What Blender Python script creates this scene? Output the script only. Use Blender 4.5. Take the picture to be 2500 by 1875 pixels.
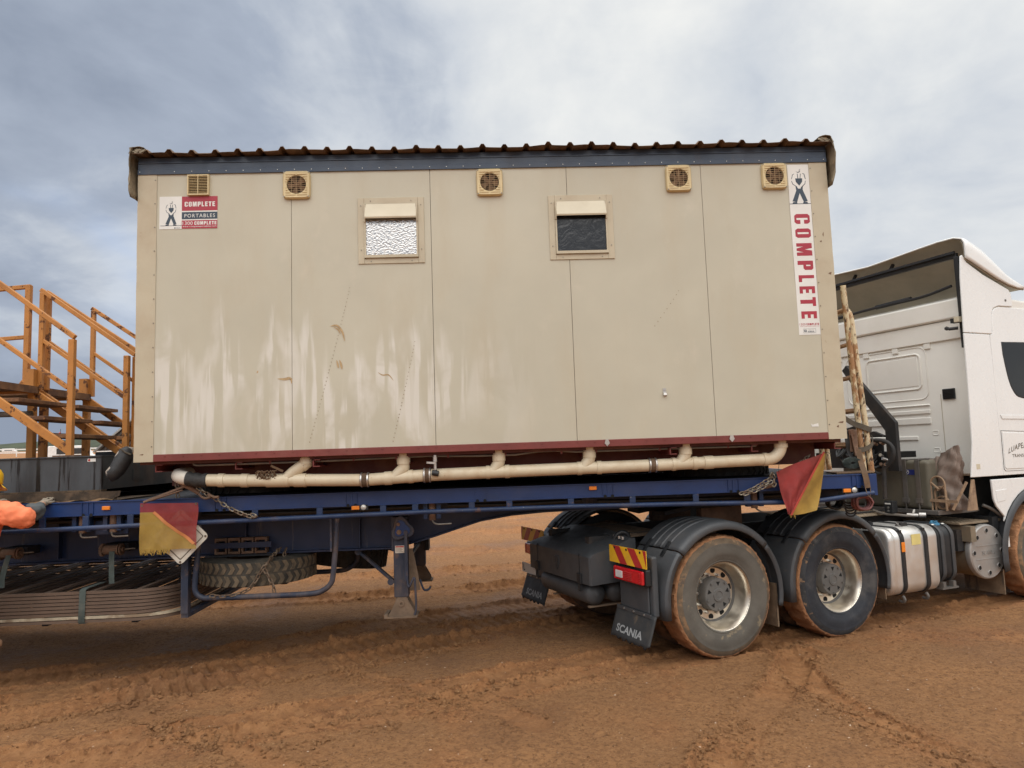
import bpy, bmesh, math, random
import numpy as np
from mathutils import Vector, Matrix

random.seed(7)
rng = np.random.default_rng(11)
scene = bpy.context.scene
for o in list(bpy.data.objects):
    bpy.data.objects.remove(o)
COL = scene.collection
R = math.radians

# ------------------------------------------------------------------ camera
cam_data = bpy.data.cameras.new('camera')
cam = bpy.data.objects.new('camera', cam_data)
COL.objects.link(cam)
CP = Vector((-0.09821, -6.00957, 1.80953))
RGT = Vector((0.99876, -0.03667, -0.0337))
FWD = Vector((0.03972, 0.99472, 0.09464))
UPV = Vector((0.03005, -0.09587, 0.99494))
cam.matrix_world = Matrix(((RGT.x, UPV.x, -FWD.x, CP.x), (RGT.y, UPV.y, -FWD.y, CP.y),
                           (RGT.z, UPV.z, -FWD.z, CP.z), (0, 0, 0, 1)))
cam_data.sensor_fit = 'HORIZONTAL'
cam_data.sensor_width = 36.0
cam_data.lens = 36.0 * 1734.0 / 2500.0
cam_data.clip_start = 0.05
cam_data.clip_end = 6000
scene.camera = cam

# ------------------------------------------------------------------ sky, sun, exposure
SUN_EL, SUN_AZ = R(70), R(188)          # azimuth clockwise from +Y: behind the camera
sun_dir = Vector((math.sin(SUN_AZ) * math.cos(SUN_EL), math.cos(SUN_AZ) * math.cos(SUN_EL), math.sin(SUN_EL)))
world = bpy.data.worlds.new('World')
scene.world = world
world.use_nodes = True
wt = world.node_tree
wt.nodes.clear()


def wn(t, **kw):
    n = wt.nodes.new(t)
    for k, v in kw.items():
        setattr(n, k, v)
    return n


def wmath(op, a, b=None, c=None, clamp=False):
    n = wn('ShaderNodeMath', operation=op)
    n.use_clamp = clamp
    for i, q in enumerate((a, b, c)):
        if q is None:
            continue
        if isinstance(q, (int, float)):
            n.inputs[i].default_value = q
        else:
            wt.links.new(q, n.inputs[i])
    return n.outputs[0]


def wramp(fac, stops, interp='EASE'):
    n = wn('ShaderNodeValToRGB')
    n.color_ramp.interpolation = interp
    el = n.color_ramp.elements
    while len(el) < len(stops):
        el.new(0.5)
    for e, (p, c) in zip(el, stops):
        e.position = p
        e.color = (*c, 1) if len(c) == 3 else c
    wt.links.new(fac, n.inputs[0])
    return n.outputs[0]


def wmix(fac, a, b, mode='MIX'):
    n = wn('ShaderNodeMix', data_type='RGBA', blend_type=mode)
    for i, q in ((0, fac), (6, a), (7, b)):
        if isinstance(q, (int, float)):
            n.inputs[i].default_value = q
        elif isinstance(q, tuple):
            n.inputs[i].default_value = (*q, 1)
        else:
            wt.links.new(q, n.inputs[i])
    return n.outputs[2]


SKY_A, SKY_B, SKY_C = 3.1, 2.2, 4.4      # where in the noise the clouds are cut
w_out = wn('ShaderNodeOutputWorld')
w_bg = wn('ShaderNodeBackground')
w_bg.inputs[1].default_value = 0.05
sky = wn('ShaderNodeTexSky')
sky.sky_type = 'NISHITA'
sky.sun_disc = False
sky.sun_elevation = SUN_EL
sky.sun_rotation = SUN_AZ
sky.dust_density = 2.0
w_tc = wn('ShaderNodeTexCoord')
w_sep = wn('ShaderNodeSeparateXYZ')
wt.links.new(w_tc.outputs['Generated'], w_sep.inputs[0])
w_den = wmath('ADD', wmath('MAXIMUM', w_sep.outputs[2], 0.0), 0.62)      # a cloud deck: flatter and closer towards the horizon
w_cmb = wn('ShaderNodeCombineXYZ')
wt.links.new(wmath('DIVIDE', w_sep.outputs[0], w_den), w_cmb.inputs[0])
wt.links.new(wmath('DIVIDE', w_sep.outputs[1], w_den), w_cmb.inputs[1])
wt.links.new(wmath('MULTIPLY', w_sep.outputs[2], 1.1), w_cmb.inputs[2])


def wnoise(scale, detail, rough, off, dist=0.0):
    m = wn('ShaderNodeMapping')
    m.inputs[1].default_value = off
    wt.links.new(w_cmb.outputs[0], m.inputs[0])
    n = wn('ShaderNodeTexNoise')
    n.inputs['Scale'].default_value = scale
    n.inputs['Detail'].default_value = detail
    n.inputs['Roughness'].default_value = rough
    n.inputs['Distortion'].default_value = dist
    wt.links.new(m.outputs[0], n.inputs['Vector'])
    return n.outputs[0]


big = wnoise(1.15, 3, 0.45, (SKY_A, 1.7, 0.0), 0.3)
mid = wnoise(2.6, 6, 0.56, (7.3, SKY_B, 1.0), 0.4)
fine = wnoise(7.0, 7, 0.6, (1.3, 9.2, 2.0), 0.5)
# thickness of the cloud deck: thinner (brighter) towards the right-hand half of the sky
w_dot = wn('ShaderNodeVectorMath', operation='DOT_PRODUCT')
wt.links.new(w_tc.outputs['Generated'], w_dot.inputs[0])
w_dot.inputs[1].default_value = Vector((0.93, -0.08, 0.36))
thin = wmath('MULTIPLY_ADD', w_dot.outputs['Value'], 0.46, 0.62)
fac = wmath('MULTIPLY_ADD', wmath('SUBTRACT', big, 0.5), 1.35, thin)
fac = wmath('MULTIPLY_ADD', wmath('SUBTRACT', mid, 0.5), 1.5, fac)
fac = wmath('MULTIPLY_ADD', wmath('SUBTRACT', fine, 0.5), 0.42, fac, clamp=True)
cloud = wramp(fac, [(0.10, (2.35, 2.75, 3.5)), (0.34, (3.25, 3.7, 4.5)), (0.56, (5.0, 5.35, 5.85)), (1.0, (7.3, 7.35, 7.2))], 'LINEAR')
gap = wramp(wnoise(1.7, 4, 0.5, (SKY_C, 6.0, 3.0), 0.4), [(0.60, (0, 0, 0)), (0.74, (1, 1, 1))])
skyc = wmix(0.75, sky.outputs[0], (4.3, 5.3, 7.3))
col = wmix(wmath('MULTIPLY', gap, 0.8), cloud, skyc)
# below the horizon the ground is all that shows
wt.links.new(col, w_bg.inputs[0])
wt.links.new(w_bg.outputs[0], w_out.inputs[0])

sun_data = bpy.data.lights.new('sun', 'SUN')
sun_data.energy = 1.5
sun_data.angle = R(100)
sun_data.color = (1.0, 0.97, 0.92)
sun = bpy.data.objects.new('sun', sun_data)
COL.objects.link(sun)
sun.rotation_mode = 'QUATERNION'
sun.rotation_quaternion = sun_dir.to_track_quat('Z', 'Y')
sun.location = sun_dir * 60

vs = scene.view_settings
vs.view_transform = 'Standard'
vs.look = 'None'
vs.exposure = 1.3
vs.gamma = 1.0
vs.use_curve_mapping = False
scene.render.engine = 'CYCLES'
scene.render.resolution_x, scene.render.resolution_y = 1024, 768

# ------------------------------------------------------------------ materials
MATS = {}


def M(name, col, rough=0.6, metal=0.0, var=0.12, vscale=3.0, bump=0.0, bscale=80.0, layers=(), spec=0.5, coat=0.0,
      stretch=(1, 1, 1), alpha=1.0, ior=None):
    """Principled material: base colour with fractal variation, then layers of dirt / rust / wear, each masked by noise."""
    if name in MATS:
        return MATS[name]
    m = bpy.data.materials.new(name)
    m.use_nodes = True
    nt = m.node_tree
    b = nt.nodes['Principled BSDF']
    L = nt.links.new

    def N(t):
        return nt.nodes.new(t)
    tc = N('ShaderNodeTexCoord')

    def noise(scale, detail=6, rough_=0.6, st=(1, 1, 1), off=0.0, dist=0.0):
        mp = N('ShaderNodeMapping')
        mp.inputs[3].default_value = st
        mp.inputs[1].default_value = (off, off * 1.7, off * 0.6)
        L(tc.outputs['Object'], mp.inputs[0])
        n = N('ShaderNodeTexNoise')
        n.inputs['Scale'].default_value = scale
        n.inputs['Detail'].default_value = detail
        n.inputs['Roughness'].default_value = rough_
        n.inputs['Distortion'].default_value = dist
        L(mp.outputs[0], n.inputs['Vector'])
        return n.outputs[0]

    def ramp(f, lo, hi):
        r = N('ShaderNodeMapRange')
        r.interpolation_type = 'SMOOTHSTEP'
        r.inputs[1].default_value = lo
        r.inputs[2].default_value = hi
        L(f, r.inputs[0])
        return r.outputs[0]

    def mixc(f, a, bb):
        n = N('ShaderNodeMix')
        n.data_type = 'RGBA'
        for i, q in ((0, f), (6, a), (7, bb)):
            if isinstance(q, (int, float)):
                n.inputs[i].default_value = q
            elif isinstance(q, tuple):
                n.inputs[i].default_value = (*q, 1)
            else:
                L(q, n.inputs[i])
        return n.outputs[2]

    def mixf(f, a, bb):
        n = N('ShaderNodeMix')
        for i, q in ((0, f), (2, a), (3, bb)):
            if isinstance(q, (int, float)):
                n.inputs[i].default_value = q
            else:
                L(q, n.inputs[i])
        return n.outputs[0]

    c1 = tuple(max(0, x * (1 - var)) for x in col)
    c2 = tuple(min(1, x * (1 + var)) for x in col)
    base = mixc(ramp(noise(vscale, 6, 0.6, stretch, 1.0), 0.3, 0.7), c1, c2)
    rg = mixf(ramp(noise(vscale * 3, 4, 0.6, stretch, 5.0), 0.3, 0.7), max(0, rough - 0.07), min(1, rough + 0.07))
    mt = metal
    for k, l in enumerate(layers):
        msk = ramp(noise(l.get('scale', 4), l.get('detail', 8), l.get('nr', 0.65), l.get('stretch', (1, 1, 1)), 11.3 * (k + 1) + l.get('off', 0), l.get('dist', 0.0)),
                   l.get('lo', 0.5), l.get('hi', 0.6))
        am = l.get('amount', 1.0)
        if 'scale2' in l:                    # break the mask up with a second noise
            m2 = ramp(noise(l['scale2'], 5, 0.6, l.get('stretch2', (1, 1, 1)), 3.7 * (k + 2)), l.get('lo2', 0.4), l.get('hi2', 0.6))
            mm = N('ShaderNodeMath'); mm.operation = 'MULTIPLY'
            L(msk, mm.inputs[0]); L(m2, mm.inputs[1])
            msk = mm.outputs[0]
        ml = N('ShaderNodeMath'); ml.operation = 'MULTIPLY'
        L(msk, ml.inputs[0]); ml.inputs[1].default_value = am
        base = mixc(ml.outputs[0], base, tuple(l['col']))
        rg = mixf(ml.outputs[0], rg, l.get('rough', 0.9))
        if metal > 0:
            mt = mixf(ml.outputs[0], mt, l.get('metal', 0.0))
    L(base, b.inputs['Base Color'])
    L(rg, b.inputs['Roughness'])
    if isinstance(mt, (int, float)):
        b.inputs['Metallic'].default_value = mt
    else:
        L(mt, b.inputs['Metallic'])
    b.inputs['Specular IOR Level'].default_value = spec
    if coat:
        b.inputs['Coat Weight'].default_value = coat
        b.inputs['Coat Roughness'].default_value = 0.15
    if bump:
        bn = N('ShaderNodeBump')
        bn.inputs['Strength'].default_value = 1.0
        bn.inputs['Distance'].default_value = bump
        L(noise(bscale, 5, 0.6, stretch, 9.0), bn.inputs['Height'])
        L(bn.outputs[0], b.inputs['Normal'])
    if alpha < 1:
        b.inputs['Alpha'].default_value = alpha
    MATS[name] = m
    return m


DUST = (0.30, 0.17, 0.09)
RUST = (0.13, 0.05, 0.022)
MUD = (0.34, 0.165, 0.078)


def dust(amount=0.5, scale=3.0, lo=0.42, hi=0.75, col=DUST, **k):
    return dict(col=col, rough=0.95, scale=scale, lo=lo, hi=hi, amount=amount, **k)


def wiped_streaks(m):
    """pale vertical wipe marks where something was washed or rubbed off the lower left of the wall"""
    nt = m.node_tree; N = nt.nodes.new; L = nt.links.new
    b = nt.nodes['Principled BSDF']
    src = b.inputs['Base Color'].links[0].from_socket
    tc = N('ShaderNodeTexCoord')

    def nz(scale, st, off, lo, hi, detail=4, dist=0.0):
        mp = N('ShaderNodeMapping'); mp.inputs[3].default_value = st; mp.inputs[1].default_value = (off, 0, off * .6)
        L(tc.outputs['Object'], mp.inputs[0])
        n = N('ShaderNodeTexNoise'); n.inputs['Scale'].default_value = scale; n.inputs['Detail'].default_value = detail; n.inputs['Distortion'].default_value = dist
        L(mp.outputs[0], n.inputs['Vector'])
        r = N('ShaderNodeMapRange'); r.interpolation_type = 'SMOOTHSTEP'; r.inputs[1].default_value = lo; r.inputs[2].default_value = hi
        L(n.outputs[0], r.inputs[0])
        return r.outputs[0]

    def rng(sock, a, b_):
        r = N('ShaderNodeMapRange'); r.interpolation_type = 'SMOOTHSTEP'; r.inputs[1].default_value = a; r.inputs[2].default_value = b_
        L(sock, r.inputs[0]); return r.outputs[0]

    def op(o, a, c):
        n = N('ShaderNodeMath'); n.operation = o
        for i, q in enumerate((a, c)):
            if isinstance(q, float): n.inputs[i].default_value = q
            else: L(q, n.inputs[i])
        return n.outputs[0]
    sp = N('ShaderNodeSeparateXYZ'); L(tc.outputs['Object'], sp.inputs[0])
    mp = N('ShaderNodeMapping'); mp.inputs[3].default_value = (3.2, 1, 0.5)
    L(tc.outputs['Object'], mp.inputs[0])
    n0 = N('ShaderNodeTexNoise'); n0.inputs['Scale'].default_value = 1.3; n0.inputs['Detail'].default_value = 5
    L(mp.outputs[0], n0.inputs['Vector'])
    zed = op('ADD', sp.outputs[2], op('MULTIPLY', op('SUBTRACT', n0.outputs[0], .5), 2.4))
    where = op('MULTIPLY', rng(sp.outputs[0], 0.6, -0.9), op('MULTIPLY', rng(zed, 2.95, 2.55), rng(zed, 1.55, 2.0)))
    streak = nz(1.0, (11, 1, 0.9), 3.0, .47, .56, 3, .15)
    blot = nz(1.7, (1.2, 1, 1.0), 8.0, .36, .52, 4, .6)
    soft = nz(1.0, (5, 1, 1.2), 5.0, .45, .62, 3, .3)
    msk = op('MAXIMUM', op('MULTIPLY', streak, blot), op('MULTIPLY', op('MULTIPLY', soft, blot), .8))
    msk = op('MULTIPLY', op('MULTIPLY', msk, where), .85)
    mx = N('ShaderNodeMix'); mx.data_type = 'RGBA'
    L(msk, mx.inputs[0]); L(src, mx.inputs[6]); mx.inputs[7].default_value = (0.67, 0.64, 0.575, 1)
    L(mx.outputs[2], b.inputs['Base Color'])


def build_mats():
    # wall panels: cream sheet with faint grime, dents in the gloss
    wl = [dict(col=(0.47, 0.40, 0.28), rough=0.7, scale=1.1, lo=0.45, hi=0.75, amount=0.4, stretch=(2.5, 1, 0.6)),
          dict(col=(0.62, 0.56, 0.45), rough=0.6, scale=1.6, lo=0.58, hi=0.75, amount=0.35, stretch=(1.5, 1, 1)),
          dict(col=(0.50, 0.43, 0.31), rough=0.8, scale=18, lo=0.62, hi=0.8, amount=0.3, stretch=(4, 1, 0.35))]
    M('wall_sheet', (0.500, 0.468, 0.368), 0.42, 0, 0.05, 0.9, 0.0016, 2.2, wl, 0.45)
    wiped_streaks(MATS['wall_sheet'])
    M('wall_trim', (0.50, 0.44, 0.32), 0.42, 0, 0.05, 2, 0.0006, 9, [dict(col=(0.22, 0.11, 0.05), scale=14, lo=0.70, hi=0.74, amount=0.6), dust(0.25, 2)], 0.45)
    M('joint_dark', (0.08, 0.06, 0.04), 0.9)
    M('red_paint', (0.17, 0.034, 0.028), 0.5, 0, 0.15, 3, 0.0006, 30, [dust(0.35, 4, 0.5, 0.8, (0.28, 0.12, 0.09)), dict(col=(0.4, 0.25, 0.2), scale=22, lo=0.70, hi=0.74, amount=0.6)])
    M('red_dark', (0.085, 0.018, 0.014), 0.65, 0, 0.2, 3, 0, 30, [dust(0.3, 3)])
    M('fascia', (0.032, 0.05, 0.085), 0.38, 0, 0.08, 2, 0.0005, 6, [dust(0.35, 2, 0.45, 0.8, (0.11, 0.11, 0.11)), dust(0.25, 9, 0.55, 0.8, (0.16, 0.13, 0.1), stretch=(1, 1, 0.3))])
    M('roof_sheet', (0.16, 0.10, 0.06), 0.75, 0, 0.25, 4, 0.001, 40, [dict(col=(0.07, 0.045, 0.03), scale=5, lo=0.45, hi=0.7, amount=0.8), dict(col=(0.28, 0.15, 0.07), scale=9, lo=0.58, hi=0.7, amount=0.5)])
    M('roof_cap', (0.21, 0.17, 0.11), 0.7, 0, 0.25, 6, 0.002, 30, [dict(col=(0.10, 0.07, 0.045), scale=7, lo=0.45, hi=0.65, amount=0.8), dict(col=(0.33, 0.20, 0.10), scale=14, lo=0.6, hi=0.7, amount=0.6)])
    M('vent_plastic', (0.62, 0.50, 0.28), 0.5, 0, 0.06, 8, 0, 30, [dust(0.3, 9, 0.5, 0.8, (0.4, 0.26, 0.13))])
    M('vent_inside', (0.035, 0.022, 0.015), 0.9)
    M('fan_blade', (0.17, 0.10, 0.055), 0.8, 0, 0.3, 20)
    M('screw', (0.25, 0.22, 0.18), 0.4, 0.6)
    M('screw_bright', (0.7, 0.68, 0.62), 0.35, 0.5)
    M('sign_white', (0.74, 0.73, 0.69), 0.45, 0, 0.04, 4, 0, 0, [dust(0.15, 3, 0.5, 0.8, (0.5, 0.42, 0.3))])
    M('sign_red', (0.38, 0.028, 0.05), 0.45, 0, 0.06, 3)
    M('sign_navy', (0.035, 0.055, 0.08), 0.45, 0, 0.06, 3)
    M('hood', (0.58, 0.52, 0.39), 0.45, 0, 0.05, 3, 0, 0, [dust(0.25, 7, 0.5, 0.8, (0.42, 0.33, 0.2))])
    M('pvc', (0.62, 0.53, 0.38), 0.42, 0, 0.06, 4, 0, 0, [dust(0.5, 5, 0.48, 0.75, (0.42, 0.27, 0.14)), dust(0.5, 40, 0.6, 0.7, (0.36, 0.22, 0.12))])
    M('pvc_white', (0.70, 0.66, 0.58), 0.4, 0, 0.05, 4, 0, 0, [dust(0.35, 5, 0.5, 0.8, (0.45, 0.33, 0.2))])
    M('rubber_boot', (0.03, 0.03, 0.03), 0.7, 0, 0.3, 20, 0.004, 40, [dust(0.45, 9, 0.5, 0.8, (0.1, 0.09, 0.075))])
    M('boot_brown', (0.12, 0.075, 0.045), 0.85, 0, 0.3, 20, 0.004, 60)
    M('steel', (0.55, 0.54, 0.52), 0.32, 0.9, 0.1, 10, 0, 0, [dust(0.3, 8)])
    M('grey_pipe', (0.16, 0.14, 0.12), 0.6, 0, 0.2, 9, 0, 0, [dust(0.5, 5, 0.4, 0.7, (0.22, 0.15, 0.1))])
    # trailer
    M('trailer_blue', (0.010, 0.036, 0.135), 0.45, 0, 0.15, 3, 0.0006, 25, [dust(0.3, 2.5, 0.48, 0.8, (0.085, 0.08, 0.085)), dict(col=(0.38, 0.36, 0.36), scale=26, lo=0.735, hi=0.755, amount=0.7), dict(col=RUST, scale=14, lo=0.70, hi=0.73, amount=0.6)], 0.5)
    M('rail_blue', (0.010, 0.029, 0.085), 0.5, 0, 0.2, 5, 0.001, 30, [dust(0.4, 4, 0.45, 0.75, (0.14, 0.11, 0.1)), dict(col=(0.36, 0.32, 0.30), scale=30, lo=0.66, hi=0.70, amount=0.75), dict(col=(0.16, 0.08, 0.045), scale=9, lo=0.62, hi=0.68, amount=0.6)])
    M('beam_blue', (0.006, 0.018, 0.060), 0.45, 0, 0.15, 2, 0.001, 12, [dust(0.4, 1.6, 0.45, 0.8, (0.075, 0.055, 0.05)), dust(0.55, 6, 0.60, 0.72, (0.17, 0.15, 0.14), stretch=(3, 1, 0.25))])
    M('under_dark', (0.016, 0.017, 0.022), 0.7, 0, 0.3, 3, 0, 0, [dust(0.25, 3, 0.5, 0.8, (0.08, 0.05, 0.035))])
    M('leg_blue', (0.015, 0.024, 0.048), 0.6, 0, 0.2, 5, 0.001, 30, [dust(0.6, 3, 0.42, 0.7, (0.15, 0.11, 0.09), stretch=(2, 2, 0.4)), dict(col=(0.15, 0.09, 0.06), scale=10, lo=0.55, hi=0.7, amount=0.6)])
    M('rust_steel', (0.17, 0.105, 0.07), 0.85, 0, 0.3, 8, 0.002, 30, [dict(col=RUST, scale=6, lo=0.45, hi=0.7, amount=0.7)])
    M('tray_dirty', (0.10, 0.066, 0.040), 0.95, 0, 0.35, 9, 0.004, 40, [dict(col=(0.035, 0.026, 0.018), scale=7, lo=0.48, hi=0.62, amount=0.8)])
    M('muddy_steel', (0.17, 0.115, 0.075), 0.9, 0, 0.2, 6, 0.002, 40, [dict(col=(0.10, 0.07, 0.05), scale=8, lo=0.5, hi=0.7, amount=0.5)])
    M('amber', (0.85, 0.24, 0.02), 0.3, 0, 0.05, 10, 0, 0, [dust(0.2, 12)])
    M('clear_lens', (0.55, 0.54, 0.5), 0.2, 0.3)
    M('label_white', (0.62, 0.55, 0.46), 0.6, 0, 0.1, 20, 0, 0, [dust(0.5, 12, 0.5, 0.7)])
    M('chain', (0.25, 0.22, 0.17), 0.5, 0.6, 0.3, 40, 0, 0, [dict(col=(0.16, 0.09, 0.05), scale=20, lo=0.45, hi=0.6, amount=0.8, metal=0.0)])
    M('chain_rusty', (0.13, 0.085, 0.055), 0.8, 0.1, 0.3, 40, 0, 0, [dict(col=(0.22, 0.17, 0.12), scale=20, lo=0.5, hi=0.6, amount=0.7)])
    M('tyre_lug', (0.135, 0.102, 0.066), 0.92, 0, 0.25, 12, 0.002, 60, [dict(col=(0.045, 0.04, 0.033), scale=5, lo=0.5, hi=0.68, amount=0.8)])
    M('tyre_old', (0.045, 0.040, 0.032), 0.9, 0, 0.3, 12, 0.003, 60, [dust(0.6, 4, 0.42, 0.7, (0.13, 0.10, 0.068)), dict(col=(0.025, 0.024, 0.022), scale=7, lo=0.55, hi=0.68, amount=0.8)])
    M('tyre_dark', (0.022, 0.022, 0.022), 0.85, 0, 0.3, 12, 0.002, 60, [dust(0.4, 5, 0.45, 0.75, (0.10, 0.075, 0.05))])
    M('gate_steel', (0.135, 0.088, 0.062), 0.72, 0, 0.15, 3, 0.001, 20, [dust(0.5, 3, 0.5, 0.7, (0.17, 0.12, 0.085), stretch=(0.5, 1, 5)), dict(col=(0.05, 0.033, 0.024), scale=5, lo=0.58, hi=0.7, amount=0.6, stretch=(0.4, 1, 4))])
    M('gate_edge', (0.42, 0.36, 0.26), 0.7, 0, 0.25, 8, 0, 0, [dict(col=(0.2, 0.13, 0.08), scale=5, lo=0.5, hi=0.6, amount=0.8, stretch=(0.5, 1, 1))])
    M('webbing', (0.075, 0.095, 0.088), 0.95, 0, 0.15, 15, 0.001, 150, [dust(0.5, 9, 0.45, 0.75, (0.16, 0.14, 0.11))])
    M('webbing_brown', (0.125, 0.075, 0.042), 0.95, 0, 0.2, 15, 0.001, 150, [dust(0.4, 9, 0.5, 0.75, (0.2, 0.14, 0.09))])
    M('webbing_grey', (0.095, 0.08, 0.06), 0.95, 0, 0.2, 15, 0.001, 150)
    M('timber', (0.22, 0.14, 0.085), 0.85, 0, 0.25, 6, 0.002, 20, [dict(col=(0.1, 0.065, 0.04), scale=6, lo=0.5, hi=0.7, amount=0.6, stretch=(0.3, 3, 3))])
    # stairs, skid
    M('orange_paint', (0.47, 0.195, 0.042), 0.55, 0, 0.12, 4, 0.001, 30, [dict(col=(0.10, 0.042, 0.022), rough=0.9, scale=9, lo=0.565, hi=0.61, amount=0.95), dict(col=(0.24, 0.10, 0.035), scale=3.5, lo=0.5, hi=0.75, amount=0.55)])
    M('tread_rust', (0.20, 0.10, 0.045), 0.85, 0, 0.25, 6, 0.002, 40, [dict(col=(0.09, 0.045, 0.028), scale=6, lo=0.42, hi=0.62, amount=0.85), dict(col=(0.42, 0.19, 0.055), scale=7, lo=0.62, hi=0.7, amount=0.6)])
    M('skid_black', (0.035, 0.038, 0.042), 0.45, 0, 0.2, 3, 0.001, 20, [dust(0.8, 1.8, 0.36, 0.66, (0.085, 0.095, 0.105), stretch=(1.6, 1, 0.3)), dict(col=(0.006, 0.006, 0.007), rough=0.3, scale=4, lo=0.55, hi=0.60, amount=0.95, stretch=(4.5, 2, 0.2)), dict(col=(0.42, 0.40, 0.36), scale=24, lo=0.735, hi=0.755, amount=0.8), dict(col=(0.16, 0.10, 0.06), scale=4, lo=0.66, hi=0.74, amount=0.7)])
    M('soil', (0.21, 0.125, 0.062), 0.95, 0, 0.3, 14, 0.01, 40, [dict(col=(0.10, 0.06, 0.035), scale=9, lo=0.5, hi=0.65, amount=0.7)])
    M('old_rubber', (0.02, 0.02, 0.021), 0.6, 0, 0.2, 8, 0.004, 20, [dict(col=(0.42, 0.36, 0.30), rough=0.9, scale=5.5, lo=0.56, hi=0.58, amount=0.9, nr=0.5)])
    M('grey_sheet', (0.34, 0.31, 0.28), 0.7, 0, 0.15, 5, 0, 0, [dust(0.4, 5)])
    # flags
    M('flag_red', (0.25, 0.032, 0.028), 0.85, 0, 0.15, 6, 0.0008, 300, [dust(0.35, 4, 0.48, 0.8, (0.22, 0.09, 0.055))], alpha=0.82)
    M('flag_yellow', (0.36, 0.225, 0.045), 0.85, 0, 0.15, 6, 0.0008, 300, [dust(0.4, 4, 0.45, 0.8, (0.24, 0.14, 0.05))], alpha=0.82)
    M('flag_red_thick', (0.25, 0.032, 0.028), 0.85, 0, 0.2, 6, 0.002, 25, [dust(0.45, 4, 0.45, 0.75, (0.20, 0.085, 0.055))])
    M('flag_yellow_thick', (0.36, 0.225, 0.045), 0.85, 0, 0.2, 6, 0.002, 25, [dust(0.5, 4, 0.45, 0.75, (0.22, 0.125, 0.045))])
    M('grille_darkened', (0.34, 0.24, 0.13), 0.8, 0, 0.2, 20)  # cream bars browned: darkness of the fan opening put into their colour
    M('flag_band', (0.50, 0.18, 0.06), 0.85, 0, 0.1, 6)
    M('flag_hem', (0.40, 0.055, 0.035), 0.85, 0, 0.1, 6)
    M('plate_white', (0.62, 0.58, 0.50), 0.5, 0, 0.06, 5, 0, 0, [dust(0.4, 6, 0.5, 0.75, (0.4, 0.28, 0.16))])
    M('print_dark', (0.13, 0.10, 0.07), 0.7)
    # truck
    M('guard_plastic', (0.052, 0.056, 0.061), 0.5, 0, 0.1, 3, 0.0004, 200, [dust(0.3, 2.2, 0.45, 0.8, (0.12, 0.10, 0.085)), dust(0.3, 12, 0.55, 0.75, (0.16, 0.12, 0.09))], 0.5)
    M('flap_rubber', (0.028, 0.030, 0.032), 0.7, 0, 0.15, 4, 0.0005, 80, [dust(0.45, 3, 0.45, 0.75, (0.10, 0.085, 0.07)), dust(0.4, 6, 0.6, 0.7, (0.22, 0.15, 0.09))])
    M('flap_muddy', (0.19, 0.13, 0.08), 0.95, 0, 0.25, 8, 0.004, 40, [dict(col=(0.06, 0.05, 0.04), scale=5, lo=0.5, hi=0.6, amount=0.8, stretch=(2, 2, 0.4))])
    M('flap_text', (0.30, 0.31, 0.31), 0.7, 0, 0.15, 20)
    M('tyre_side', (0.090, 0.080, 0.066), 0.88, 0, 0.15, 5, 0.0012, 50, [dust(0.7, 2.2, 0.40, 0.68, (0.145, 0.13, 0.108)), dust(0.6, 7, 0.60, 0.68, (0.30, 0.23, 0.14)), dict(col=(0.30, 0.27, 0.22), scale=30, lo=0.68, hi=0.72, amount=0.5, stretch=(1, 1, 4))])
    M('tyre_shoulder', (0.13, 0.095, 0.062), 0.95, 0, 0.25, 8, 0.003, 60, [dict(col=(0.27, 0.16, 0.085), scale=9, lo=0.52, hi=0.62, amount=0.9), dict(col=(0.07, 0.06, 0.05), scale=6, lo=0.52, hi=0.66, amount=0.8)])
    M('tyre_shoulder_clean', (0.040, 0.040, 0.042), 0.9, 0, 0.25, 8, 0.003, 60, [dict(col=(0.26, 0.155, 0.085), scale=11, lo=0.58, hi=0.64, amount=0.9), dict(col=(0.14, 0.125, 0.11), scale=9, lo=0.55, hi=0.65, amount=0.6)])
    M('tyre_side_clean', (0.020, 0.023, 0.030), 0.75, 0, 0.2, 5, 0.0012, 50, [dust(0.55, 3, 0.50, 0.72, (0.13, 0.12, 0.11)), dict(col=(0.24, 0.22, 0.20), scale=26, lo=0.66, hi=0.71, amount=0.55, stretch=(3, 1, 1))])
    M('mud_caked', MUD, 0.95, 0, 0.22, 9, 0.008, 45, [dict(col=(0.20, 0.085, 0.036), scale=9, lo=0.5, hi=0.68, amount=0.8), dict(col=(0.42, 0.22, 0.10), scale=16, lo=0.58, hi=0.7, amount=0.5)])
    M('tread_mud_dark', (0.135, 0.075, 0.04), 0.95, 0, 0.3, 9, 0.006, 45, [dict(col=(0.045, 0.032, 0.022), scale=9, lo=0.48, hi=0.62, amount=0.8)])
    M('rim_alloy', (0.74, 0.68, 0.58), 0.34, 1.0, 0.05, 6, 0, 0, [dust(0.45, 2.5, 0.45, 0.8, (0.42, 0.35, 0.25), metal=0.3, detail=3)])
    M('hub_grey', (0.125, 0.120, 0.112), 0.75, 0, 0.12, 8, 0.0008, 60, [dust(0.4, 6, 0.45, 0.75, (0.20, 0.17, 0.135))])
    M('hole_black', (0.006, 0.006, 0.006), 0.9)
    M('chassis', (0.022, 0.022, 0.023), 0.7, 0, 0.3, 4, 0, 0, [dust(0.5, 4, 0.45, 0.75, (0.12, 0.08, 0.055))])
    M('cab_white', (0.80, 0.81, 0.80), 0.28, 0, 0.02, 2, 0, 0, [dust(0.06, 1.0, 0.42, 0.85, (0.55, 0.47, 0.38), detail=4, stretch=(2.0, 1, 0.5)), dust(0.35, 40, 0.66, 0.75, (0.45, 0.33, 0.22), detail=2)][:1], 0.5, coat=0.4)
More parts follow.
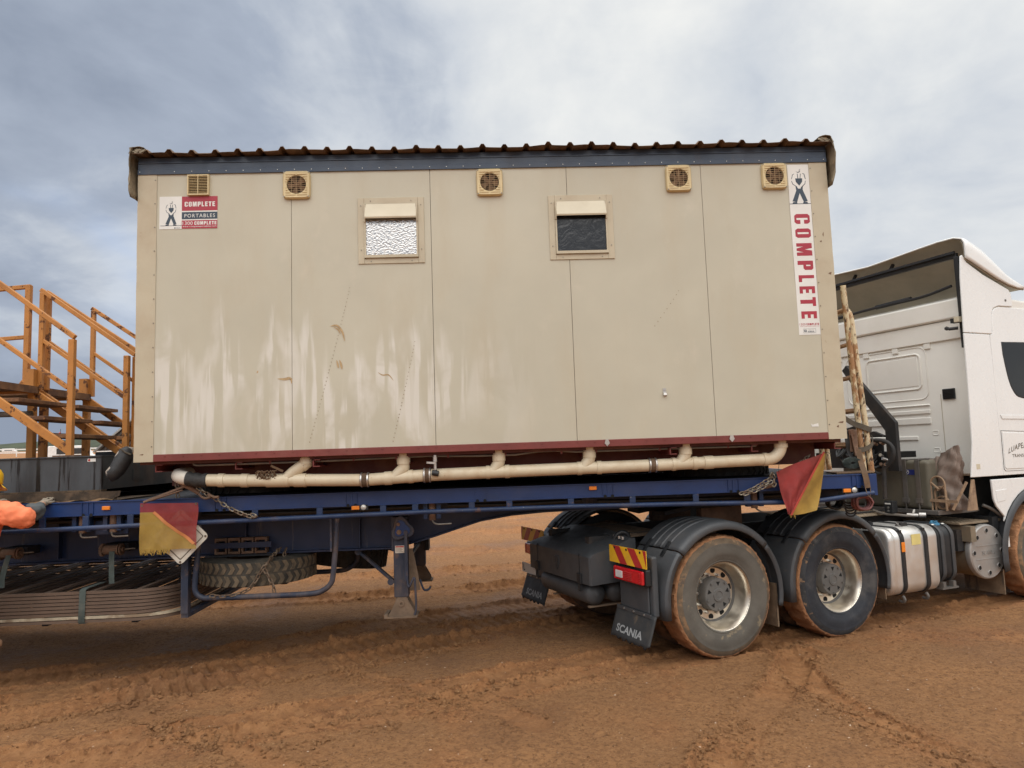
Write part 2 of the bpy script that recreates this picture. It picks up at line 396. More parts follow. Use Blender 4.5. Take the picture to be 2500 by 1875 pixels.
    M('cab_rear', (0.78, 0.765, 0.715), 0.42, 0, 0.03, 2, 0, 0, [dust(0.30, 1.5, 0.42, 0.8, (0.48, 0.42, 0.32))], 0.5)
    M('fairing_inside', (0.44, 0.40, 0.32), 0.8, 0, 0.1, 2, 0, 0, [dust(0.3, 2.5, 0.45, 0.8, (0.22, 0.18, 0.13))])
    M('black_trim', (0.014, 0.015, 0.017), 0.5, 0, 0.2, 6, 0, 0, [dust(0.3, 5, 0.5, 0.8, (0.07, 0.06, 0.05))])
    M('cab_glass', (0.008, 0.010, 0.013), 0.08, 0, 0.0, 1, spec=0.28)
    M('plate_yellow', (0.80, 0.45, 0.02), 0.4, 0, 0.06, 8, 0, 0, [dust(0.25, 6)])
    M('plate_red', (0.42, 0.022, 0.025), 0.4, 0, 0.06, 8, 0, 0, [dust(0.2, 6)])
    M('lamp_red', (0.52, 0.012, 0.018), 0.15, 0, 0.1, 30, 0.002, 90, spec=0.7)
    M('lamp_clear', (0.75, 0.72, 0.70), 0.15, 0.2)
    M('alloy_tank', (0.74, 0.73, 0.70), 0.38, 0.8, 0.05, 3, 0.0006, 8, [dust(0.35, 2.2, 0.48, 0.8, (0.45, 0.40, 0.33), metal=0.3, stretch=(2.5, 1, 0.5))])
    M('silencer_grey', (0.40, 0.39, 0.375), 0.42, 0.55, 0.06, 5, 0, 0, [dust(0.35, 4, 0.45, 0.75, (0.3, 0.24, 0.17))])
    M('silencer_shell', (0.21, 0.17, 0.12), 0.7, 0.3, 0.2, 5, 0, 0, [dust(0.6, 4, 0.45, 0.7, (0.25, 0.17, 0.1))])
    M('checker_plate', (0.27, 0.21, 0.145), 0.65, 0.2, 0.15, 6, 0, 0, [dust(0.6, 4, 0.42, 0.7, (0.32, 0.23, 0.14))])
    M('olive_tank', (0.115, 0.105, 0.078), 0.6, 0, 0.1, 3, 0.0006, 60, [dust(0.4, 3, 0.45, 0.75, (0.17, 0.13, 0.085))])
    M('tray_steel', (0.13, 0.12, 0.11), 0.6, 0.3, 0.2, 5, 0, 0, [dust(0.5, 4, 0.45, 0.75, (0.17, 0.12, 0.08))])
    M('blue_cap', (0.04, 0.16, 0.27), 0.45)
    M('blue_label', (0.02, 0.03, 0.16), 0.45)
    M('note_yellow', (0.72, 0.60, 0.22), 0.7)
    M('sack', (0.17, 0.125, 0.10), 0.7, 0, 0.15, 5, 0.004, 18, [dust(0.5, 3, 0.5, 0.75, (0.29, 0.25, 0.22)), dict(col=(0.10, 0.06, 0.045), scale=4, lo=0.52, hi=0.7, amount=0.5)])
    M('stand_steel', (0.30, 0.20, 0.125), 0.8, 0, 0.2, 9, 0, 0, [dict(col=(0.16, 0.10, 0.065), scale=8, lo=0.5, hi=0.65, amount=0.7)])
    M('hose_black', (0.016, 0.016, 0.017), 0.5, 0, 0.2, 9, 0, 0, [dust(0.3, 6, 0.5, 0.75, (0.09, 0.07, 0.05))])
    M('hose_pink', (0.23, 0.085, 0.080), 0.65, 0, 0.15, 9, 0, 0, [dust(0.35, 6, 0.5, 0.75)])
    M('cream_rusty', (0.62, 0.52, 0.34), 0.7, 0, 0.08, 5, 0.001, 40, [dict(col=(0.30, 0.13, 0.045), scale=16, lo=0.46, hi=0.56, amount=0.85, stretch=(1, 1, 0.45)), dict(col=(0.06, 0.03, 0.02), scale=26, lo=0.56, hi=0.60, amount=0.9, stretch=(1, 1, 0.5))])
    M('rung_rust', (0.30, 0.17, 0.09), 0.85, 0, 0.3, 9)
    # person
    M('hi_vis', (0.92, 0.245, 0.11), 0.8, 0, 0.06, 6, 0.003, 25)
    M('sleeve_grey', (0.075, 0.085, 0.09), 0.9, 0, 0.1, 10)
    M('glove', (0.26, 0.22, 0.17), 0.9, 0, 0.2, 15)
    M('trousers', (0.10, 0.115, 0.14), 0.9, 0, 0.15, 6, 0.004, 25)
    M('skin', (0.42, 0.22, 0.14), 0.6)
    M('hair_dark', (0.03, 0.022, 0.017), 0.8)
    M('boot_tan', (0.33, 0.185, 0.10), 0.85, 0, 0.2, 9)
    M('hat_yellow', (0.80, 0.47, 0.02), 0.35, 0, 0.05, 6)
    # far background
    M('far_white', (0.75, 0.75, 0.73), 0.5)
    M('far_dark', (0.03, 0.03, 0.03), 0.6)
    M('pennant', (0.75, 0.12, 0.11), 0.8)
    M('hill_scrub', (0.045, 0.055, 0.026), 0.95, 0, 0.35, 0.05, 0, 0, [dict(col=(0.022, 0.030, 0.014), scale=0.16, lo=0.45, hi=0.6, amount=0.8), dict(col=(0.16, 0.12, 0.07), scale=0.03, lo=0.6, hi=0.7, amount=0.5)])
    M('pebble', (0.40, 0.28, 0.19), 0.9, 0, 0.3, 30)
    M('scuff', (0.30, 0.235, 0.155), 0.8)
    M('pebble_pale', (0.46, 0.33, 0.23), 0.85, 0, 0.2, 30)


build_mats()

# ------------------------------------------------------------------ mesh helpers


class MB:
    """Collects shapes into one mesh."""

    def __init__(s):
        s.v, s.f, s.m, s.ch = [], [], [], []

    def add(s, vs_, fs, m=0):
        o = len(s.v)
        s.ch.append((o, len(s.f)))
        s.v += [tuple(p) for p in vs_]
        s.f += [tuple(i + o for i in f) for f in fs]
        s.m += [m] * len(fs)
        return s

    def box(s, x0, x1, y0, y1, z0, z1, m=0):
        v = [(x0, y0, z0), (x1, y0, z0), (x1, y1, z0), (x0, y1, z0), (x0, y0, z1), (x1, y0, z1), (x1, y1, z1), (x0, y1, z1)]
        return s.add(v, [(0, 3, 2, 1), (4, 5, 6, 7), (0, 1, 5, 4), (1, 2, 6, 5), (2, 3, 7, 6), (3, 0, 4, 7)], m)

    def bar(s, p0, p1, w, h, up=(0, 0, 1), m=0):
        p0, p1 = Vector(p0), Vector(p1)
        d = (p1 - p0).normalized()
        sd = d.cross(Vector(up))
        if sd.length < 1e-4:
            sd = d.cross(Vector((0, 1, 0)))
        sd.normalize()
        u = sd.cross(d)
        v = [p + sd * (a * w / 2) + u * (b * h / 2) for p in (p0, p1) for a, b in ((-1, -1), (1, -1), (1, 1), (-1, 1))]
        return s.add(v, [(0, 1, 2, 3), (7, 6, 5, 4), (0, 4, 5, 1), (1, 5, 6, 2), (2, 6, 7, 3), (3, 7, 4, 0)], m)

    def cyl(s, p0, p1, r0, r1=None, n=16, cap=True, m=0):
        r1 = r0 if r1 is None else r1
        return s.lathe([(r0, 0), (r1, (Vector(p1) - Vector(p0)).length)], p0, Vector(p1) - Vector(p0), n, cap, m)

    def lathe(s, prof, origin, axis, n=24, cap=False, m=0, wob=None):
        a = Vector(axis).normalized()
        e1 = a.orthogonal().normalized()
        if abs(a.z) < 0.9:
            e1 = Vector((0, 0, 1)).cross(a).normalized()
        e2 = a.cross(e1)
        o = Vector(origin)
        vv, ff = [], []
        for j, (r, h) in enumerate(prof):
            for i in range(n):
                t = 2 * math.pi * i / n
                rr = r * (1 + (wob(i, j) if wob else 0))
                vv.append(o + a * h + (e1 * math.cos(t) + e2 * math.sin(t)) * rr)
        for j in range(len(prof) - 1):
            for i in range(n):
                i2 = (i + 1) % n
                ff.append((j * n + i, j * n + i2, (j + 1) * n + i2, (j + 1) * n + i))
        if cap:
            ff.append(tuple(range(n))[::-1])
            ff.append(tuple((len(prof) - 1) * n + i for i in range(n)))
        return s.add(vv, ff, m)

    def tube(s, pts, r, n=8, closed=False, m=0, cap=True):
        P = [Vector(p) for p in pts]
        k = len(P)
        T = []
        for i in range(k):
            a = P[(i - 1) % k] if (closed or i > 0) else P[i]
            b = P[(i + 1) % k] if (closed or i < k - 1) else P[i]
            T.append((b - a).normalized())
        e = T[0].orthogonal().normalized()
        vv = []
        for i in range(k):
            e = (e - T[i] * e.dot(T[i]))
            e.normalize()
            f = T[i].cross(e)
            rr = r[i] if isinstance(r, (list, tuple)) else r
            vv += [P[i] + (e * math.cos(2 * math.pi * q / n) + f * math.sin(2 * math.pi * q / n)) * rr for q in range(n)]
        ff = []
        for i in range(k if closed else k - 1):
            j = (i + 1) % k
            for q in range(n):
                q2 = (q + 1) % n
                ff.append((i * n + q, i * n + q2, j * n + q2, j * n + q))
        if cap and not closed:
            ff.append(tuple(range(n))[::-1])
            ff.append(tuple((k - 1) * n + q for q in range(n)))
        return s.add(vv, ff, m)

    def poly(s, pts, d, m=0):
        """polygon pts (3-D, in order) extruded by vector d"""
        d = Vector(d)
        P = [Vector(p) for p in pts]
        n = len(P)
        vv = P + [p + d for p in P]
        ff = [tuple(range(n))[::-1], tuple(range(n, 2 * n))] + [(i, (i + 1) % n, n + (i + 1) % n, n + i) for i in range(n)]
        return s.add(vv, ff, m)

    def strip(s, pts, wvec, th=0.002, m=0):
        """webbing strip along pts, wide along wvec, with thickness"""
        P = [Vector(p) for p in pts]
        w = Vector(wvec) / 2
        vv, ff = [], []
        for i, p in enumerate(P):
            a = P[max(i - 1, 0)]
            b = P[min(i + 1, len(P) - 1)]
            nrm = (b - a).cross(w).normalized() * th / 2
            vv += [p - w - nrm, p + w - nrm, p + w + nrm, p - w + nrm]
        for i in range(len(P) - 1):
            for q in range(4):
                q2 = (q + 1) % 4
                ff.append((i * 4 + q, i * 4 + q2, i * 4 + 4 + q2, i * 4 + 4 + q))
        ff.append((3, 2, 1, 0))
        e = 4 * (len(P) - 1)
        ff.append((e, e + 1, e + 2, e + 3))
        return s.add(vv, ff, m)

    def grid(s, pt, nu, nv, m=0):
        vv = [pt(i / nu, j / nv) for j in range(nv + 1) for i in range(nu + 1)]
        ff = [(j * (nu + 1) + i, j * (nu + 1) + i + 1, (j + 1) * (nu + 1) + i + 1, (j + 1) * (nu + 1) + i) for j in range(nv) for i in range(nu)]
        return s.add(vv, ff, m)

    def split(s, name, mats, parent=None, **kw):
        """each shape added becomes an object of its own"""
        out = []
        ends = s.ch[1:] + [(len(s.v), len(s.f))]
        for (v0, f0), (v1, f1) in zip(s.ch, ends):
            q = MB()
            q.v = s.v[v0:v1]
            q.f = [tuple(i - v0 for i in f) for f in s.f[f0:f1]]
            q.m = s.m[f0:f1]
            out.append(q.build(name, mats, parent, **kw))
        return out

    def build(s, name, mats, parent=None, smooth=35, bevel=0.0, seg=2, solid=0.0, sub=0, nrm=True):
        me = bpy.data.meshes.new(name)
        me.from_pydata(s.v, [], s.f)
        mats = mats if isinstance(mats, (list, tuple)) else [mats]
        for q in mats:
            me.materials.append(MATS[q] if isinstance(q, str) else q)
        if len(mats) > 1:
            me.polygons.foreach_set('material_index', s.m)
        if nrm:
            bm = bmesh.new(); bm.from_mesh(me)
            bmesh.ops.recalc_face_normals(bm, faces=bm.faces)
            bm.to_mesh(me); bm.free()
        me.update()
        o = bpy.data.objects.new(name, me)
        COL.objects.link(o)
        if smooth and not bevel:
            me.polygons.foreach_set('use_smooth', [True] * len(me.polygons))
            me.set_sharp_from_angle(angle=R(smooth))
        if solid:
            md = o.modifiers.new('solid', 'SOLIDIFY'); md.thickness = solid; md.offset = 0
        if bevel:
            md = o.modifiers.new('bevel', 'BEVEL'); md.width = bevel; md.segments = seg; md.limit_method = 'ANGLE'; md.angle_limit = R(40)
            if seg > 1:
                me.polygons.foreach_set('use_smooth', [True] * len(me.polygons)); md.harden_normals = True
        if sub:
            md = o.modifiers.new('sub', 'SUBSURF'); md.levels = sub; md.render_levels = sub
        if parent is not None:
            put(o, parent)
            if name in TINY:
                o['kind'] = 'stuff'
        return o


OFF = {}
# joined parts whose pieces are too small in the picture to pick apart
TINY = {'lettering', 'rivet', 'screw_head', 'figure', 'badge', 'grille', 'fan_blade', 'tread_bar', 'walkway_mesh', 'hub_bolt', 'lamp_dot', 'plate_bolt', 'flap_bolt', 'bolt', 'sticker_lines',
        'scuff_line', 'paint_gouge', 'mud_smear', 'fringe', 'control_knob', 'ratchet_wheel', 'mesh_rod', 'sender_fitting', 'chrome_cap', 'characters', 'tread', 'torn_flashing'}


def put(o, parent):
    """parent a mesh whose vertices are in world (or, under a turned thing, in the thing's own) coordinates"""
    o.parent = parent
    if parent.name in OFF:
        o.location = -OFF[parent.name]


def thing(name, label, cat, loc=(0, 0, 0), rotz=0.0, group=None, local=False):
    o = bpy.data.objects.new(name, None)
    COL.objects.link(o)
    o.location = loc
    o.rotation_euler = (0, 0, rotz)
    o.empty_display_size = 0.2
    tag(o, label, cat, group)
    if not local:
        OFF[o.name] = Vector(loc)
    return o


def tag(o, label=None, cat=None, group=None, kind=None):
    if label: o['label'] = label
    if cat: o['category'] = cat
    if group: o['group'] = group
    if kind: o['kind'] = kind
    return o


_FONT = {}


def text_mesh(s_, offset=0.0, spacing=1.0, shear=0.0):
    """outline of a word in Blender's own font: triangles normalised to the box 0..1 x 0..1"""
    key = (s_, offset, spacing, shear)
    if key in _FONT:
        return _FONT[key]
    cu = bpy.data.curves.new('lettering', 'FONT')
    cu.body = s_
    cu.size = 1.0
    cu.offset = offset
    cu.space_character = spacing
    cu.shear = shear
    cu.resolution_u = 4
    ob = bpy.data.objects.new('lettering', cu)
    COL.objects.link(ob)
    dg = bpy.context.evaluated_depsgraph_get()
    me = bpy.data.meshes.new_from_object(ob.evaluated_get(dg))
    V = [(v.co.x, v.co.y) for v in me.vertices]
    F = [tuple(p.vertices) for p in me.polygons]
    x0, x1 = min(v[0] for v in V), max(v[0] for v in V)
    y0, y1 = min(v[1] for v in V), max(v[1] for v in V)
    V = [((x - x0) / (x1 - x0), (y - y0) / (y1 - y0)) for x, y in V]
    bpy.data.objects.remove(ob)
    bpy.data.curves.remove(cu)
    bpy.data.meshes.remove(me)
    _FONT[key] = (V, F)
    return V, F


def text(mb, s_, origin, xv, yv, m=0, offset=0.0, spacing=1.0, shear=0.0, warp=None):
    V, F = text_mesh(s_, offset, spacing, shear)
    o, xv, yv = Vector(origin), Vector(xv), Vector(yv)
    if warp:
        mb.add([warp(x, y) for x, y in V], F, m)
    else:
        mb.add([o + xv * x + yv * y for x, y in V], F, m)


# words first: each one needs a scene update, cheap while the scene is empty
for a in (('PORTABLES', 0.0, 1.25, 0), ('1300', 0.0, 1.05, 0), ('www.completeportables.com', 0.005, 1.1, 0),
          ('SCANIA', 0.03, 1.0, 0), ('Without Trucks', 0.0, 1.0, 0.25), ('Australia Stops', 0.0, 1.0, 0.25), ('LUAPEA', 0.012, 1.1, 0), ('TRANSPORT', 0.012, 1.1, 0),
          ('f', 0.02, 1.0, 0), ('facebook.', 0.02, 1.0, 0), ('1L', 0.02, 1.0, 0), ('Find us on', 0.0, 1.0, 0), ('SCANIA', 0.0, 1.1, 0)):
    text_mesh(*a)


# heavy block capitals: pieces that butt, in the box 0..1 x 0..1
def _bx(a, b, c, d):
    return [(a, c), (b, c), (b, d), (a, d)]


BLOCK = {
    'E': [_bx(0, .45, 0, 1), _bx(.45, 1, 0, .21), _bx(.45, .93, .40, .60), _bx(.45, 1, .79, 1)],
    'L': [_bx(0, .47, 0, 1), _bx(.47, 1, 0, .21)],
    'T': [_bx(0, 1, .79, 1), _bx(.28, .72, 0, .79)],
    'P': [_bx(0, .44, 0, 1), [(.44, .82), (.58, .82), (.58, 1), (.44, 1)], [(.58, .36), (.84, .36), (1, .47), (1, .89), (.84, 1), (.58, 1)], [(.44, .36), (.58, .36), (.58, .54), (.44, .54)]],
    'C': [_bx(0, .40, .14, .86), [(0, .86), (1, .86), (.82, 1), (.18, 1)], [(.18, 0), (.82, 0), (1, .14), (0, .14)], _bx(.60, 1, .62, .86), _bx(.60, 1, .14, .38)],
    'O': [_bx(0, .40, .14, .86), _bx(.60, 1, .14, .86), [(0, .86), (1, .86), (.82, 1), (.18, 1)], [(.18, 0), (.82, 0), (1, .14), (0, .14)]],
    'M': [_bx(0, .27, 0, 1), _bx(.73, 1, 0, 1), [(.27, .45), (.41, 0), (.59, 0), (.73, .45), (.73, 1), (.60, 1), (.5, .52), (.40, 1), (.27, 1)]],
}


def block_word(mb, word, origin, xv, yv, gap=.32, widths=None):
    widths = widths or {'M': 1.30, 'L': .82, 'E': .86, 'T': .92}
    tot = sum(widths.get(c, 1) for c in word) + gap * (len(word) - 1)
    o, xv, yv = Vector(origin), Vector(xv), Vector(yv)
    x = 0
    for c in word:
        w = widths.get(c, 1)
        for pl in BLOCK[c]:
            mb.add([o + xv * ((x + p[0] * w) / tot) + yv * p[1] for p in pl], [tuple(range(len(pl)))])
        x += w + gap


def chain_mb(path, pitch=0.042, r=0.0055, w=0.013, m=0, mb=None, twist0=0.0):
    """links threaded along a path, every second one turned a quarter"""
    mb = mb or MB()
    P = [Vector(p) for p in path]
    seg = [(P[i + 1] - P[i]).length for i in range(len(P) - 1)]
    tot = sum(seg)
    n = max(1, int(tot / pitch))
    for k in range(n):
        d = (k + 0.5) / n * tot
        i = 0
        while d > seg[i] and i < len(seg) - 1:
            d -= seg[i]; i += 1
        t = (P[i + 1] - P[i]).normalized()
        c = P[i] + t * d
        a = t.orthogonal().normalized()
        a = Matrix.Rotation(twist0 + (k % 2) * math.pi / 2 + random.uniform(-.3, .3), 3, t) @ a
        hl = pitch * 0.62 - w
        ring = []
        for q in range(5):
            th = -math.pi / 2 + math.pi * q / 4
            ring.append(c + t * (hl + w * math.cos(th)) + a * (w * math.sin(th)))
        for q in range(5):
            th = math.pi / 2 + math.pi * q / 4
            ring.append(c + t * (-hl + w * math.cos(th)) + a * (w * math.sin(th)))
        mb.tube(ring, r, 5, closed=True, m=m)
    return mb


def catenary(p0, p1, sag, n=10):
    p0, p1 = Vector(p0), Vector(p1)
    return [p0.lerp(p1, i / n) - Vector((0, 0, sag * 4 * (i / n) * (1 - i / n))) for i in range(n + 1)]


def smooth_path(pts, n=6):
    """Catmull-Rom through pts"""
    P = [Vector(p) for p in pts]
    out = []
    for i in range(len(P) - 1):
        a, b, c, d = P[max(i - 1, 0)], P[i], P[i + 1], P[min(i + 2, len(P) - 1)]
        for k in range(n):
            t = k / n
            out.append(0.5 * (2 * b + (c - a) * t + (2 * a - 5 * b + 4 * c - d) * t * t + (3 * b - a - 3 * c + d) * t ** 3))
    out.append(P[-1])
    return out


def hash_noise(x, y, seed=0):
    """gradient noise on arrays, about -0.7..0.7"""
    pr = np.random.default_rng(seed)
    perm = pr.permutation(256)
    ang = pr.random(256) * 2 * np.pi
    gx, gy = np.cos(ang), np.sin(ang)
    xi, yi = np.floor(x).astype(int), np.floor(y).astype(int)
    xf, yf = x - xi, y - yi

    def g(ix, iy, dx, dy):
        h = perm[(perm[ix & 255] + iy) & 255]
        return gx[h] * dx + gy[h] * dy
    u = xf * xf * xf * (xf * (xf * 6 - 15) + 10)
    v = yf * yf * yf * (yf * (yf * 6 - 15) + 10)
    a = g(xi, yi, xf, yf); b = g(xi + 1, yi, xf - 1, yf)
    c = g(xi, yi + 1, xf, yf - 1); d = g(xi + 1, yi + 1, xf - 1, yf - 1)
    return (a * (1 - u) + b * u) * (1 - v) + (c * (1 - u) + d * u) * v


def fbm(x, y, scale, octaves, gain=0.5, seed=0):
    t = np.zeros_like(x); amp = 1.0; s_ = scale
    for k in range(octaves):
        t += amp * hash_noise(x * s_ + 17.3 * k, y * s_ - 9.1 * k, seed + k)
        amp *= gain; s_ *= 2.03
    return t

# ------------------------------------------------------------------ ground
YAW = 0.36725549
T0 = Vector((1.91466638, 0.19490347, 0))
TU = Vector((math.cos(YAW), math.sin(YAW), 0))
TV = Vector((-math.sin(YAW), math.cos(YAW), 0))


def tw(u, v, z=0.0):
    return T0 + TU * u + TV * v + Vector((0, 0, z))


# wheel tracks: centre line, width, depth, ridge height, lug depth, churn of the mud
TRACKS = [
    ([tuple(tw(-9, .13)[:2]), tuple(tw(-4, .13)[:2]), tuple(tw(0, .13)[:2]), tuple(tw(6, .13)[:2])], 0.34, 0.026, 0.030, 0.010, 1.0),
    ([tuple(tw(-9, .48)[:2]), tuple(tw(-4, .48)[:2]), tuple(tw(0, .48)[:2]), tuple(tw(6, .48)[:2])], 0.28, 0.022, 0.026, 0.010, 1.0),
    ([(-6.2, -1.75), (-4.6, -0.98), (-3.5, -0.42), (-2.35, 0.12), (-1.1, 0.78), (0.6, 1.55), (3.5, 2.7)], 0.38, 0.036, 0.040, 0.032, 1.0),
    ([(-6.2, -1.3), (-4.6, -0.52), (-3.6, 0.02), (-2.4, 0.60), (-1.2, 1.25), (0.5, 2.0), (3.5, 3.2)], 0.36, 0.030, 0.034, 0.030, 0.9),
    ([(-6.0, 0.35), (-4.3, 0.45), (-2.5, 1.15), (-.6, 2.2), (2.4, 3.6)], 0.5, 0.035, 0.036, 0.014, 0.9),
    ([(2.5, 0.5), (2.28, -0.7), (2.38, -1.4), (2.62, -2.6)], 0.24, 0.024, 0.030, 0.014, 0.8),
    ([(2.55, 0.2), (1.95, -0.75), (1.45, -1.4), (0.8, -2.4)], 0.26, 0.026, 0.034, 0.012, 0.8),
    ([(-2.75, -0.5), (-2.35, -0.83), (-1.75, -1.3), (-1.0, -1.9)], 0.16, 0.018, 0.026, 0.006, 0.7),
    ([(-1.35, 0.30), (-.8, -0.15), (-.32, -0.6), (0.2, -1.1)], 0.20, 0.016, 0.022, 0.006, 0.7),
    ([(-8, 3.6), (-2, 3.4), (3, 4.6), (9, 6.5)], 0.5, 0.05, 0.06, 0.015, 0.9),
    ([(-8, 5.5), (-2, 5.0), (3, 5.9), (9, 7.4)], 0.6, 0.05, 0.06, 0.015, 0.9),
    ([(-9, 8.5), (-2, 7.6), (4, 8.3), (12, 9.4)], 0.8, 0.06, 0.08, 0.015, 0.9),
    ([(-9, 11.5), (-2, 11.0), (4, 10.3), (12, 11.4)], 0.8, 0.06, 0.08, 0.015, 0.7),
    ([(-9, 15.5), (-2, 14.0), (4, 14.3), (14, 13.4)], 1.2, 0.06, 0.1, 0.015, 0.7),
]


def ground_fields(X, Y):
    """height and churned-mud mask"""
    shp = X.shape
    X, Y = X.ravel(), Y.ravel()
    D = np.sqrt(X * X + (Y + 2) ** 2)
    near = np.clip((40 - D) / 25, 0, 1)
    z = 0.050 * fbm(X, Y, 0.28, 2, 0.5, 1) * near
    press = np.zeros_like(X)
    grit = fbm(X, Y, 14, 3, 0.6, 20)
    rough = fbm(X, Y, 2.6, 5, 0.58, 30)
    zn = near * (0.018 * rough + 0.006 * grit)
    clod = np.maximum(0, fbm(X, Y, 9.0, 4, 0.62, 40))
    blot = fbm(X, Y, 0.75, 4, 0.55, 50)
    churn = np.clip(blot * 1.3 + 0.38, 0, 1) * 0.62
    X0, Y0 = X, Y
    for k, (pl, w, dep, rid, lug, ch) in enumerate(TRACKS):
        P = np.array([tuple(p)[:2] for p in smooth_path([(a, b, 0) for a, b in pl], 5)])
        m_ = w + .3
        box = (X0 > P[:, 0].min() - m_) & (X0 < P[:, 0].max() + m_) & (Y0 > P[:, 1].min() - m_) & (Y0 < P[:, 1].max() + m_)
        ids = np.nonzero(box)[0]
        if not len(ids):
            continue
        X, Y = X0[ids], Y0[ids]
        best = np.full(X.shape, 1e9); along = np.zeros_like(X); side = np.zeros_like(X)
        acc = 0.0
        for i in range(len(P) - 1):
            a, b = P[i], P[i + 1]
            L = np.hypot(*(b - a))
            dx, dy = (b - a) / L
            t = np.clip((X - a[0]) * dx + (Y - a[1]) * dy, 0, L)
            ex, ey = X - a[0] - t * dx, Y - a[1] - t * dy
            d2 = np.hypot(ex, ey)
            sel = d2 < best
            best = np.where(sel, d2, best)
            along = np.where(sel, acc + t, along)
            side = np.where(sel, np.sign(dx * ey - dy * ex) * d2, side)
            acc += L
        wob = 0.05 * fbm(along, np.full_like(along, k * 3.3), 1.6, 3, 0.6, 60 + k)
        s_ = side + wob
        e = np.abs(s_) / (w / 2)
        inside = np.clip((1.12 - e) / 0.24, 0, 1); inside = inside * inside * (3 - 2 * inside)
        ridge = np.exp(-((np.abs(s_) - w / 2 - 0.035) / 0.045) ** 2)
        patch = np.clip(0.55 + 1.3 * fbm(along, side * 0.5, 0.9, 3, 0.6, 80 + k), 0.05, 1.4)
        cl = clod[ids]
        dz = -dep * inside * np.clip(patch + 0.35, 0.4, 1.1)
        dz = dz + rid * ridge * patch * (0.40 + 0.9 * cl)
        dz = dz + inside * lug * patch * np.tanh(4.0 * (np.sin(2 * np.pi * (along / 0.125 + 0.6 * np.abs(s_))) + 0.3)) * 0.7
        wide = np.clip((1.9 - e) / 0.9, 0, 1)
        dz = dz + near[ids] * wide * 0.014 * cl * patch
        z[ids] += dz
        press[ids] = np.maximum(press[ids], inside * np.clip(patch * 1.2, 0, 1))
        churn[ids] = np.maximum(churn[ids], ch * np.clip((1.75 - e) / 0.8, 0, 1) * np.clip(patch + 0.4, 0.5, 1))
    X, Y = X0, Y0
    b1 = 0.5 - np.abs(fbm(X, Y, 8.5, 3, 0.6, 140))
    b2 = 0.35 - np.abs(fbm(X, Y, 19.0, 2, 0.6, 150))
    z = z + zn * (1 - 0.7 * press) + near * (1 - 0.75 * press) * np.clip(churn, 0, 1) ** 1.3 * (0.040 * np.maximum(0, b1) ** 1.5 + 0.018 * np.maximum(0, b2))
    rise = np.maximum(0, D - 26)
    z = z + 0.030 * rise * np.clip(rise / 30, 0, 1) * np.clip(1 - (D - 240) / 5000, 0.2, 1)
    z = np.where(D > 240, np.minimum(z, 6.6 + 0.0006 * D), z)
    ground_fields.press = press.reshape(shp)
    return z.reshape(shp), churn.reshape(shp)


def axis(lo, hi, step, far, grow):
    a = list(np.arange(lo, hi, step))
    s_, x = step, a[-1]
    while x < far:
        s_ *= grow; x += s_; a.append(x)
    s_, x = step, a[0]
    pre = []
    while x > -far:
        s_ *= grow; x -= s_; pre.append(x)
    return np.array(pre[::-1] + a)


gx = axis(-4.9, 4.9, 0.0135, 2500, 1.075)
gy = axis(-2.15, 3.2, 0.0135, 2500, 1.045)
GX, GY = np.meshgrid(gx, gy)
GZ, GC = ground_fields(GX, GY)
nv_, nu_ = GX.shape
gme = bpy.data.meshes.new('ground')
gv = np.stack([GX, GY, GZ], -1).reshape(-1, 3)
idx = np.arange(nv_ * nu_).reshape(nv_, nu_)
gf = np.stack([idx[:-1, :-1], idx[:-1, 1:], idx[1:, 1:], idx[1:, :-1]], -1).reshape(-1, 4)
gme.vertices.add(len(gv)); gme.vertices.foreach_set('co', gv.ravel().astype(np.float32))
gme.loops.add(gf.size); gme.loops.foreach_set('vertex_index', gf.ravel().astype(np.int32))
gme.polygons.add(len(gf))
gme.polygons.foreach_set('loop_start', np.arange(0, gf.size, 4, dtype=np.int32))
gme.update(calc_edges=True)
gme.polygons.foreach_set('use_smooth', np.ones(len(gf), bool))
at_ = gme.attributes.new('churn', 'FLOAT', 'POINT')
at_.data.foreach_set('value', GC.ravel().astype(np.float32))
at_ = gme.attributes.new('press', 'FLOAT', 'POINT')
at_.data.foreach_set('value', ground_fields.press.ravel().astype(np.float32))


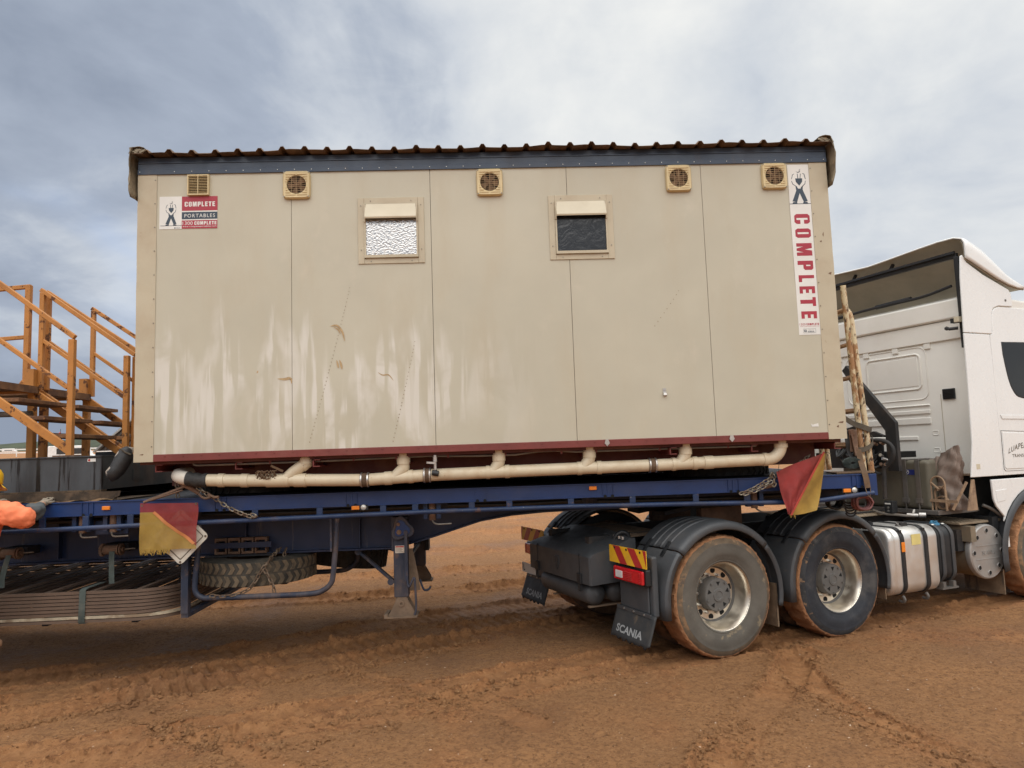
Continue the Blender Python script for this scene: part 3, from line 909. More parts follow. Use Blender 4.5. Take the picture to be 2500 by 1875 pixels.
def ground_material():
    m = bpy.data.materials.new('red_earth')
    m.use_nodes = True
    nt = m.node_tree; L = nt.links.new; N = nt.nodes.new
    b = nt.nodes['Principled BSDF']
    tc = N('ShaderNodeTexCoord')

    def noise(scale, detail=6, rough=0.6, off=0.0, st=(1, 1, 1)):
        mp = N('ShaderNodeMapping'); mp.inputs[1].default_value = (off, off * .7, 0); mp.inputs[3].default_value = st
        L(tc.outputs['Object'], mp.inputs[0])
        n = N('ShaderNodeTexNoise'); n.inputs['Scale'].default_value = scale; n.inputs['Detail'].default_value = detail; n.inputs['Roughness'].default_value = rough
        L(mp.outputs[0], n.inputs['Vector'])
        return n.outputs[0]

    def rmp(f, lo, hi):
        r = N('ShaderNodeMapRange'); r.interpolation_type = 'SMOOTHSTEP'
        r.inputs[1].default_value = lo; r.inputs[2].default_value = hi
        L(f, r.inputs[0]); return r.outputs[0]

    def mix(f, a, c):
        n = N('ShaderNodeMix'); n.data_type = 'RGBA'
        for i, q in ((0, f), (6, a), (7, c)):
            if isinstance(q, float): n.inputs[i].default_value = q
            elif isinstance(q, tuple): n.inputs[i].default_value = (*q, 1)
            else: L(q, n.inputs[i])
        return n.outputs[2]
    ch = N('ShaderNodeAttribute'); ch.attribute_name = 'churn'
    # hard gravelly surface, and clay mud where wheels have worked it
    hard = mix(rmp(noise(0.8, 5, 0.6, 2), .35, .65), (0.330, 0.168, 0.072), (0.385, 0.192, 0.080))
    hard = mix(rmp(noise(22, 4, 0.7, 31), .42, .66), hard, (0.250, 0.120, 0.050))
    hard = mix(rmp(noise(70, 3, 0.7, 3), .58, .70), hard, (0.46, 0.27, 0.135))
    hard = mix(rmp(noise(48, 4, 0.75, 9), .53, .66), hard, (0.150, 0.070, 0.030))
    clay = mix(rmp(noise(1.7, 6, 0.65, 5), .35, .68), (0.345, 0.150, 0.058), (0.430, 0.208, 0.086))
    clay = mix(rmp(noise(9, 8, 0.78, 7), .50, .60), clay, (0.185, 0.076, 0.030))
    clay = mix(rmp(noise(34, 5, 0.75, 17), .54, .64), clay, (0.50, 0.265, 0.120))
    clay = mix(rmp(noise(40, 5, 0.75, 23), .55, .64), clay, (0.130, 0.055, 0.024))
    c = mix(rmp(ch.outputs['Fac'], .25, .72), hard, clay)
    pr = N('ShaderNodeAttribute'); pr.attribute_name = 'press'
    slick = mix(rmp(noise(4, 6, 0.7, 41), .38, .66), (0.315, 0.145, 0.058), (0.440, 0.222, 0.095))     # clay pressed smooth by the wheels
    pm = N('ShaderNodeMath'); pm.operation = 'MULTIPLY'; pm.inputs[1].default_value = 0.8
    L(pr.outputs['Fac'], pm.inputs[0])
    c = mix(pm.outputs[0], c, slick)
    wet = rmp(noise(0.55, 5, 0.6, 13), .50, .68)                     # damp patches: darker, glossier
    c = mix(wet, c, mix(0.45, c, (0.17, 0.078, 0.034)))
    sc_ = N('ShaderNodeVectorMath'); sc_.operation = 'SCALE'; sc_.inputs['Scale'].default_value = 1.06
    L(c, sc_.inputs[0])
    L(sc_.outputs[0], b.inputs['Base Color'])
    rg = N('ShaderNodeMapRange'); rg.inputs[3].default_value = 0.92; rg.inputs[4].default_value = 0.62
    L(wet, rg.inputs[0]); L(rg.outputs[0], b.inputs['Roughness'])
    b.inputs['Specular IOR Level'].default_value = 0.3
    bn = N('ShaderNodeBump'); bn.inputs['Distance'].default_value = 0.035; bn.inputs['Strength'].default_value = 1.0
    L(noise(30, 8, 0.78, 1), bn.inputs['Height'])
    bn2 = N('ShaderNodeBump'); bn2.inputs['Distance'].default_value = 0.008; bn2.inputs['Strength'].default_value = 1.0
    L(noise(170, 4, 0.7, 4), bn2.inputs['Height']); L(bn.outputs[0], bn2.inputs['Normal'])
    L(bn2.outputs[0], b.inputs['Normal'])
    return m


MATS['earth'] = ground_material()
gme.materials.append(MATS['earth'])
ground = bpy.data.objects.new('ground', gme)
COL.objects.link(ground)
tag(ground, 'wet red-brown earth yard churned by wheel tracks', None, kind='structure')

# far ridge under scrub, behind the plain
hm = MB()
hx = np.linspace(-1500, 1500, 260)
rows = [(330, 0.0), (350, 0.25), (372, 0.5), (395, 0.78), (425, 0.98), (460, 1.0), (700, 0.8)]
HY = np.array([r_[0] for r_ in rows]); HF = np.array([r_[1] for r_ in rows])
HXX, HYY = np.meshgrid(hx, HY)
top = 17.2 + 4.5 * fbm(HXX, HXX * 0, 0.0042, 4, 0.5, 5) + 0.9 * fbm(HXX, HYY, 0.06, 3, 0.6, 6)
HZZ = 6.3 + (top - 6.3) * HF[:, None] + (HF[:, None] > 0) * 0.7 * fbm(HXX, HYY, 0.21, 3, 0.7, 8)
hv = np.stack([HXX, HYY, HZZ], -1).reshape(-1, 3)
hi_ = np.arange(len(hv)).reshape(HXX.shape)
hm.add(hv.tolist(), np.stack([hi_[:-1, :-1], hi_[:-1, 1:], hi_[1:, 1:], hi_[1:, :-1]], -1).reshape(-1, 4).tolist())
tag(hm.build('hills', 'hill_scrub'), 'low dark green scrub-covered ridge on the horizon', kind='structure')


def lumps(n, place, size, seed, squash=0.6):
    """many small irregular stones / clods as one mesh"""
    r_ = np.random.default_rng(seed)
    t = (1 + 5 ** .5) / 2
    iv = np.array([(-1, t, 0), (1, t, 0), (-1, -t, 0), (1, -t, 0), (0, -1, t), (0, 1, t), (0, -1, -t), (0, 1, -t), (t, 0, -1), (t, 0, 1), (-t, 0, -1), (-t, 0, 1)]) / 1.9
    fc = np.array([(0, 11, 5), (0, 5, 1), (0, 1, 7), (0, 7, 10), (0, 10, 11), (1, 5, 9), (5, 11, 4), (11, 10, 2), (10, 7, 6), (7, 1, 8), (3, 9, 4), (3, 4, 2), (3, 2, 6), (3, 6, 8), (3, 8, 9), (4, 9, 5), (2, 4, 11), (6, 2, 10), (8, 6, 7), (9, 8, 1)])
    P = place(r_, n)
    S = size(r_, n)
    Z, _ = ground_fields(P[:, 0], P[:, 1])
    V = iv[None] * (1 + r_.uniform(-.35, .35, (n, 12, 1))) * S[:, None, None] * np.stack([r_.uniform(.7, 1.4, n), r_.uniform(.7, 1.3, n), r_.uniform(.5, 1.0, n) * squash * 1.4], -1)[:, None]
    a = r_.uniform(0, 6.28, n)
    x = V[..., 0] * np.cos(a)[:, None] - V[..., 1] * np.sin(a)[:, None]
    y = V[..., 0] * np.sin(a)[:, None] + V[..., 1] * np.cos(a)[:, None]
    V = np.stack([x + P[:, 0:1], y + P[:, 1:2], V[..., 2] + Z[:, None] + S[:, None] * 0.12], -1).reshape(-1, 3)
    F = (fc[None] + (np.arange(n) * 12)[:, None, None]).reshape(-1, 3)
    return V, F


def put_lumps(name, label, mat, V, F, sm=False):
    me = bpy.data.meshes.new(name)
    me.from_pydata(V.tolist(), [], F.tolist())
    me.materials.append(MATS[mat])
    o = bpy.data.objects.new(name, me); COL.objects.link(o)
    return tag(o, label, kind='stuff')


def along_tracks(r_, n):
    out = []
    while len(out) < n:
        pl, w, dep, rid, lug, ch = TRACKS[r_.integers(0, 11)]
        P = smooth_path([(a, b, 0) for a, b in pl], 5)
        i = r_.integers(0, len(P) - 1)
        q = P[i].lerp(P[i + 1], r_.random())
        t = (P[i + 1] - P[i]).normalized()
        s_ = r_.choice((-1, 1)) * (w / 2 + abs(r_.normal(0.02, 0.06)))
        x, y = q.x - t.y * s_, q.y + t.x * s_
        if -5 < x < 6 and -2.3 < y < 7:
            out.append((x, y))
    return np.array(out)


V, F = lumps(11000, along_tracks, lambda r_, n: 0.003 + 0.010 * r_.random(n) ** 2.6 + 0.010 * (r_.random(n) > 0.975), 3)
put_lumps('mud_clods', 'small broken clods of red mud thrown up along the wheel ruts', 'earth', V, F)
# lines of larger turned-over clods
LINES = [[(-4.3, -1.15), (-3.36, -.66), (-2.37, -.10), (-1.18, .475), (-.2, 1.0)], [(-2.5, -.75), (-1.86, -1.226)], [(-2.6, -1.95), (-1.2, -1.22), (.05, -.52), (1.2, .05)], [(-1.9, -1.15), (-.67, -.62), (.4, .0)],
         [(2.2, -.6), (2.26, -.95), (2.40, -1.5), (2.54, -2.1)], [(1.0, -1.95), (1.2, -1.55), (1.5, -1.25), (1.35, -1.7)], [(-1.284, .256), (-.9, -.1), (-.32, -.575)], [(2.3, .35), (3.2, .70), (4.6, 1.25)], [(-4.4, .25), (-3.3, .75), (-1.9, 1.35), (-.3, 2.2)]]


def on_lines(r_, n):
    out = []
    while len(out) < n:
        pl = LINES[r_.integers(0, len(LINES))] if r_.random() > .35 else LINES[0]
        P = smooth_path([(a, b, 0) for a, b in pl], 6)
        i = r_.integers(0, len(P) - 1)
        q = P[i].lerp(P[i + 1], r_.random())
        if r_.random() > .25 + .75 * abs(math.sin(q.x * 3.1 + q.y * 5.3)):
            continue
        out.append((q.x + r_.normal(0, .035), q.y + r_.normal(0, .035)))
    return np.array(out)


V, F = lumps(3600, on_lines, lambda r_, n: 0.006 + 0.018 * r_.random(n) ** 2.0, 13, 0.75)
put_lumps('turned_clods', 'lines of larger dark clods turned over at the edges of the tracks', 'earth', V, F)
V, F = lumps(9000, lambda r_, n: np.stack([r_.uniform(-4.4, 4.6, n), -2.2 + 4.6 * r_.random(n) ** 1.3], -1), lambda r_, n: 0.0025 + 0.008 * r_.random(n) ** 4, 9)
put_lumps('soil_crumbs', 'fine crumbs of earth strewn over the whole yard', 'earth', V, F)
V, F = lumps(700, lambda r_, n: np.stack([r_.uniform(-4, 4, n), -2.2 + 5 * r_.random(n) ** 1.5], -1), lambda r_, n: 0.0025 + 0.005 * r_.random(n) ** 3, 4)
put_lumps('gravel', 'scattered pale gravel pebbles on the red earth', 'pebble_pale', V, F)

# ------------------------------------------------------------------ portable building
ZB = 1.824


def glass_materials():
    m = bpy.data.materials.new('hammered_glass')
    m.use_nodes = True
    nt = m.node_tree; N = nt.nodes.new; L = nt.links.new
    b = nt.nodes['Principled BSDF']
    tc = N('ShaderNodeTexCoord')
    mp = N('ShaderNodeMapping'); mp.inputs[3].default_value = (1.0, 1.0, 1.5)
    L(tc.outputs['Object'], mp.inputs[0])
    wn_ = N('ShaderNodeTexNoise'); wn_.inputs['Scale'].default_value = 25
    L(mp.outputs[0], wn_.inputs['Vector'])
    mx = N('ShaderNodeMix'); mx.data_type = 'VECTOR'; mx.inputs[0].default_value = 0.03
    L(mp.outputs[0], mx.inputs[4]); L(wn_.outputs['Color'], mx.inputs[5])
    vo = N('ShaderNodeTexVoronoi'); vo.feature = 'SMOOTH_F1'; vo.inputs['Scale'].default_value = 62
    L(mx.outputs[1], vo.inputs['Vector'])
    bn = N('ShaderNodeBump'); bn.inputs['Distance'].default_value = 0.006; bn.inputs['Strength'].default_value = 0.55
    L(vo.outputs['Distance'], bn.inputs['Height']); L(bn.outputs[0], b.inputs['Normal'])
    b.inputs['Base Color'].default_value = (0.50, 0.49, 0.48, 1)
    b.inputs['Metallic'].default_value = 0.92
    b.inputs['Roughness'].default_value = 0.2
    MATS['hammered_glass'] = m
    m = bpy.data.materials.new('dark_glass')
    m.use_nodes = True
    nt = m.node_tree; N = nt.nodes.new; L = nt.links.new
    b = nt.nodes['Principled BSDF']
    tc = N('ShaderNodeTexCoord')
    n1 = N('ShaderNodeTexNoise'); n1.inputs['Scale'].default_value = 9; n1.inputs['Detail'].default_value = 5; n1.inputs['Distortion'].default_value = 1.6
    L(tc.outputs['Object'], n1.inputs['Vector'])
    bn = N('ShaderNodeBump'); bn.inputs['Distance'].default_value = 0.006; bn.inputs['Strength'].default_value = 0.6
    L(n1.outputs[0], bn.inputs['Height']); L(bn.outputs[0], b.inputs['Normal'])
    b.inputs['Base Color'].default_value = (0.018, 0.021, 0.026, 1)
    b.inputs['Roughness'].default_value = 0.16
    b.inputs['Specular IOR Level'].default_value = 0.5
    MATS['dark_glass'] = m


glass_materials()

bld = thing('portable_building', 'cream portable toilet building with corrugated roof loaded on the blue trailer', 'building', (0, 1.5, ZB))
SEAMS = [-2.99, -1.708, -0.514, 0.679, 1.873, 2.99]


def sheet_panel(name, P, ux, uz, W, H, depth, amp, seed, nx=26, nz=46):
    """a metal-faced wall panel, its face very slightly oil-canned"""
    P, ux, uz = Vector(P), Vector(ux), Vector(uz)
    nrm = ux.cross(uz).normalized()
    xs, zs = np.meshgrid(np.linspace(0, W, nx + 1), np.linspace(0, H, nz + 1))
    h = amp * fbm(xs + seed * 7.1, zs, 1.4, 3, 0.5, seed)
    edge = np.clip(np.minimum(np.minimum(xs, W - xs), np.minimum(zs, H - zs)) / 0.12, 0, 1)
    h = h * edge
    mb = MB()
    mb.grid(lambda a, b: P + ux * (a * W) + uz * (b * H) + nrm * float(h[int(round(b * nz)), int(round(a * nx))]), nx, nz)
    A = [P, P + ux * W, P + ux * W + uz * H, P + uz * H]
    B = [p - nrm * depth for p in A]
    mb.add(A + B, [(0, 4, 5, 1), (1, 5, 6, 2), (2, 6, 7, 3), (3, 7, 4, 0), (4, 7, 6, 5)])
    return mb.build(name, 'wall_sheet', bld, smooth=30)


for k in range(5):
    x0, x1 = SEAMS[k] + 0.002, SEAMS[k + 1] - 0.002
    sheet_panel('wall_panel', (x0, 0, 1.875), (1, 0, 0), (0, 0, 1), x1 - x0, 2.41, 0.045, 0.004, k + 1)
for k in range(2):   # end walls
    for j in range(3):
        if k == 0:
            sheet_panel('wall_panel', (-2.995, 0.99 + j * 0.98, 1.875), (0, -1, 0), (0, 0, 1), 0.976, 2.41, 0.045, 0.002, 11 + j, 8, 16)
        else:
            sheet_panel('wall_panel', (2.995, 0.012 + j * 0.98, 1.875), (0, 1, 0), (0, 0, 1), 0.976, 2.41, 0.045, 0.002, 15 + j, 8, 16)
sheet_panel('wall_panel', (2.99, 2.96, 1.875), (-1, 0, 0), (0, 0, 1), 5.98, 2.41, 0.045, 0.002, 19, 20, 16)
MB().box(-2.94, 2.94, 0.046, 0.056, 1.88, 4.28).build('wall_lining', 'joint_dark', bld, 0)

# corner flashings, folded round the corners
for sx in (-1, 1):
    for yy in (0, 1):
        mb = MB()
        y_, d_ = (-0.004, 1) if yy == 0 else (2.965, -1)
        a = (sx * 2.845, y_); b = (sx * 3.004, y_); c = (sx * 3.004, y_ + d_ * 0.16)
        n = 24
        zz = [ZB + (4.279 - ZB) * i / n for i in range(n + 1)]
        jit = [0.0025 * random.uniform(-1, 1) if 0 < i < n else 0 for i in range(n + 1)]
        vv, ff = [], []
        for i in range(n + 1):
            vv += [(a[0], a[1], zz[i]), (b[0] + sx * jit[i], b[1] + jit[i] * .6, zz[i]), (c[0], c[1], zz[i])]
        for i in range(n):
            ff += [(i * 3, i * 3 + 1, i * 3 + 4, i * 3 + 3), (i * 3 + 1, i * 3 + 2, i * 3 + 5, i * 3 + 4)]
        mb.add(vv, ff)
        fl = mb.build('corner_flashing', 'wall_trim', bld, 0, solid=0.003)
        if yy == 0:
            sc = MB()
            for i in range(12):
                z = 1.95 + i * 0.207
                sc.cyl((sx * 2.858, -0.0045, z), (sx * 2.858, -0.009, z), 0.0055, n=8)
            sc.build('rivet', 'screw', fl, 0)

# floor frame
fr = MB().box(-2.845, 2.845, -0.008, 0.06, ZB, 1.884).build('base_rail', 'red_paint', bld, 0, bevel=0.004)
rv = MB()
for i in range(38):
    rv.cyl((-2.75 + i * 0.149, -0.0085, 1.868), (-2.75 + i * 0.149, -0.0125, 1.868), 0.006, n=8)
rv.build('rivet', 'red_paint', fr, 0)
MB().box(-2.98, 2.98, 0.061, 2.94, 1.80, 1.874).build('floor', 'red_dark', bld, 0)
MB().box(-2.86, 2.9, .395, .407, 1.61, 1.7985).build('floor_bearer', 'red_dark', bld, 0)
for y in (0.52, 1.5, 2.48):
    mb = MB()
    mb.box(-2.86, 2.9, y - 0.006, y + 0.006, 1.70, 1.799).box(-2.86, 2.9, y - 0.05, y + 0.05, 1.690, 1.700).box(-2.86, 2.9, y - 0.05, y + 0.05, 1.790, 1.7995)
    mb.build('floor_bearer', 'red_dark', bld, 0)
for x in (-2.86, -2.2, -1.545, -0.8, 0.0, 0.75, 1.478, 2.2, 2.93):
    y0 = 0.035 if x in (-1.545, 1.478) else 0.075
    mb = MB()
    mb.box(x - 0.005, x + 0.005, y0, 2.9, 1.745, 1.799).box(x - 0.005, x + 0.055, y0, 2.9, 1.738, 1.746).box(x - 0.005, x + 0.055, y0, 2.9, 1.792, 1.7997)
    mb.build('floor_joist', 'red_paint', bld, 0)
for (x, z) in ((0.93, 1.853), (2.0, 1.853)):
    MB().poly([(x - .012, -.012, z + .032), (x + .012, -.012, z + .032), (x + .022, -.012, z), (x, -.012, z - .026), (x - .022, -.012, z)], (0, -.006, 0)).build('tie_clip', 'steel', bld, 0)

# eave fascia and roof
mb = MB()
prof = [(0.02, 4.276), (-0.014, 4.276), (-0.014, 4.316), (-0.0095, 4.319), (-0.0095, 4.369), (-0.017, 4.372), (-0.017, 4.378), (-0.004, 4.382), (-0.004, 4.425), (0.02, 4.425)]
nx = 30
vv = [(-3.004 + 6.012 * i / nx, y + 0.0015 * math.sin(i * 2.1), z + 0.006 * (i / nx)) for i in range(nx + 1) for y, z in prof]
ff = [(i * 10 + j, i * 10 + j + 1, i * 10 + 11 + j, i * 10 + 10 + j) for i in range(nx) for j in range(9)]
mb.add(vv, ff)
mb.add([vv[j] for j in range(10)], [tuple(range(10))]).add([vv[nx * 10 + j] for j in range(10)], [tuple(range(10))])
fas = mb.build('fascia', 'fascia', bld, 25)
rv = MB()
for i in range(42):
    if i in (1,):
        continue
    x = -2.985 + i * 0.1455
    rv.cyl((x, -0.0145, 4.297 + 0.001 * i * .15), (x, -0.018, 4.297 + .001 * i * .15), 0.0034, n=8)
rv.build('screw_head', 'screw_bright', fas, 0)

ribs = [-2.898 + 0.19 * k for k in range(31)]
px = [(-3.01, 0)]
for x in ribs:
    px += [(x - 0.030, 0), (x - 0.011, 1), (x + 0.011, 1), (x + 0.030, 0), (x + 0.062, 0), (x + 0.13, 0)]
px.append((3.02, 0))
rows = [(-0.098, 4.432), (-0.085, 4.437), (-0.03, 4.440), (0.1, 4.448), (1.5, 4.53), (3.06, 4.62)]
mb = MB()
vv = []
for j, (y, z) in enumerate(rows):
    for i, (x, h) in enumerate(px):
        w = 0.0
        dy = 0.0
        if j <= 2:
            w = (0.006 * math.sin(x * 3.1) + 0.005 * math.sin(x * 11.7 + 2) - 0.003) * (1 - j * .3)
            dy = 0.008 * math.sin(x * 5.3 + 1) + (0.006 * math.sin(x * 23.0) if j == 0 else 0)
            if 0.75 < x < 0.95:
                w += 0.010 * math.sin((x - .75) * 15.7)
        vv.append((x, y + dy, z + h * 0.029 + w))
n = len(px)
ff = [(j * n + i, j * n + i + 1, j * n + n + i + 1, j * n + n + i) for j in range(len(rows) - 1) for i in range(n - 1)]
mb.add(vv, ff)
roof = mb.build('roof', 'roof_sheet', bld, 40, solid=0.004)
# crumpled end cappings
for sx in (-1, 1):
    mb = MB()
    n, k = 26, 7

    def capping(a, b, sx=sx):
        y = -0.095 + 3.13 * (a ** 1.8)
        z_top = 4.468 + (y + 0.1) * 0.055
        # folded over the roof edge, down the end wall
        fold = [(-0.09, 0.010), (-0.03, 0.022), (0.02, 0.016), (0.030, -0.03), (0.036, -0.16), (0.028, -0.30), (0.010, -0.42)]
        q = b * (len(fold) - 1)
        i = min(int(q), len(fold) - 2)
        t = q - i
        ox = fold[i][0] * (1 - t) + fold[i + 1][0] * t
        oz = fold[i][1] * (1 - t) + fold[i + 1][1] * t
        cr = 0.008 * math.sin(b * 9 + a * 31 + sx) + 0.007 * math.sin(b * 23 + a * 57)
        return (sx * (3.008 + ox + cr * (1 if b > .3 else .5)), y + 0.010 * math.sin(b * 13 + sx * 2), z_top + oz + cr * 0.5)
    mb.grid(capping, n, 14)
    mb.build('roof_capping', 'roof_cap', bld, 50, solid=0.004)
    mb = MB()
    for q in range(5):
        t = q / 4
        mb.add([(sx * (2.90 + .03 * q), -0.10 + .006 * (q % 2), 4.45 + 0.024 * math.sin(q * 2)), (sx * (2.95 + .02 * q), -0.10, 4.428 + .01 * (q % 2)),
                (sx * (2.99 + .015 * q), -0.085, 4.475 - .01 * q), (sx * (2.93 + .02 * q), -0.06, 4.49 - .006 * q)], [(0, 1, 2, 3)])
    mb.build('torn_flashing', 'roof_cap', roof, 0, solid=0.003)


def exhaust_fan(x0, x1, z0, z1):
    cx, cz = (x0 + x1) / 2, (z0 + z1) / 2
    hw, hh = (x1 - x0) / 2, (z1 - z0) / 2
    r0 = 0.083
    n = 48
    mb = MB()
    ring = []
    for (kind, sc, y) in (('sq', 1.0, -0.001), ('sq', 1.0, -0.022), ('sq', 0.93, -0.034), ('c', 1.0, -0.030), ('c', 0.97, -0.012)):
        for i in range(n):
            t = 2 * math.pi * i / n
            c, s_ = math.cos(t), math.sin(t)
            if kind == 'sq':
                p = 9.0
                rr = (abs(c) ** p + abs(s_) ** p) ** (-1 / p)
                ring.append((cx + c * rr * hw * sc, y, cz + s_ * rr * hh * sc))
            else:
                ring.append((cx + c * r0 * sc, y, cz + s_ * r0 * sc))
    ff = [(j * n + i, j * n + (i + 1) % n, j * n + n + (i + 1) % n, j * n + n + i) for j in range(4) for i in range(n)]
    mb.add(ring, ff)
    for s_ in (-1, 1):     # louvre ridges above and below the opening
        for k in range(4):
            z = cz + s_ * (0.028 + 0.021 * k)
            w = hw * 0.78
            half = math.sqrt(max(0, r0 ** 2 - (z - cz) ** 2)) + 0.006
            if half < w:
                mb.bar((cx - w, -0.034, z), (cx - half, -0.034, z), 0.006, 0.006)
                mb.bar((cx + half, -0.034, z), (cx + w, -0.034, z), 0.006, 0.006)
    f = mb.build('exhaust_fan', 'vent_plastic', bld, 35)
    MB().cyl((cx, -0.004, cz), (cx, -0.002, cz), r0 * 1.02, n=32).build('duct', 'vent_inside', f, 0)
    bl = MB()
    for k in range(5):
        t = k * 2 * math.pi / 5 + x0
        e = Vector((math.cos(t), 0, math.sin(t))); p = Vector((-e.z, 0, e.x))
        c = Vector((cx, -0.012, cz))
        bl.add([c + e * .012 - p * .010, c + e * .075 - p * .028, c + e * .075 + p * .026 + Vector((0, -.006, 0)), c + e * .012 + p * .012 + Vector((0, -.004, 0))], [(0, 1, 2, 3)])
    bl.cyl((cx, -0.006, cz), (cx, -0.018, cz), 0.018, n=12)
    bl.build('fan_blade', 'fan_blade', f, 0, solid=0.002)
    gr = MB()
    for k in range(-4, 5):
        z = cz + k * 0.0185
        half = math.sqrt(max(0, r0 ** 2 - (z - cz) ** 2))
        if half > 0.01:
            gr.bar((cx - half, -0.029, z), (cx + half, -0.029, z), 0.003, 0.0026)
    for k in (-1, 0, 1):
        x = cx + k * 0.040
        half = math.sqrt(max(0, r0 ** 2 - (x - cx) ** 2))
        gr.bar((x, -0.031, cz - half), (x, -0.031, cz + half), 0.003, 0.003, up=(0, 1, 0))
    gr.build('grille', 'grille_darkened', f, 0)
    sc = MB()
    for a in (-1, 1):
        for b in (-1, 1):
            sc.cyl((cx + a * hw * .88, -0.033, cz + b * hh * .88), (cx + a * hw * .88, -0.037, cz + b * hh * .88), 0.006, n=8)
    sc.build('screw_head', 'screw', f, 0)


for a in ((-1.774, -1.540, 4.036, 4.280), (-0.110, 0.120, 4.030, 4.270), (1.555, 1.781, 4.035, 4.274), (2.412, 2.637, 4.040, 4.275)):
    exhaust_fan(*a)

# fixed louvre vent
x0, x1, z0, z1 = -2.582, -2.401, 4.084, 4.264
mb = MB()
mb.box(x0, x0 + .010, -0.028, 0, z0, z1).box(x1 - .010, x1, -0.028, 0, z0, z1).box(x0 + .010, x1 - .010, -0.028, 0, z0, z0 + .011).box(x0 + .010, x1 - .010, -0.028, 0, z1 - .011, z1)
vent = mb.build('louvre_vent', 'vent_plastic', bld, 0)
MB().box(x0 + .010, x1 - .010, -0.003, -0.001, z0 + .011, z1 - .011).build('duct', 'vent_inside', vent, 0)
for k in range(11):
    z = z0 + 0.020 + k * 0.0141
    MB().bar((x0 + .010, -0.020, z), (x1 - .010, -0.020, z), 0.014, 0.004, up=(0, -.5, 1)).build('louvre', 'vent_plastic', vent, 0)
MB().box((x0 + x1) / 2 - .003, (x0 + x1) / 2 + .003, -0.029, -0.025, z0 + .011, z1 - .011).build('mullion', 'vent_plastic', vent, 0)


def window(x0, x1, z0, z1, glass):
    w = 0.053
    mb = MB()
    mb.box(x0, x0 + w, -0.010, 0.002, z0, z1)
    fr_ = mb.build('window', 'wall_trim', bld, 0, bevel=0.002)
    for (a, b, c, d) in ((x1 - w, x1, z0, z1), (x0 + w + .001, x1 - w - .001, z1 - w - .004, z1), (x0 + w + .001, x1 - w - .001, z0, z0 + .042)):
        MB().box(a, b, -0.0095, 0.002, c, d).build('frame', 'wall_trim', fr_, 0, bevel=0.002)
    ix0, ix1, iz0, iz1 = x0 + w + .001, x1 - w - .001, z0 + .043, z1 - w - .005
    mb = MB()
    mb.box(ix0, ix0 + .014, -0.020, 0.0, iz0 + .030, iz1).box(ix1 - .014, ix1, -0.020, 0.0, iz0 + .030, iz1).box(ix0, ix1, -0.026, 0.0, iz0 + .006, iz0 + .030)
    mb.box(ix0 + .02, ix1 - .01, -0.0115, -0.0105, iz0 - .002, iz0 + .004)
    mb.build('sash', 'wall_trim', fr_, 0)
    MB().box(ix0 + .014, ix1 - .014, -0.006, -0.003, iz0 + .030, iz1 - .01).build('pane', glass, fr_, 0)
    # sloping rain hood over the upper sash
    hd = MB()
    a, b = ix0 + .012, ix1 - .012
    zt, zb = iz1 - .002, iz1 - .128
    hd.add([(a + .004, -.018, zt), (b - .004, -.018, zt), (b, -.062, zb), (a, -.062, zb)], [(0, 1, 2, 3)])
    hd.add([(a, -.062, zb), (b, -.062, zb), (b, -.058, zb - .012), (a, -.058, zb - .012)], [(0, 1, 2, 3)])
    for x in (a, b):
        hd.add([(x, -.018, zt), (x, -.062, zb), (x, -.058, zb - .012), (x, -.004, zb - .012), (x, -.004, zt)], [(0, 1, 2, 3, 4)])
    hd.build('rain_hood', 'hood', fr_, 0, solid=0.003)
    for x in (ix0 + .006, ix1 - .006):
        MB().box(x - .006, x + .006, -0.030, -0.0205, iz1 - .16, iz1).build('hood_bracket', 'wall_trim', fr_, 0)
    sc = MB()
    for a_ in (x0 + .026, x1 - .026):
        for z in (z0 + .12, z1 - .07):
            sc.cyl((a_, -.0105, z), (a_, -.014, z), .005, n=8)
    for a_ in (x0 + .11, x1 - .11):
        for z in (z0 + .02, z1 - .03):
            sc.cyl((a_, -.0105, z), (a_, -.014, z), .005, n=8)
    sc.build('screw_head', 'screw', fr_, 0)


window(-1.139, -0.571, 3.452, 4.034, 'hammered_glass')
window(0.511, 1.074, 3.450, 4.024, 'dark_glass')

# the man of the sign: flat shapes, coordinates in the sign's own picture (x right 0..248, y up 0..358)
FIG = [[(96, 180), (116, 155), (133, 155), (153, 180), (150, 145), (183, 57), (153, 49), (125, 120), (100, 49), (66, 57), (100, 140)],
       [(98, 235), (152, 235), (150, 208), (126, 178), (102, 208)],
       [(114, 272), (119, 272), (122, 235), (117, 235)], [(139, 272), (143, 272), (138, 235), (133, 235)],
       [(70, 50), (100, 50), (102, 38), (64, 38)], [(148, 50), (178, 50), (186, 38), (146, 38)],
       [(106, 290), (122, 278), (138, 286), (142, 312), (136, 292), (122, 284)], [(128, 296), (136, 300), (137, 308)],
       [(82, 265), (72, 232), (67, 228), (78, 266), (90, 272), (92, 268)], [(166, 268), (174, 230), (179, 228), (171, 270), (156, 275), (155, 271)],
       [(67, 216), (74, 190), (108, 166), (110, 170), (78, 193), (71, 216)], [(178, 216), (172, 190), (140, 160), (137, 164), (168, 193), (174, 216)],
       [(12, 40), (238, 40), (238, 36), (12, 36)]]


def figure(mb, ox, oz, sc, y):
    for pl in FIG:
        mb.poly([(ox + px_ * sc, y, oz + pz_ * sc) for px_, pz_ in pl], (0, -0.0008, 0))


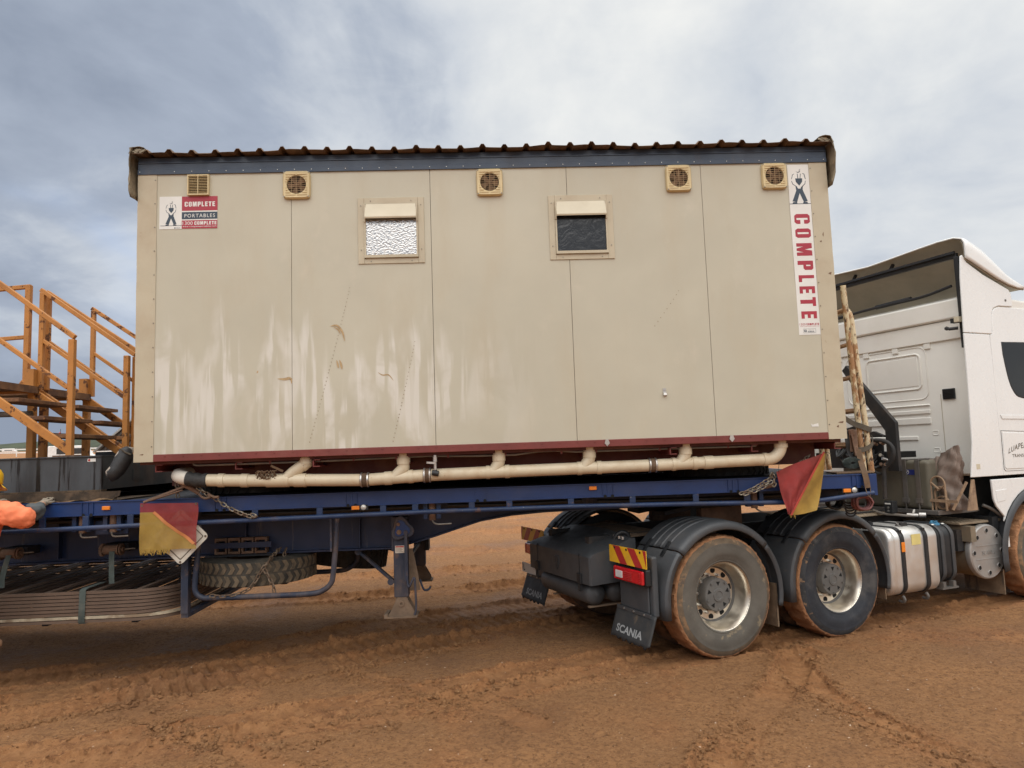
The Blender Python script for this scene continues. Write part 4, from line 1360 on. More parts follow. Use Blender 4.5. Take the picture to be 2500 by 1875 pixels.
sg = MB().box(-2.822, -2.634, -0.0035, 0, 3.795, 4.081).build('sign', 'sign_white', bld, 0)
mb = MB(); figure(mb, -2.822, 3.795, 0.00079, -0.0036); mb.build('figure', 'sign_navy', sg, 0)
MB().box(-2.6335, -2.334, -0.0035, 0, 3.953, 4.079).build('red_panel', 'sign_red', sg, 0)
MB().box(-2.6335, -2.334, -0.0030, 0, 3.797, 3.953).build('backing', 'sign_white', sg, 0)
MB().box(-2.6335, -2.334, -0.0036, -0.0031, 3.879, 3.942).build('navy_panel', 'sign_navy', sg, 0)
MB().box(-2.6335, -2.334, -0.0036, -0.0031, 3.797, 3.869).build('red_panel', 'sign_red', sg, 0)
mb = MB()
block_word(mb, 'COMPLETE', (-2.610, -0.0042, 3.990), (0.256, 0, 0), (0, 0, 0.042), .30)
text(mb, 'PORTABLES', (-2.611, -0.0042, 3.894), (0.257, 0, 0), (0, 0, 0.031), offset=0.0, spacing=1.25)
text(mb, '1300', (-2.626, -0.0042, 3.829), (0.085, 0, 0), (0, 0, 0.030), spacing=1.05)
block_word(mb, 'COMPLETE', (-2.527, -0.0042, 3.829), (0.186, 0, 0), (0, 0, 0.030), .30)
text(mb, 'www.completeportables.com', (-2.626, -0.0042, 3.806), (0.285, 0, 0), (0, 0, 0.016), offset=0.005, spacing=1.1)
mb.build('lettering', 'sign_white', sg, 0)
mb = MB(); mb.box(-2.695, -2.685, -0.0042, -0.0036, 3.800, 3.810); text(mb, 'facebook.', (-2.68, -0.0042, 3.801), (.035, 0, 0), (0, 0, .008), offset=0.02)
mb.build('lettering', 'sign_navy', sg, 0)

st = MB().box(2.653, 2.843, -0.0035, 0, 2.733, 4.263).build('sign', 'sign_white', bld, 0)
mb = MB()
for pl in FIG[:-1]:
    mb.poly([(2.748 + (px_ - 124) * .00117, -.0036, 3.907 + (pz_ - 38) * .00117) for px_, pz_ in pl], (0, -.0008, 0))
mb.box(2.653, 2.843, -0.0044, -0.0036, 3.903, 3.908)
mb.build('figure', 'sign_navy', st, 0)
mb = MB()
zz = lambda y: 3.906 - (y - 598) * 0.0012166
for c, a, b in zip('COMPLETE', (675, 783, 892, 1022, 1128, 1210, 1290, 1392), (748, 852, 985, 1090, 1178, 1262, 1355, 1445)):
    block_word(mb, c, (2.684, -0.0042, zz(a)), (0, 0, zz(b) - zz(a)), (0.138, 0, 0))
text(mb, '1300', (2.663, -0.0042, 2.816), (0.052, 0, 0), (0, 0, 0.019), spacing=1.05)
block_word(mb, 'COMPLETE', (2.723, -0.0042, 2.816), (0.112, 0, 0), (0, 0, 0.019), .30)
text(mb, 'www.completeportables.com', (2.663, -0.0042, 2.803), (0.172, 0, 0), (0, 0, 0.008), offset=0.005, spacing=1.1)
mb.build('lettering', 'sign_red', st, 0)
mb = MB()
mb.box(2.692, 2.802, -.0042, -.0036, 2.7845, 2.786).box(2.692, 2.802, -.0042, -.0036, 2.749, 2.7505).box(2.692, 2.6935, -.0042, -.0036, 2.7505, 2.7845).box(2.8005, 2.802, -.0042, -.0036, 2.7505, 2.7845)
mb.box(2.700, 2.720, -.0042, -.0036, 2.757, 2.778)
text(mb, 'facebook.', (2.730, -.0042, 2.755), (.060, 0, 0), (0, 0, .013), offset=0.02)
text(mb, 'Find us on', (2.740, -.0042, 2.771), (.042, 0, 0), (0, 0, .007))
mb.build('badge', 'sign_navy', st, 0)
mb = MB(); text(mb, 'f', (2.706, -.0046, 2.759), (.008, 0, 0), (0, 0, .017), offset=0.02); mb.build('badge_letter', 'sign_white', st, 0)

# pipe clip on the wall, torn sticker
mb = MB()
mb.box(1.432, 1.458, -.006, 0, 2.268, 2.305)
mb.strip([(1.445, -.004, 2.272), (1.445, -.022, 2.262), (1.445, -.026, 2.245), (1.445, -.014, 2.232)], (.026, 0, 0), .004)
mb.cyl((1.445, -.006, 2.292), (1.445, -.010, 2.292), .006, n=8)
mb.build('wall_clip', 'steel', bld, 0)
MB().poly([(2.70, -.002, 1.962), (2.714, -.002, 1.952), (2.735, -.002, 1.958), (2.763, -.002, 1.964), (2.765, -.002, 1.935), (2.706, -.002, 1.935)], (0, -.001, 0)).build('sticker', 'sign_white', bld, 0)
# rusty gouges on the corner flashing
mb = MB()
for x, z, w, h in ((2.965, 3.27, .03, .03), (2.96, 1.965, .05, .02), (2.93, 1.93, .02, .025), (-2.94, 1.885, .035, .014), (2.93, 3.62, .012, .05), (2.905, 3.56, .018, .02)):
    mb.poly([(x - w / 2, -.0062, z), (x - w * .1, -.0062, z + h * .3), (x + w / 2, -.0062, z + h / 2), (x + w * .3, -.0062, z - h / 3)], (0, -.0006, 0))
mb.build('paint_gouge', 'rust_steel', bld, 0)


# ---- waste pipe under the floor
def pipe_run(name, pts, r, mat, parent=bld, n=18):
    return MB().tube(pts, r, n).build(name, mat, parent, 50)


PY = 0.10
PR = 0.0515


def pz(x):
    pts = [(-2.6, 1.664), (-2.45, 1.657), (-2.05, 1.640), (-1.6, 1.628), (-1.13, 1.612), (-.60, 1.634), (0, 1.642), (1.33, 1.652), (2.36, 1.668), (2.6, 1.672)]
    return float(np.interp(x, [p[0] for p in pts], [p[1] for p in pts]))


main = [(x, PY, pz(x)) for x in (-2.47, -2.05, -1.6, -1.13, -.60, 0, .7, 1.33, 1.9, 2.34)]
el = [(2.34 + .125 * math.sin(t), PY, pz(2.34) + .125 - .125 * math.cos(t)) for t in [i * math.pi / 16 for i in range(1, 9)]]
wp = pipe_run('waste_pipe', main + el + [(2.466, PY, 1.83)], PR, 'pvc')


def sleeve(x0, x1, dr, mat='pvc', nm='pipe_coupling'):
    return pipe_run(nm, [(x0, PY, pz(x0)), (x1, PY, pz(x1))], PR + dr, mat, bld)


for x0, x1 in ((-2.35, -2.30), (-2.16, -2.10), (-1.95, -1.76), (-1.72, -1.62), (-.96, -.90), (-.76, -.72), (-.10, -.07), (.06, .10), (.68, .72), (.85, .89), (1.50, 1.53), (1.68, 1.72), (1.78, 1.86), (2.30, 2.335)):
    sleeve(x0, x1, 0.006)
pipe_run('pipe_coupling', [(2.466, PY, 1.765), (2.466, PY, 1.80)], PR + .006, 'pvc')
# branches up to the floor
for xb, xt, lean in ((-1.80, -1.62, 1), (-.88, -.80, 0), (-.04, 0.012, 0), (.735, .79, 0), (1.57, 1.625, 0)):
    z = pz(xb)
    pts = [(xb, PY, z), (xb + (xt - xb) * .45, PY, z + (.07 if lean else .035)), (xt - (.02 if lean else 0.004), PY, z + (.125 if lean else .075)), (xt, PY, 1.755 if lean else z + .10), (xt, PY, 1.83)]
    pipe_run('riser_pipe', smooth_path(pts, 4), PR * .98, 'pvc')
    zc = 1.765 if lean else 1.735
    pipe_run('pipe_coupling', [(xt, PY, zc), (xt, PY, zc + .05)], PR + .005, 'pvc')
for x0, x1, hasring in ((-1.165, -1.09, 1), (-.635, -.568, 1), (1.295, 1.368, 1)):
    b_ = pipe_run('rubber_boot', [(x0, PY, pz(x0)), (x0 + .01, PY, pz(x0)), ((x0 + x1) / 2, PY, pz(x0)), (x1 - .01, PY, pz(x1)), (x1, PY, pz(x1))], [PR + .004, PR + .009, PR + .007, PR + .009, PR + .004], 'boot_brown')
    for x in (x0 + .010, x1 - .010):
        pipe_run('hose_clamp', [(x - .006, PY, pz(x)), (x + .006, PY, pz(x))], PR + .012, 'steel', b_)
# black boot and white elbow turning back under the floor at the left end
pts = [(-2.44, PY, 1.657), (-2.50, PY, 1.658), (-2.56, PY - .004, 1.668), (-2.61, PY - .004, 1.676)]
pipe_run('end_boot', smooth_path(pts, 4), [PR + .006 + .004 * math.sin(i * 1.3) for i in range(13)], 'rubber_boot')
pts = [(-2.595, PY, 1.675), (-2.655, PY + .004, 1.688), (-2.70, PY + .05, 1.70), (-2.715, PY + .13, 1.71), (-2.715, PY + .5, 1.715)]
pipe_run('end_elbow', smooth_path(pts, 5), [PR + .004 + .003 * (i % 2) for i in range(21)], 'pvc_white')
MB().box(-2.9, 2.9, 2.30, 2.36, 1.503, 1.689).build('support_runner', 'under_dark', bld, 0)
# thin water pipe clipped below the rail
pts = [(-2.56, .10, 1.805), (-2.555, .10, 1.79), (-2.53, .10, 1.783), (-1.9, .10, 1.782), (-1.3, .10, 1.785), (-.6, .10, 1.796), (-.2, .10, 1.783), (.15, .10, 1.781), (.35, .10, 1.803), (.5, .10, 1.805), (.68, .10, 1.789), (1.3, .10, 1.789), (2.20, .10, 1.786), (2.245, .10, 1.79), (2.25, .10, 1.81)]
pipe_run('water_pipe', pts, .009, 'grey_pipe', n=8)
for x in (-1.92, -1.22, -.86, -.42, .07, .55, .85, 1.4, 2.0):
    MB().box(x - .008, x + .008, .088, .112, 1.775, 1.822).build('pipe_clip', 'red_paint', bld, 0)
# drain cock
mb = MB()
mb.cyl((-.528, .04, 1.67), (-.528, .04, 1.745), .013, n=10).cyl((-.528, .04, 1.745), (-.528, .04, 1.785), .019, n=12).cyl((-.528, .04, 1.785), (-.528, .04, 1.802), .014, n=10)
vl = mb.build('drain_valve', 'steel', bld, 40)
MB().bar((-.528, .022, 1.735), (-.598, .015, 1.742), .010, .016).build('lever', 'steel', vl, 0)
mb = MB(); mb.cyl((-.555, .035, 1.655), (-.50, .03, 1.645), .024, n=12).cyl((-.535, .038, 1.675), (-.53, .038, 1.65), .022, n=12)
mb.build('coupling', 'hose_black', vl, 40)
# rag of cord tied on the pipe
mb = MB()
for k in range(5):
    mb.tube([(-2.02 + .16 * (i / 9) + .01 * math.sin(i * 2.3 + k), .045 - .012 * math.cos(i + k), pz(-2) + .045 + .035 * math.sin(i * .9 + k * 1.7)) for i in range(10)], .006, 6)
mb.bar((-1.90, .05, 1.76), (-1.80, .05, 1.71), .012, .018)
mb.build('cord_knot', 'webbing_brown', bld, 50)
# smears of dried mud on the wall
def smear(pts, wid, mat='mud_smear'):
    mb_ = MB()
    P = smooth_path([(x, -.0022, z) for x, z in pts], 5)
    for i in range(len(P) - 1):
        t = (P[i + 1] - P[i]).normalized(); nn = Vector((-t.z, 0, t.x))
        w0 = wid * math.sin(math.pi * (i + .4) / len(P)) ; w1 = wid * math.sin(math.pi * (i + 1.4) / len(P))
        mb_.add([P[i] - nn * w0, P[i] + nn * w0, P[i + 1] + nn * w1, P[i + 1] - nn * w1], [(0, 1, 2, 3)])
    return mb_


M('mud_smear', (0.44, 0.31, 0.17), 0.85, 0, 0.15, 25)
sm = MB()
for pts, w in ((((-1.385, 2.92), (-1.33, 2.925), (-1.285, 2.87), (-1.265, 2.79)), .010), (((-1.36, 2.915), (-1.32, 2.89), (-1.30, 2.85)), .006), (((-1.335, 2.63), (-1.325, 2.59), (-1.32, 2.56)), .008), (((-1.31, 2.63), (-1.298, 2.59), (-1.29, 2.55)), .010),
               (((-1.83, 2.485), (-1.77, 2.48), (-1.72, 2.485), (-1.712, 2.44)), .012), (((-.99, 2.515), (-.95, 2.49), (-.90, 2.49), (-.86, 2.44)), .006), (((-2.0, 2.55), (-1.99, 2.545)), .012)):
    q = smear(pts, w); sm.add(q.v, q.f)
sm.build('mud_smear', 'mud_smear', bld, 0, nrm=False)
# dotted scuff lines left by a dragged strap
mb = MB()
for (xa, za, xb, zb_, n_) in ((-1.216, 3.248, -1.573, 1.906, 42), (-.673, 2.765, -.878, 1.895, 27), (1.62, 3.15, 1.36, 2.80, 9)):
    for i in range(n_):
        t = max(0, i + random.uniform(-.15, .15)) / n_
        x, z = xa + (xb - xa) * (t ** 1.06), za + (zb_ - za) * t
        l = .007 + .005 * t
        mb.add([(x - .003, -.0024, z), (x + .004, -.0024, z + .003), (x + .001, -.0024, z + l), (x - .005, -.0024, z + l - .002)], [(0, 1, 2, 3)])
mb.build('scuff_line', 'scuff', bld, 0, nrm=False)

# ------------------------------------------------------------------ flat-deck trailer
trl = thing('flatbed_trailer', 'long blue flat-deck semi-trailer carrying the cream building and orange stairs', 'trailer', (-1.5, 1.5, 0))
XL, XR = -11.5, 3.306
DZ = 1.506
# deck boards
for k in range(8):
    y0 = 0.262 + k * 0.3095
    MB().box(XL, XR, y0, y0 + 0.304, 1.472, 1.5005).build('deck_plank', 'under_dark', trl, 0)
for yy, d in ((0.25, 1), (2.75, -1)):
    mb = MB()
    ys = sorted((yy, yy + d * 0.008)); yf = sorted((yy - d * .012, yy + d * 0.06))
    mb.box(XL, XR, ys[0], ys[1], 1.394, 1.498)
    mb.box(XL, XR, yf[0], yf[1], 1.498, DZ).box(XL, XR, yf[0], yf[1], 1.386, 1.394)
    sr = mb.build('side_rail', 'trailer_blue', trl, 0)
    if d == 1:
        for k in range(12):
            x = -8.0 + k * 1.1165 - 0.0 + .0
            x = -3.504 + (k - 4) * 1.1165
            if x > 3.2 or x < -8:
                continue
            mb = MB()
            mb.box(x - .050, x - .044, yy - .009, yy, 1.394, 1.498).box(x + .044, x + .050, yy - .009, yy, 1.394, 1.498).box(x - .007, x + .007, yy - .006, yy, 1.394, 1.498)
            mb.build('stiffener', 'trailer_blue', sr, 0)
            for q in (-.028, .036):
                MB().cyl((x + q, yy - .013, 1.3935), (x + q, yy - .0135, 1.3935), .014, n=14).build('drain_hole', 'hole_black', sr, 0)
# front end plate and headstock
MB().box(3.3065, 3.376, .25, .262, 1.314, 1.504).build('end_plate', 'trailer_blue', trl, 0, bevel=.003)
MB().box(3.330, 3.372, .2625, 2.74, 1.32, 1.500).build('headstock', 'trailer_blue', trl, 0)

# main beams with the swan neck
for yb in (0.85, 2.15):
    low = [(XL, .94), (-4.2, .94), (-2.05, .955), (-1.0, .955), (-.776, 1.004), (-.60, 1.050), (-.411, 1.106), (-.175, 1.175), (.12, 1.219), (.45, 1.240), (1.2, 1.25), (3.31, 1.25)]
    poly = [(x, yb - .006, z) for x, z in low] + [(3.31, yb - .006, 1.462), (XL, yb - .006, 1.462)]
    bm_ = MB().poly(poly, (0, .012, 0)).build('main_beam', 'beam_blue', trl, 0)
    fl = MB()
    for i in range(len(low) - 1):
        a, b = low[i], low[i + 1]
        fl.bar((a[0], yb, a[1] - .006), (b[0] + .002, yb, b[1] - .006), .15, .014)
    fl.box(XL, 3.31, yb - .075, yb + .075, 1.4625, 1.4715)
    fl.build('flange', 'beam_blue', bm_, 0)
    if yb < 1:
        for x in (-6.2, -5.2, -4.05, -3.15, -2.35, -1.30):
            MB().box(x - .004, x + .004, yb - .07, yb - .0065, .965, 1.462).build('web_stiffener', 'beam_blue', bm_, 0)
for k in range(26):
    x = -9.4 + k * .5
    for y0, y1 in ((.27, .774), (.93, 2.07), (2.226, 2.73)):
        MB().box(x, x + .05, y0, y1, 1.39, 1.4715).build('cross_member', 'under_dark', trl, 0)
# air line / conduit behind the rope rail
for z, y, xa, xb in ((1.352, .40, -2.6, -.75), (1.352, .40, -.45, .75), (1.34, .45, -6, -2.7), (1.33, .5, .9, 2.9)):
    MB().tube([(xa, y, z), ((xa + xb) / 2, y, z - .012), (xb, y, z)], .020, 8).build('air_line', 'hose_black', trl, 50)

# rope rail on its stanchions
rr = MB().tube([(XL, .2, 1.27), (-4.1, .2, 1.278), (-3.1, .2, 1.293), (-2.08, .2, 1.303), (-.65, .2, 1.318), (.61, .2, 1.318), (1.7, .2, 1.303), (2.55, .2, 1.285), (2.85, .2, 1.292), (3.31, .2, 1.340)], .0215, 12).build('rope_rail', 'rail_blue', trl, 50)
for x in (-5.9, -5.3, -4.75, -4.3, -3.855, -3.497, -3.126, -2.083, -1.536, -.995, -.72, -.233, .092, .628, 1.168, 1.726, 2.178):
    zr = float(np.interp(x, [-11, -4.1, -3.1, -2.08, -.65, .61, 1.7, 2.55], [1.27, 1.278, 1.293, 1.303, 1.318, 1.318, 1.303, 1.285]))
    MB().box(x - .026, x + .026, .206, .222, zr + .008, 1.3855).build('stanchion', 'rail_blue', trl, 0, bevel=.003)
# stake pockets with handles
for x in (-3.585, -3.325, -.583, 2.285):
    sp = MB().cyl((x, .33, 1.235), (x, .33, 1.3855), .030, n=14).build('stake_pocket', 'rust_steel', trl, 40)
    MB().box(x - .075, x - .04, .30, .36, 1.25, 1.38).box(x + .04, x + .075, .30, .36, 1.25, 1.38).split('lug', 'rail_blue', sp, smooth=0)
    MB().tube(smooth_path([(x, .30, 1.235), (x + .02, .27, 1.215), (x + .06, .25, 1.205), (x + .17, .24, 1.208)], 4), .007, 6).build('handle', 'grey_pipe', sp, 50)
MB().box(-3.50, -3.22, .37, .38, 1.215, 1.33).build('bracket_plate', 'rail_blue', trl, 0)
# side marker lamps
for x, z, y, clear in ((-3.344, 1.447, .249, 0), (-1.233, 1.373, .235, 1), (.829, 1.467, .249, 0), (3.085, 1.366, .235, 1)):
    m_ = MB().box(x - .033, x + .033, y - .018, y, z - .016, z + .016).build('marker_lamp', 'amber', trl, 0, bevel=.004)
    if clear:
        MB().lathe([(.001, -.008), (.018, -.006), (.024, 0)], (x + .068, y - .010, z + .002), (0, 1, 0), 14).build('clear_lamp', 'clear_lens', m_, 50)
        MB().box(x - .04, x + .105, y - .001, y + .006, z - .022, z + .022).build('lamp_bracket', 'under_dark', m_, 0)

# landing legs
for yl in (0.6, 2.38):
    xl = -.892
    lg = MB().box(xl - .064, xl + .064, yl - .064, yl + .064, .545, 1.255).build('landing_leg', 'leg_blue', trl, 0, bevel=.006)
    MB().box(xl - .054, xl + .054, yl - .054, yl + .054, .44, .545).build('inner_leg', 'muddy_steel', lg, 0, bevel=.004)
    mb = MB()
    for yy in (yl - .070, yl + .060):
        mb.poly([(xl - .125, yy, .385), (xl - .10, yy, .42), (xl - .035, yy, .545), (xl + .045, yy, .545), (xl + .115, yy, .42), (xl + .125, yy, .385)], (0, .01, 0))
    mb.box(xl - .15, xl + .14, yl - .11, yl + .11, .372, .386)
    mb.box(xl - .15, xl - .12, yl - .11, yl + .11, .386, .405)
    ft = mb.build('foot', 'muddy_steel', lg, 0)
    mb = MB().lathe([(.012, 0), (.026, 0), (.026, -.012), (.012, -.012)], (xl + .0, yl - .070, .492), (0, 1, 0), 16)
    mb.build('pivot_pin', 'muddy_steel', ft, 40)
    if yl < 1:
        # two-speed gearbox cover, crank, sticker
        out = []
        for i in range(28):
            t = 2 * math.pi * i / 28
            cx, cz, r0 = (xl + .02, 1.150, .10)
            rad = r0 * (1 + .18 * math.cos(3 * t + .9))
            out.append((cx + rad * math.cos(t) * .95, yl - .066, cz + rad * math.sin(t)))
        gb = MB().poly(out, (0, -.035, 0)).build('gearbox', 'leg_blue', lg, 0, bevel=.008)
        inn = [((p[0] - xl - .02) * .68 + xl + .02, yl - .102, (p[2] - 1.15) * .68 + 1.15) for p in out]
        MB().poly(inn, (0, -.008, 0)).build('cover_plate', 'trailer_blue', gb, 0, bevel=.003)
        for dx, dz, rr_ in ((-.03, .045, .016), (-.025, -.025, .022), (.035, -.03, .018)):
            MB().cyl((xl + .02 + dx, yl - .104, 1.15 + dz), (xl + .02 + dx, yl - .122, 1.15 + dz), rr_, n=10).build('bolt', 'rust_steel', gb, 40)
        mb = MB().bar((xl + .055, yl - .12, 1.14), (xl + .055, yl - .11, .70), .026, .014, up=(0, 1, 0))
        mb.build('crank_arm', 'leg_blue', lg, 0)
        MB().tube(smooth_path([(xl + .06, yl - .11, .70), (xl + .075, yl - .12, .64), (xl + .12, yl - .12, .72), (xl + .13, yl - .12, .66), (xl + .135, yl - .12, .46), (xl + .12, yl - .12, .40)], 5), .010, 8).build('crank_handle', 'leg_blue', lg, 50)
        st_ = MB().box(xl - .048, xl + .034, yl - .0665, yl - .0645, .935, 1.0).build('sticker', 'label_white', lg, 0)
        mb = MB()
        mb.box(xl - .044, xl + .030, yl - .0672, yl - .0668, .985, .996)
        mb.build('sticker_heading', 'plate_red', st_, 0)
        mb = MB()
        for q in range(4):
            mb.box(xl - .040, xl + .02 - .01 * (q % 2), yl - .0672, yl - .0668, .944 + q * .010, .947 + q * .010)
        mb.build('sticker_lines', 'print_dark', st_, 0)
        MB().box(xl - .080, xl - .0645, yl - .05, yl + .05, .95, 1.255).build('mounting_plate', 'leg_blue', lg, 0)
        # gusset and brackets on its inner side
        mb = MB().poly([(xl + .0645, yl + .02, .96), (xl + .10, yl + .02, .96), (xl + .15, yl + .02, .70), (xl + .16, yl + .02, .585), (xl + .0645, yl + .02, .585)], (0, .012, 0))
        mb.build('gusset', 'muddy_steel', lg, 0)
        MB().tube(smooth_path([(xl + .16, yl + .02, .68), (xl + .18, yl + .02, .62), (xl + .20, yl + .02, .585), (xl + .24, yl + .02, .59), (xl + .255, yl + .02, .615)], 4), .010, 6).build('hook', 'leg_blue', lg, 50)
    else:
        MB().box(xl + .0645, xl + .11, yl - .1, yl + .1, .72, 1.2).build('mounting_plate', 'under_dark', lg, 0)
    br = MB().bar((-1.326, .88 if yl < 1 else 2.12, .92), (xl - .066, yl, .67), .026, .055, up=(0, 1, 0)).build('brace', 'leg_blue', trl, 0, bevel=.004)
    mb = MB()
    for c in ((-1.326, .86 if yl < 1 else 2.1, .92), (xl - .095, yl - .02, .68)):
        mb.cyl((c[0], c[1] - .03, c[2]), (c[0], c[1] + .03, c[2]), .030, n=12)
    mb.split('brace_eye', 'leg_blue', br, smooth=40)
MB().cyl((-.892, .665, .80), (-.892, 2.315, .80), .022, n=10).build('cross_shaft', 'under_dark', trl, 40)
MB().bar((-1.05, 1.0, .93), (-.95, 2.2, .70), .03, .05).build('cross_brace', 'under_dark', trl, 0)

# spare wheel carrier: bent flat bars
for y in (.345, 1.55):
    pts = smooth_path([(-2.61, y, 1.28), (-2.612, y, 1.05), (-2.635, y, .80), (-2.63, y, .70), (-2.58, y, .652), (-2.50, y, .642), (-2.1, y, .64), (-1.66, y, .643), (-1.54, y, .67), (-1.475, y, .725), (-1.455, y, .80), (-1.435, y, 1.0), (-1.418, y, 1.28)], 5)
    MB().tube(pts, .024, 10).build('spare_carrier', 'leg_blue', trl, 50)
for x in (-2.3, -1.95):
    MB().box(x - .025, x + .025, .60, 1.56, .690, .704).build('carrier_slat', 'under_dark', trl, 0)
MB().box(-1.470, -1.455, .30, .345, 1.0, 1.285).build('carrier_bracket', 'leg_blue', trl, 0)
# rusty dogs in a blue keeper bar on the beam
MB().box(-2.66, -2.10, .735, .745, 1.010, 1.060).build('keeper_bar', 'beam_blue', trl, 0)
for k in range(4):
    x = -2.57 + k * .122
    mb = MB()
    mb.box(x - .055, x - .040, .755, .83, .955, 1.10).box(x + .040, x + .055, .755, .83, .955, 1.10).box(x - .040, x + .040, .755, .83, 1.075, 1.10).box(x - .040, x + .040, .755, .83, .955, .975)
    mb.build('steel_dog', 'rust_steel', trl, 0)
MB().box(-2.70, -2.09, .72, .80, .935, .950).build('keeper_shelf', 'under_dark', trl, 0)

# rack that carries the gates
for x, nm in ((-2.722, 0), (-5.6, 1)):
    mb = MB()
    mb.box(x - .030, x + .030, .335, .345, .52, 1.30).box(x + .022, x + .030, .3455, .40, .52, 1.30)
    mb.box(x - .030, x + .030, .3455, 2.6, .485, .519)
    mb.build('rack_hanger', 'leg_blue', trl, 0)
for x in (-4.95, -3.9, -3.15):
    MB().box(x - .025, x + .025, .36, 2.6, .462, .484).build('rack_bearer', 'under_dark', trl, 0)
for x in (-5.3, -3.3):
    MB().box(x - .02, x + .02, 1.8, 1.84, .485, 1.24).build('rack_hanger', 'under_dark', trl, 0)
# webbing winches on the lower beam
for x in (-3.478, -4.368):
    wn_ = MB().cyl((x - .06, .60, 1.056), (x + .06, .60, 1.056), .042, n=14).build('winch', 'rust_steel', trl, 40)
    mb = MB()
    for q in range(14):
        t = q * 2 * math.pi / 14
        mb.box(x - .085, x - .062, .60 + .048 * math.cos(t) - .008, .60 + .048 * math.cos(t) + .008, 1.056 + .048 * math.sin(t) - .008, 1.056 + .048 * math.sin(t) + .008)
    mb.cyl((x - .086, .60, 1.056), (x - .060, .60, 1.056), .046, n=16)
    mb.build('ratchet_wheel', 'rust_steel', wn_, 0)
    mb = MB()
    for xx in (.064, .086):
        mb.lathe([(.030, 0), (.052, 0), (.052, .010), (.030, .010)], (x + xx, .60, 1.056), (1, 0, 0), 16)
    mb.cyl((x + .06, .60, 1.056), (x + .11, .60, 1.056), .022, n=10)
    mb.build('drum_end', 'rust_steel', wn_, 40)
    MB().box(x - .10, x + .12, .66, .84, 1.03, 1.10).build('winch_bracket', 'under_dark', wn_, 0)
    MB().cyl((x + .12, .60, 1.056), (x + .21, .60, 1.06), .006, n=6).build('pin', 'grey_pipe', wn_, 0)

# rear axle group, beyond the picture's left edge
for x in (-9.6, -8.35):
    mb = MB().cyl((x, .5, .5), (x, 2.5, .5), .06, n=10)
    ax = mb.build('axle', 'under_dark', trl, 40)
    for y in (.28, 2.48):
        MB().lathe([(.29, -.12), (.40, -.13), (.49, -.12), (.515, -.09), (.515, .09), (.49, .12), (.40, .13), (.29, .12)], (x, y, .5), (0, 1, 0), 32).build('trailer_tyre', 'tyre_dark', ax, 40)
        MB().lathe([(.03, -.05), (.2, -.05), (.29, -.12), (.29, .12), (.03, .1)], (x, y, .5), (0, 1, 0), 24).build('trailer_rim', 'hub_grey', ax, 40)
    for y in (.8, 2.2):
        MB().box(x - .05, x + .05, y - .04, y + .04, .56, .93).build('axle_hanger', 'under_dark', ax, 0)

# ------------------------------------------------------------------ loose tyres


def flat_tyre(name, label, cat_group, c, r, h, mat, lugs=True, n=64, tilt=(0, 0)):
    t = thing(name, label, 'tyre', c, group=None, local=True)
    t.rotation_euler = (tilt[0], tilt[1], 0.3)
    hh = h / 2
    mb = MB()
    prof = [(r * .56, -hh * .78), (r * .62, -hh * .97), (r * .80, -hh * 1.02), (r * .93, -hh * .96), (r * .985, -hh * .86), (r, -hh * .55), (r * 1.004, 0), (r, hh * .55), (r * .985, hh * .86), (r * .93, hh * .96), (r * .80, hh * 1.02), (r * .62, hh * .97), (r * .56, hh * .78), (r * .60, hh * .5), (r * .88, hh * .4), (r * .9, 0), (r * .88, -hh * .4), (r * .60, -hh * .5), (r * .56, -hh * .78)]
    mb.lathe(prof, (0, 0, 0), (0, 0, 1), n)
    mb.build('carcass', mat, t, 40)
    if lugs:
        lg = MB()
        k = 42
        for i in range(k):
            for row, sg_ in ((0, 1), (1, -1)):
                a0 = 2 * math.pi * (i + .5 * row) / k
                zs = (hh * .07, hh * .86) if row == 0 else (-hh * .86, -hh * .07)
                pts = [(0, zs[0]), (.055, (zs[0] + zs[1]) / 2), (0.0, zs[1])]
                wdt = .075
                for q in range(2):
                    vv = []
                    for (da, z) in (pts[q], pts[q + 1]):
                        for e in (0, wdt):
                            for rad in (r * .99, r * 1.014):
                                a = a0 + da + e
                                vv.append((rad * math.cos(a), rad * math.sin(a), z))
                    lg.add(vv, [(1, 3, 7, 5), (0, 1, 5, 4), (2, 6, 7, 3), (0, 2, 3, 1), (4, 5, 7, 6)])
        lg.build('tread', 'tyre_lug' if mat == 'tyre_old' else mat, t, 0)
    return t


flat_tyre('stowed_tyre', 'worn dusty spare tyre lying flat in the carrier under the trailer, nearer one', None, (-2.265, .915, .815), .515, .232, 'tyre_old')
flat_tyre('stowed_tyre', 'dark spare tyre behind the dusty one under the trailer beams', None, (-1.72, 2.02, .78), .50, .24, 'tyre_dark', True, 48, (.0, .16))
flat_tyre('dunnage_tyre', 'flat dark tyre packed under the left end of the building on the deck', None, (-2.32, 1.05, 1.596), .50, .185, 'tyre_dark', True, 56)
flat_tyre('dunnage_tyre', 'flat dark tyre packed under the right end of the building on the deck', None, (2.18, 1.05, 1.596), .50, .185, 'tyre_dark', True, 56)

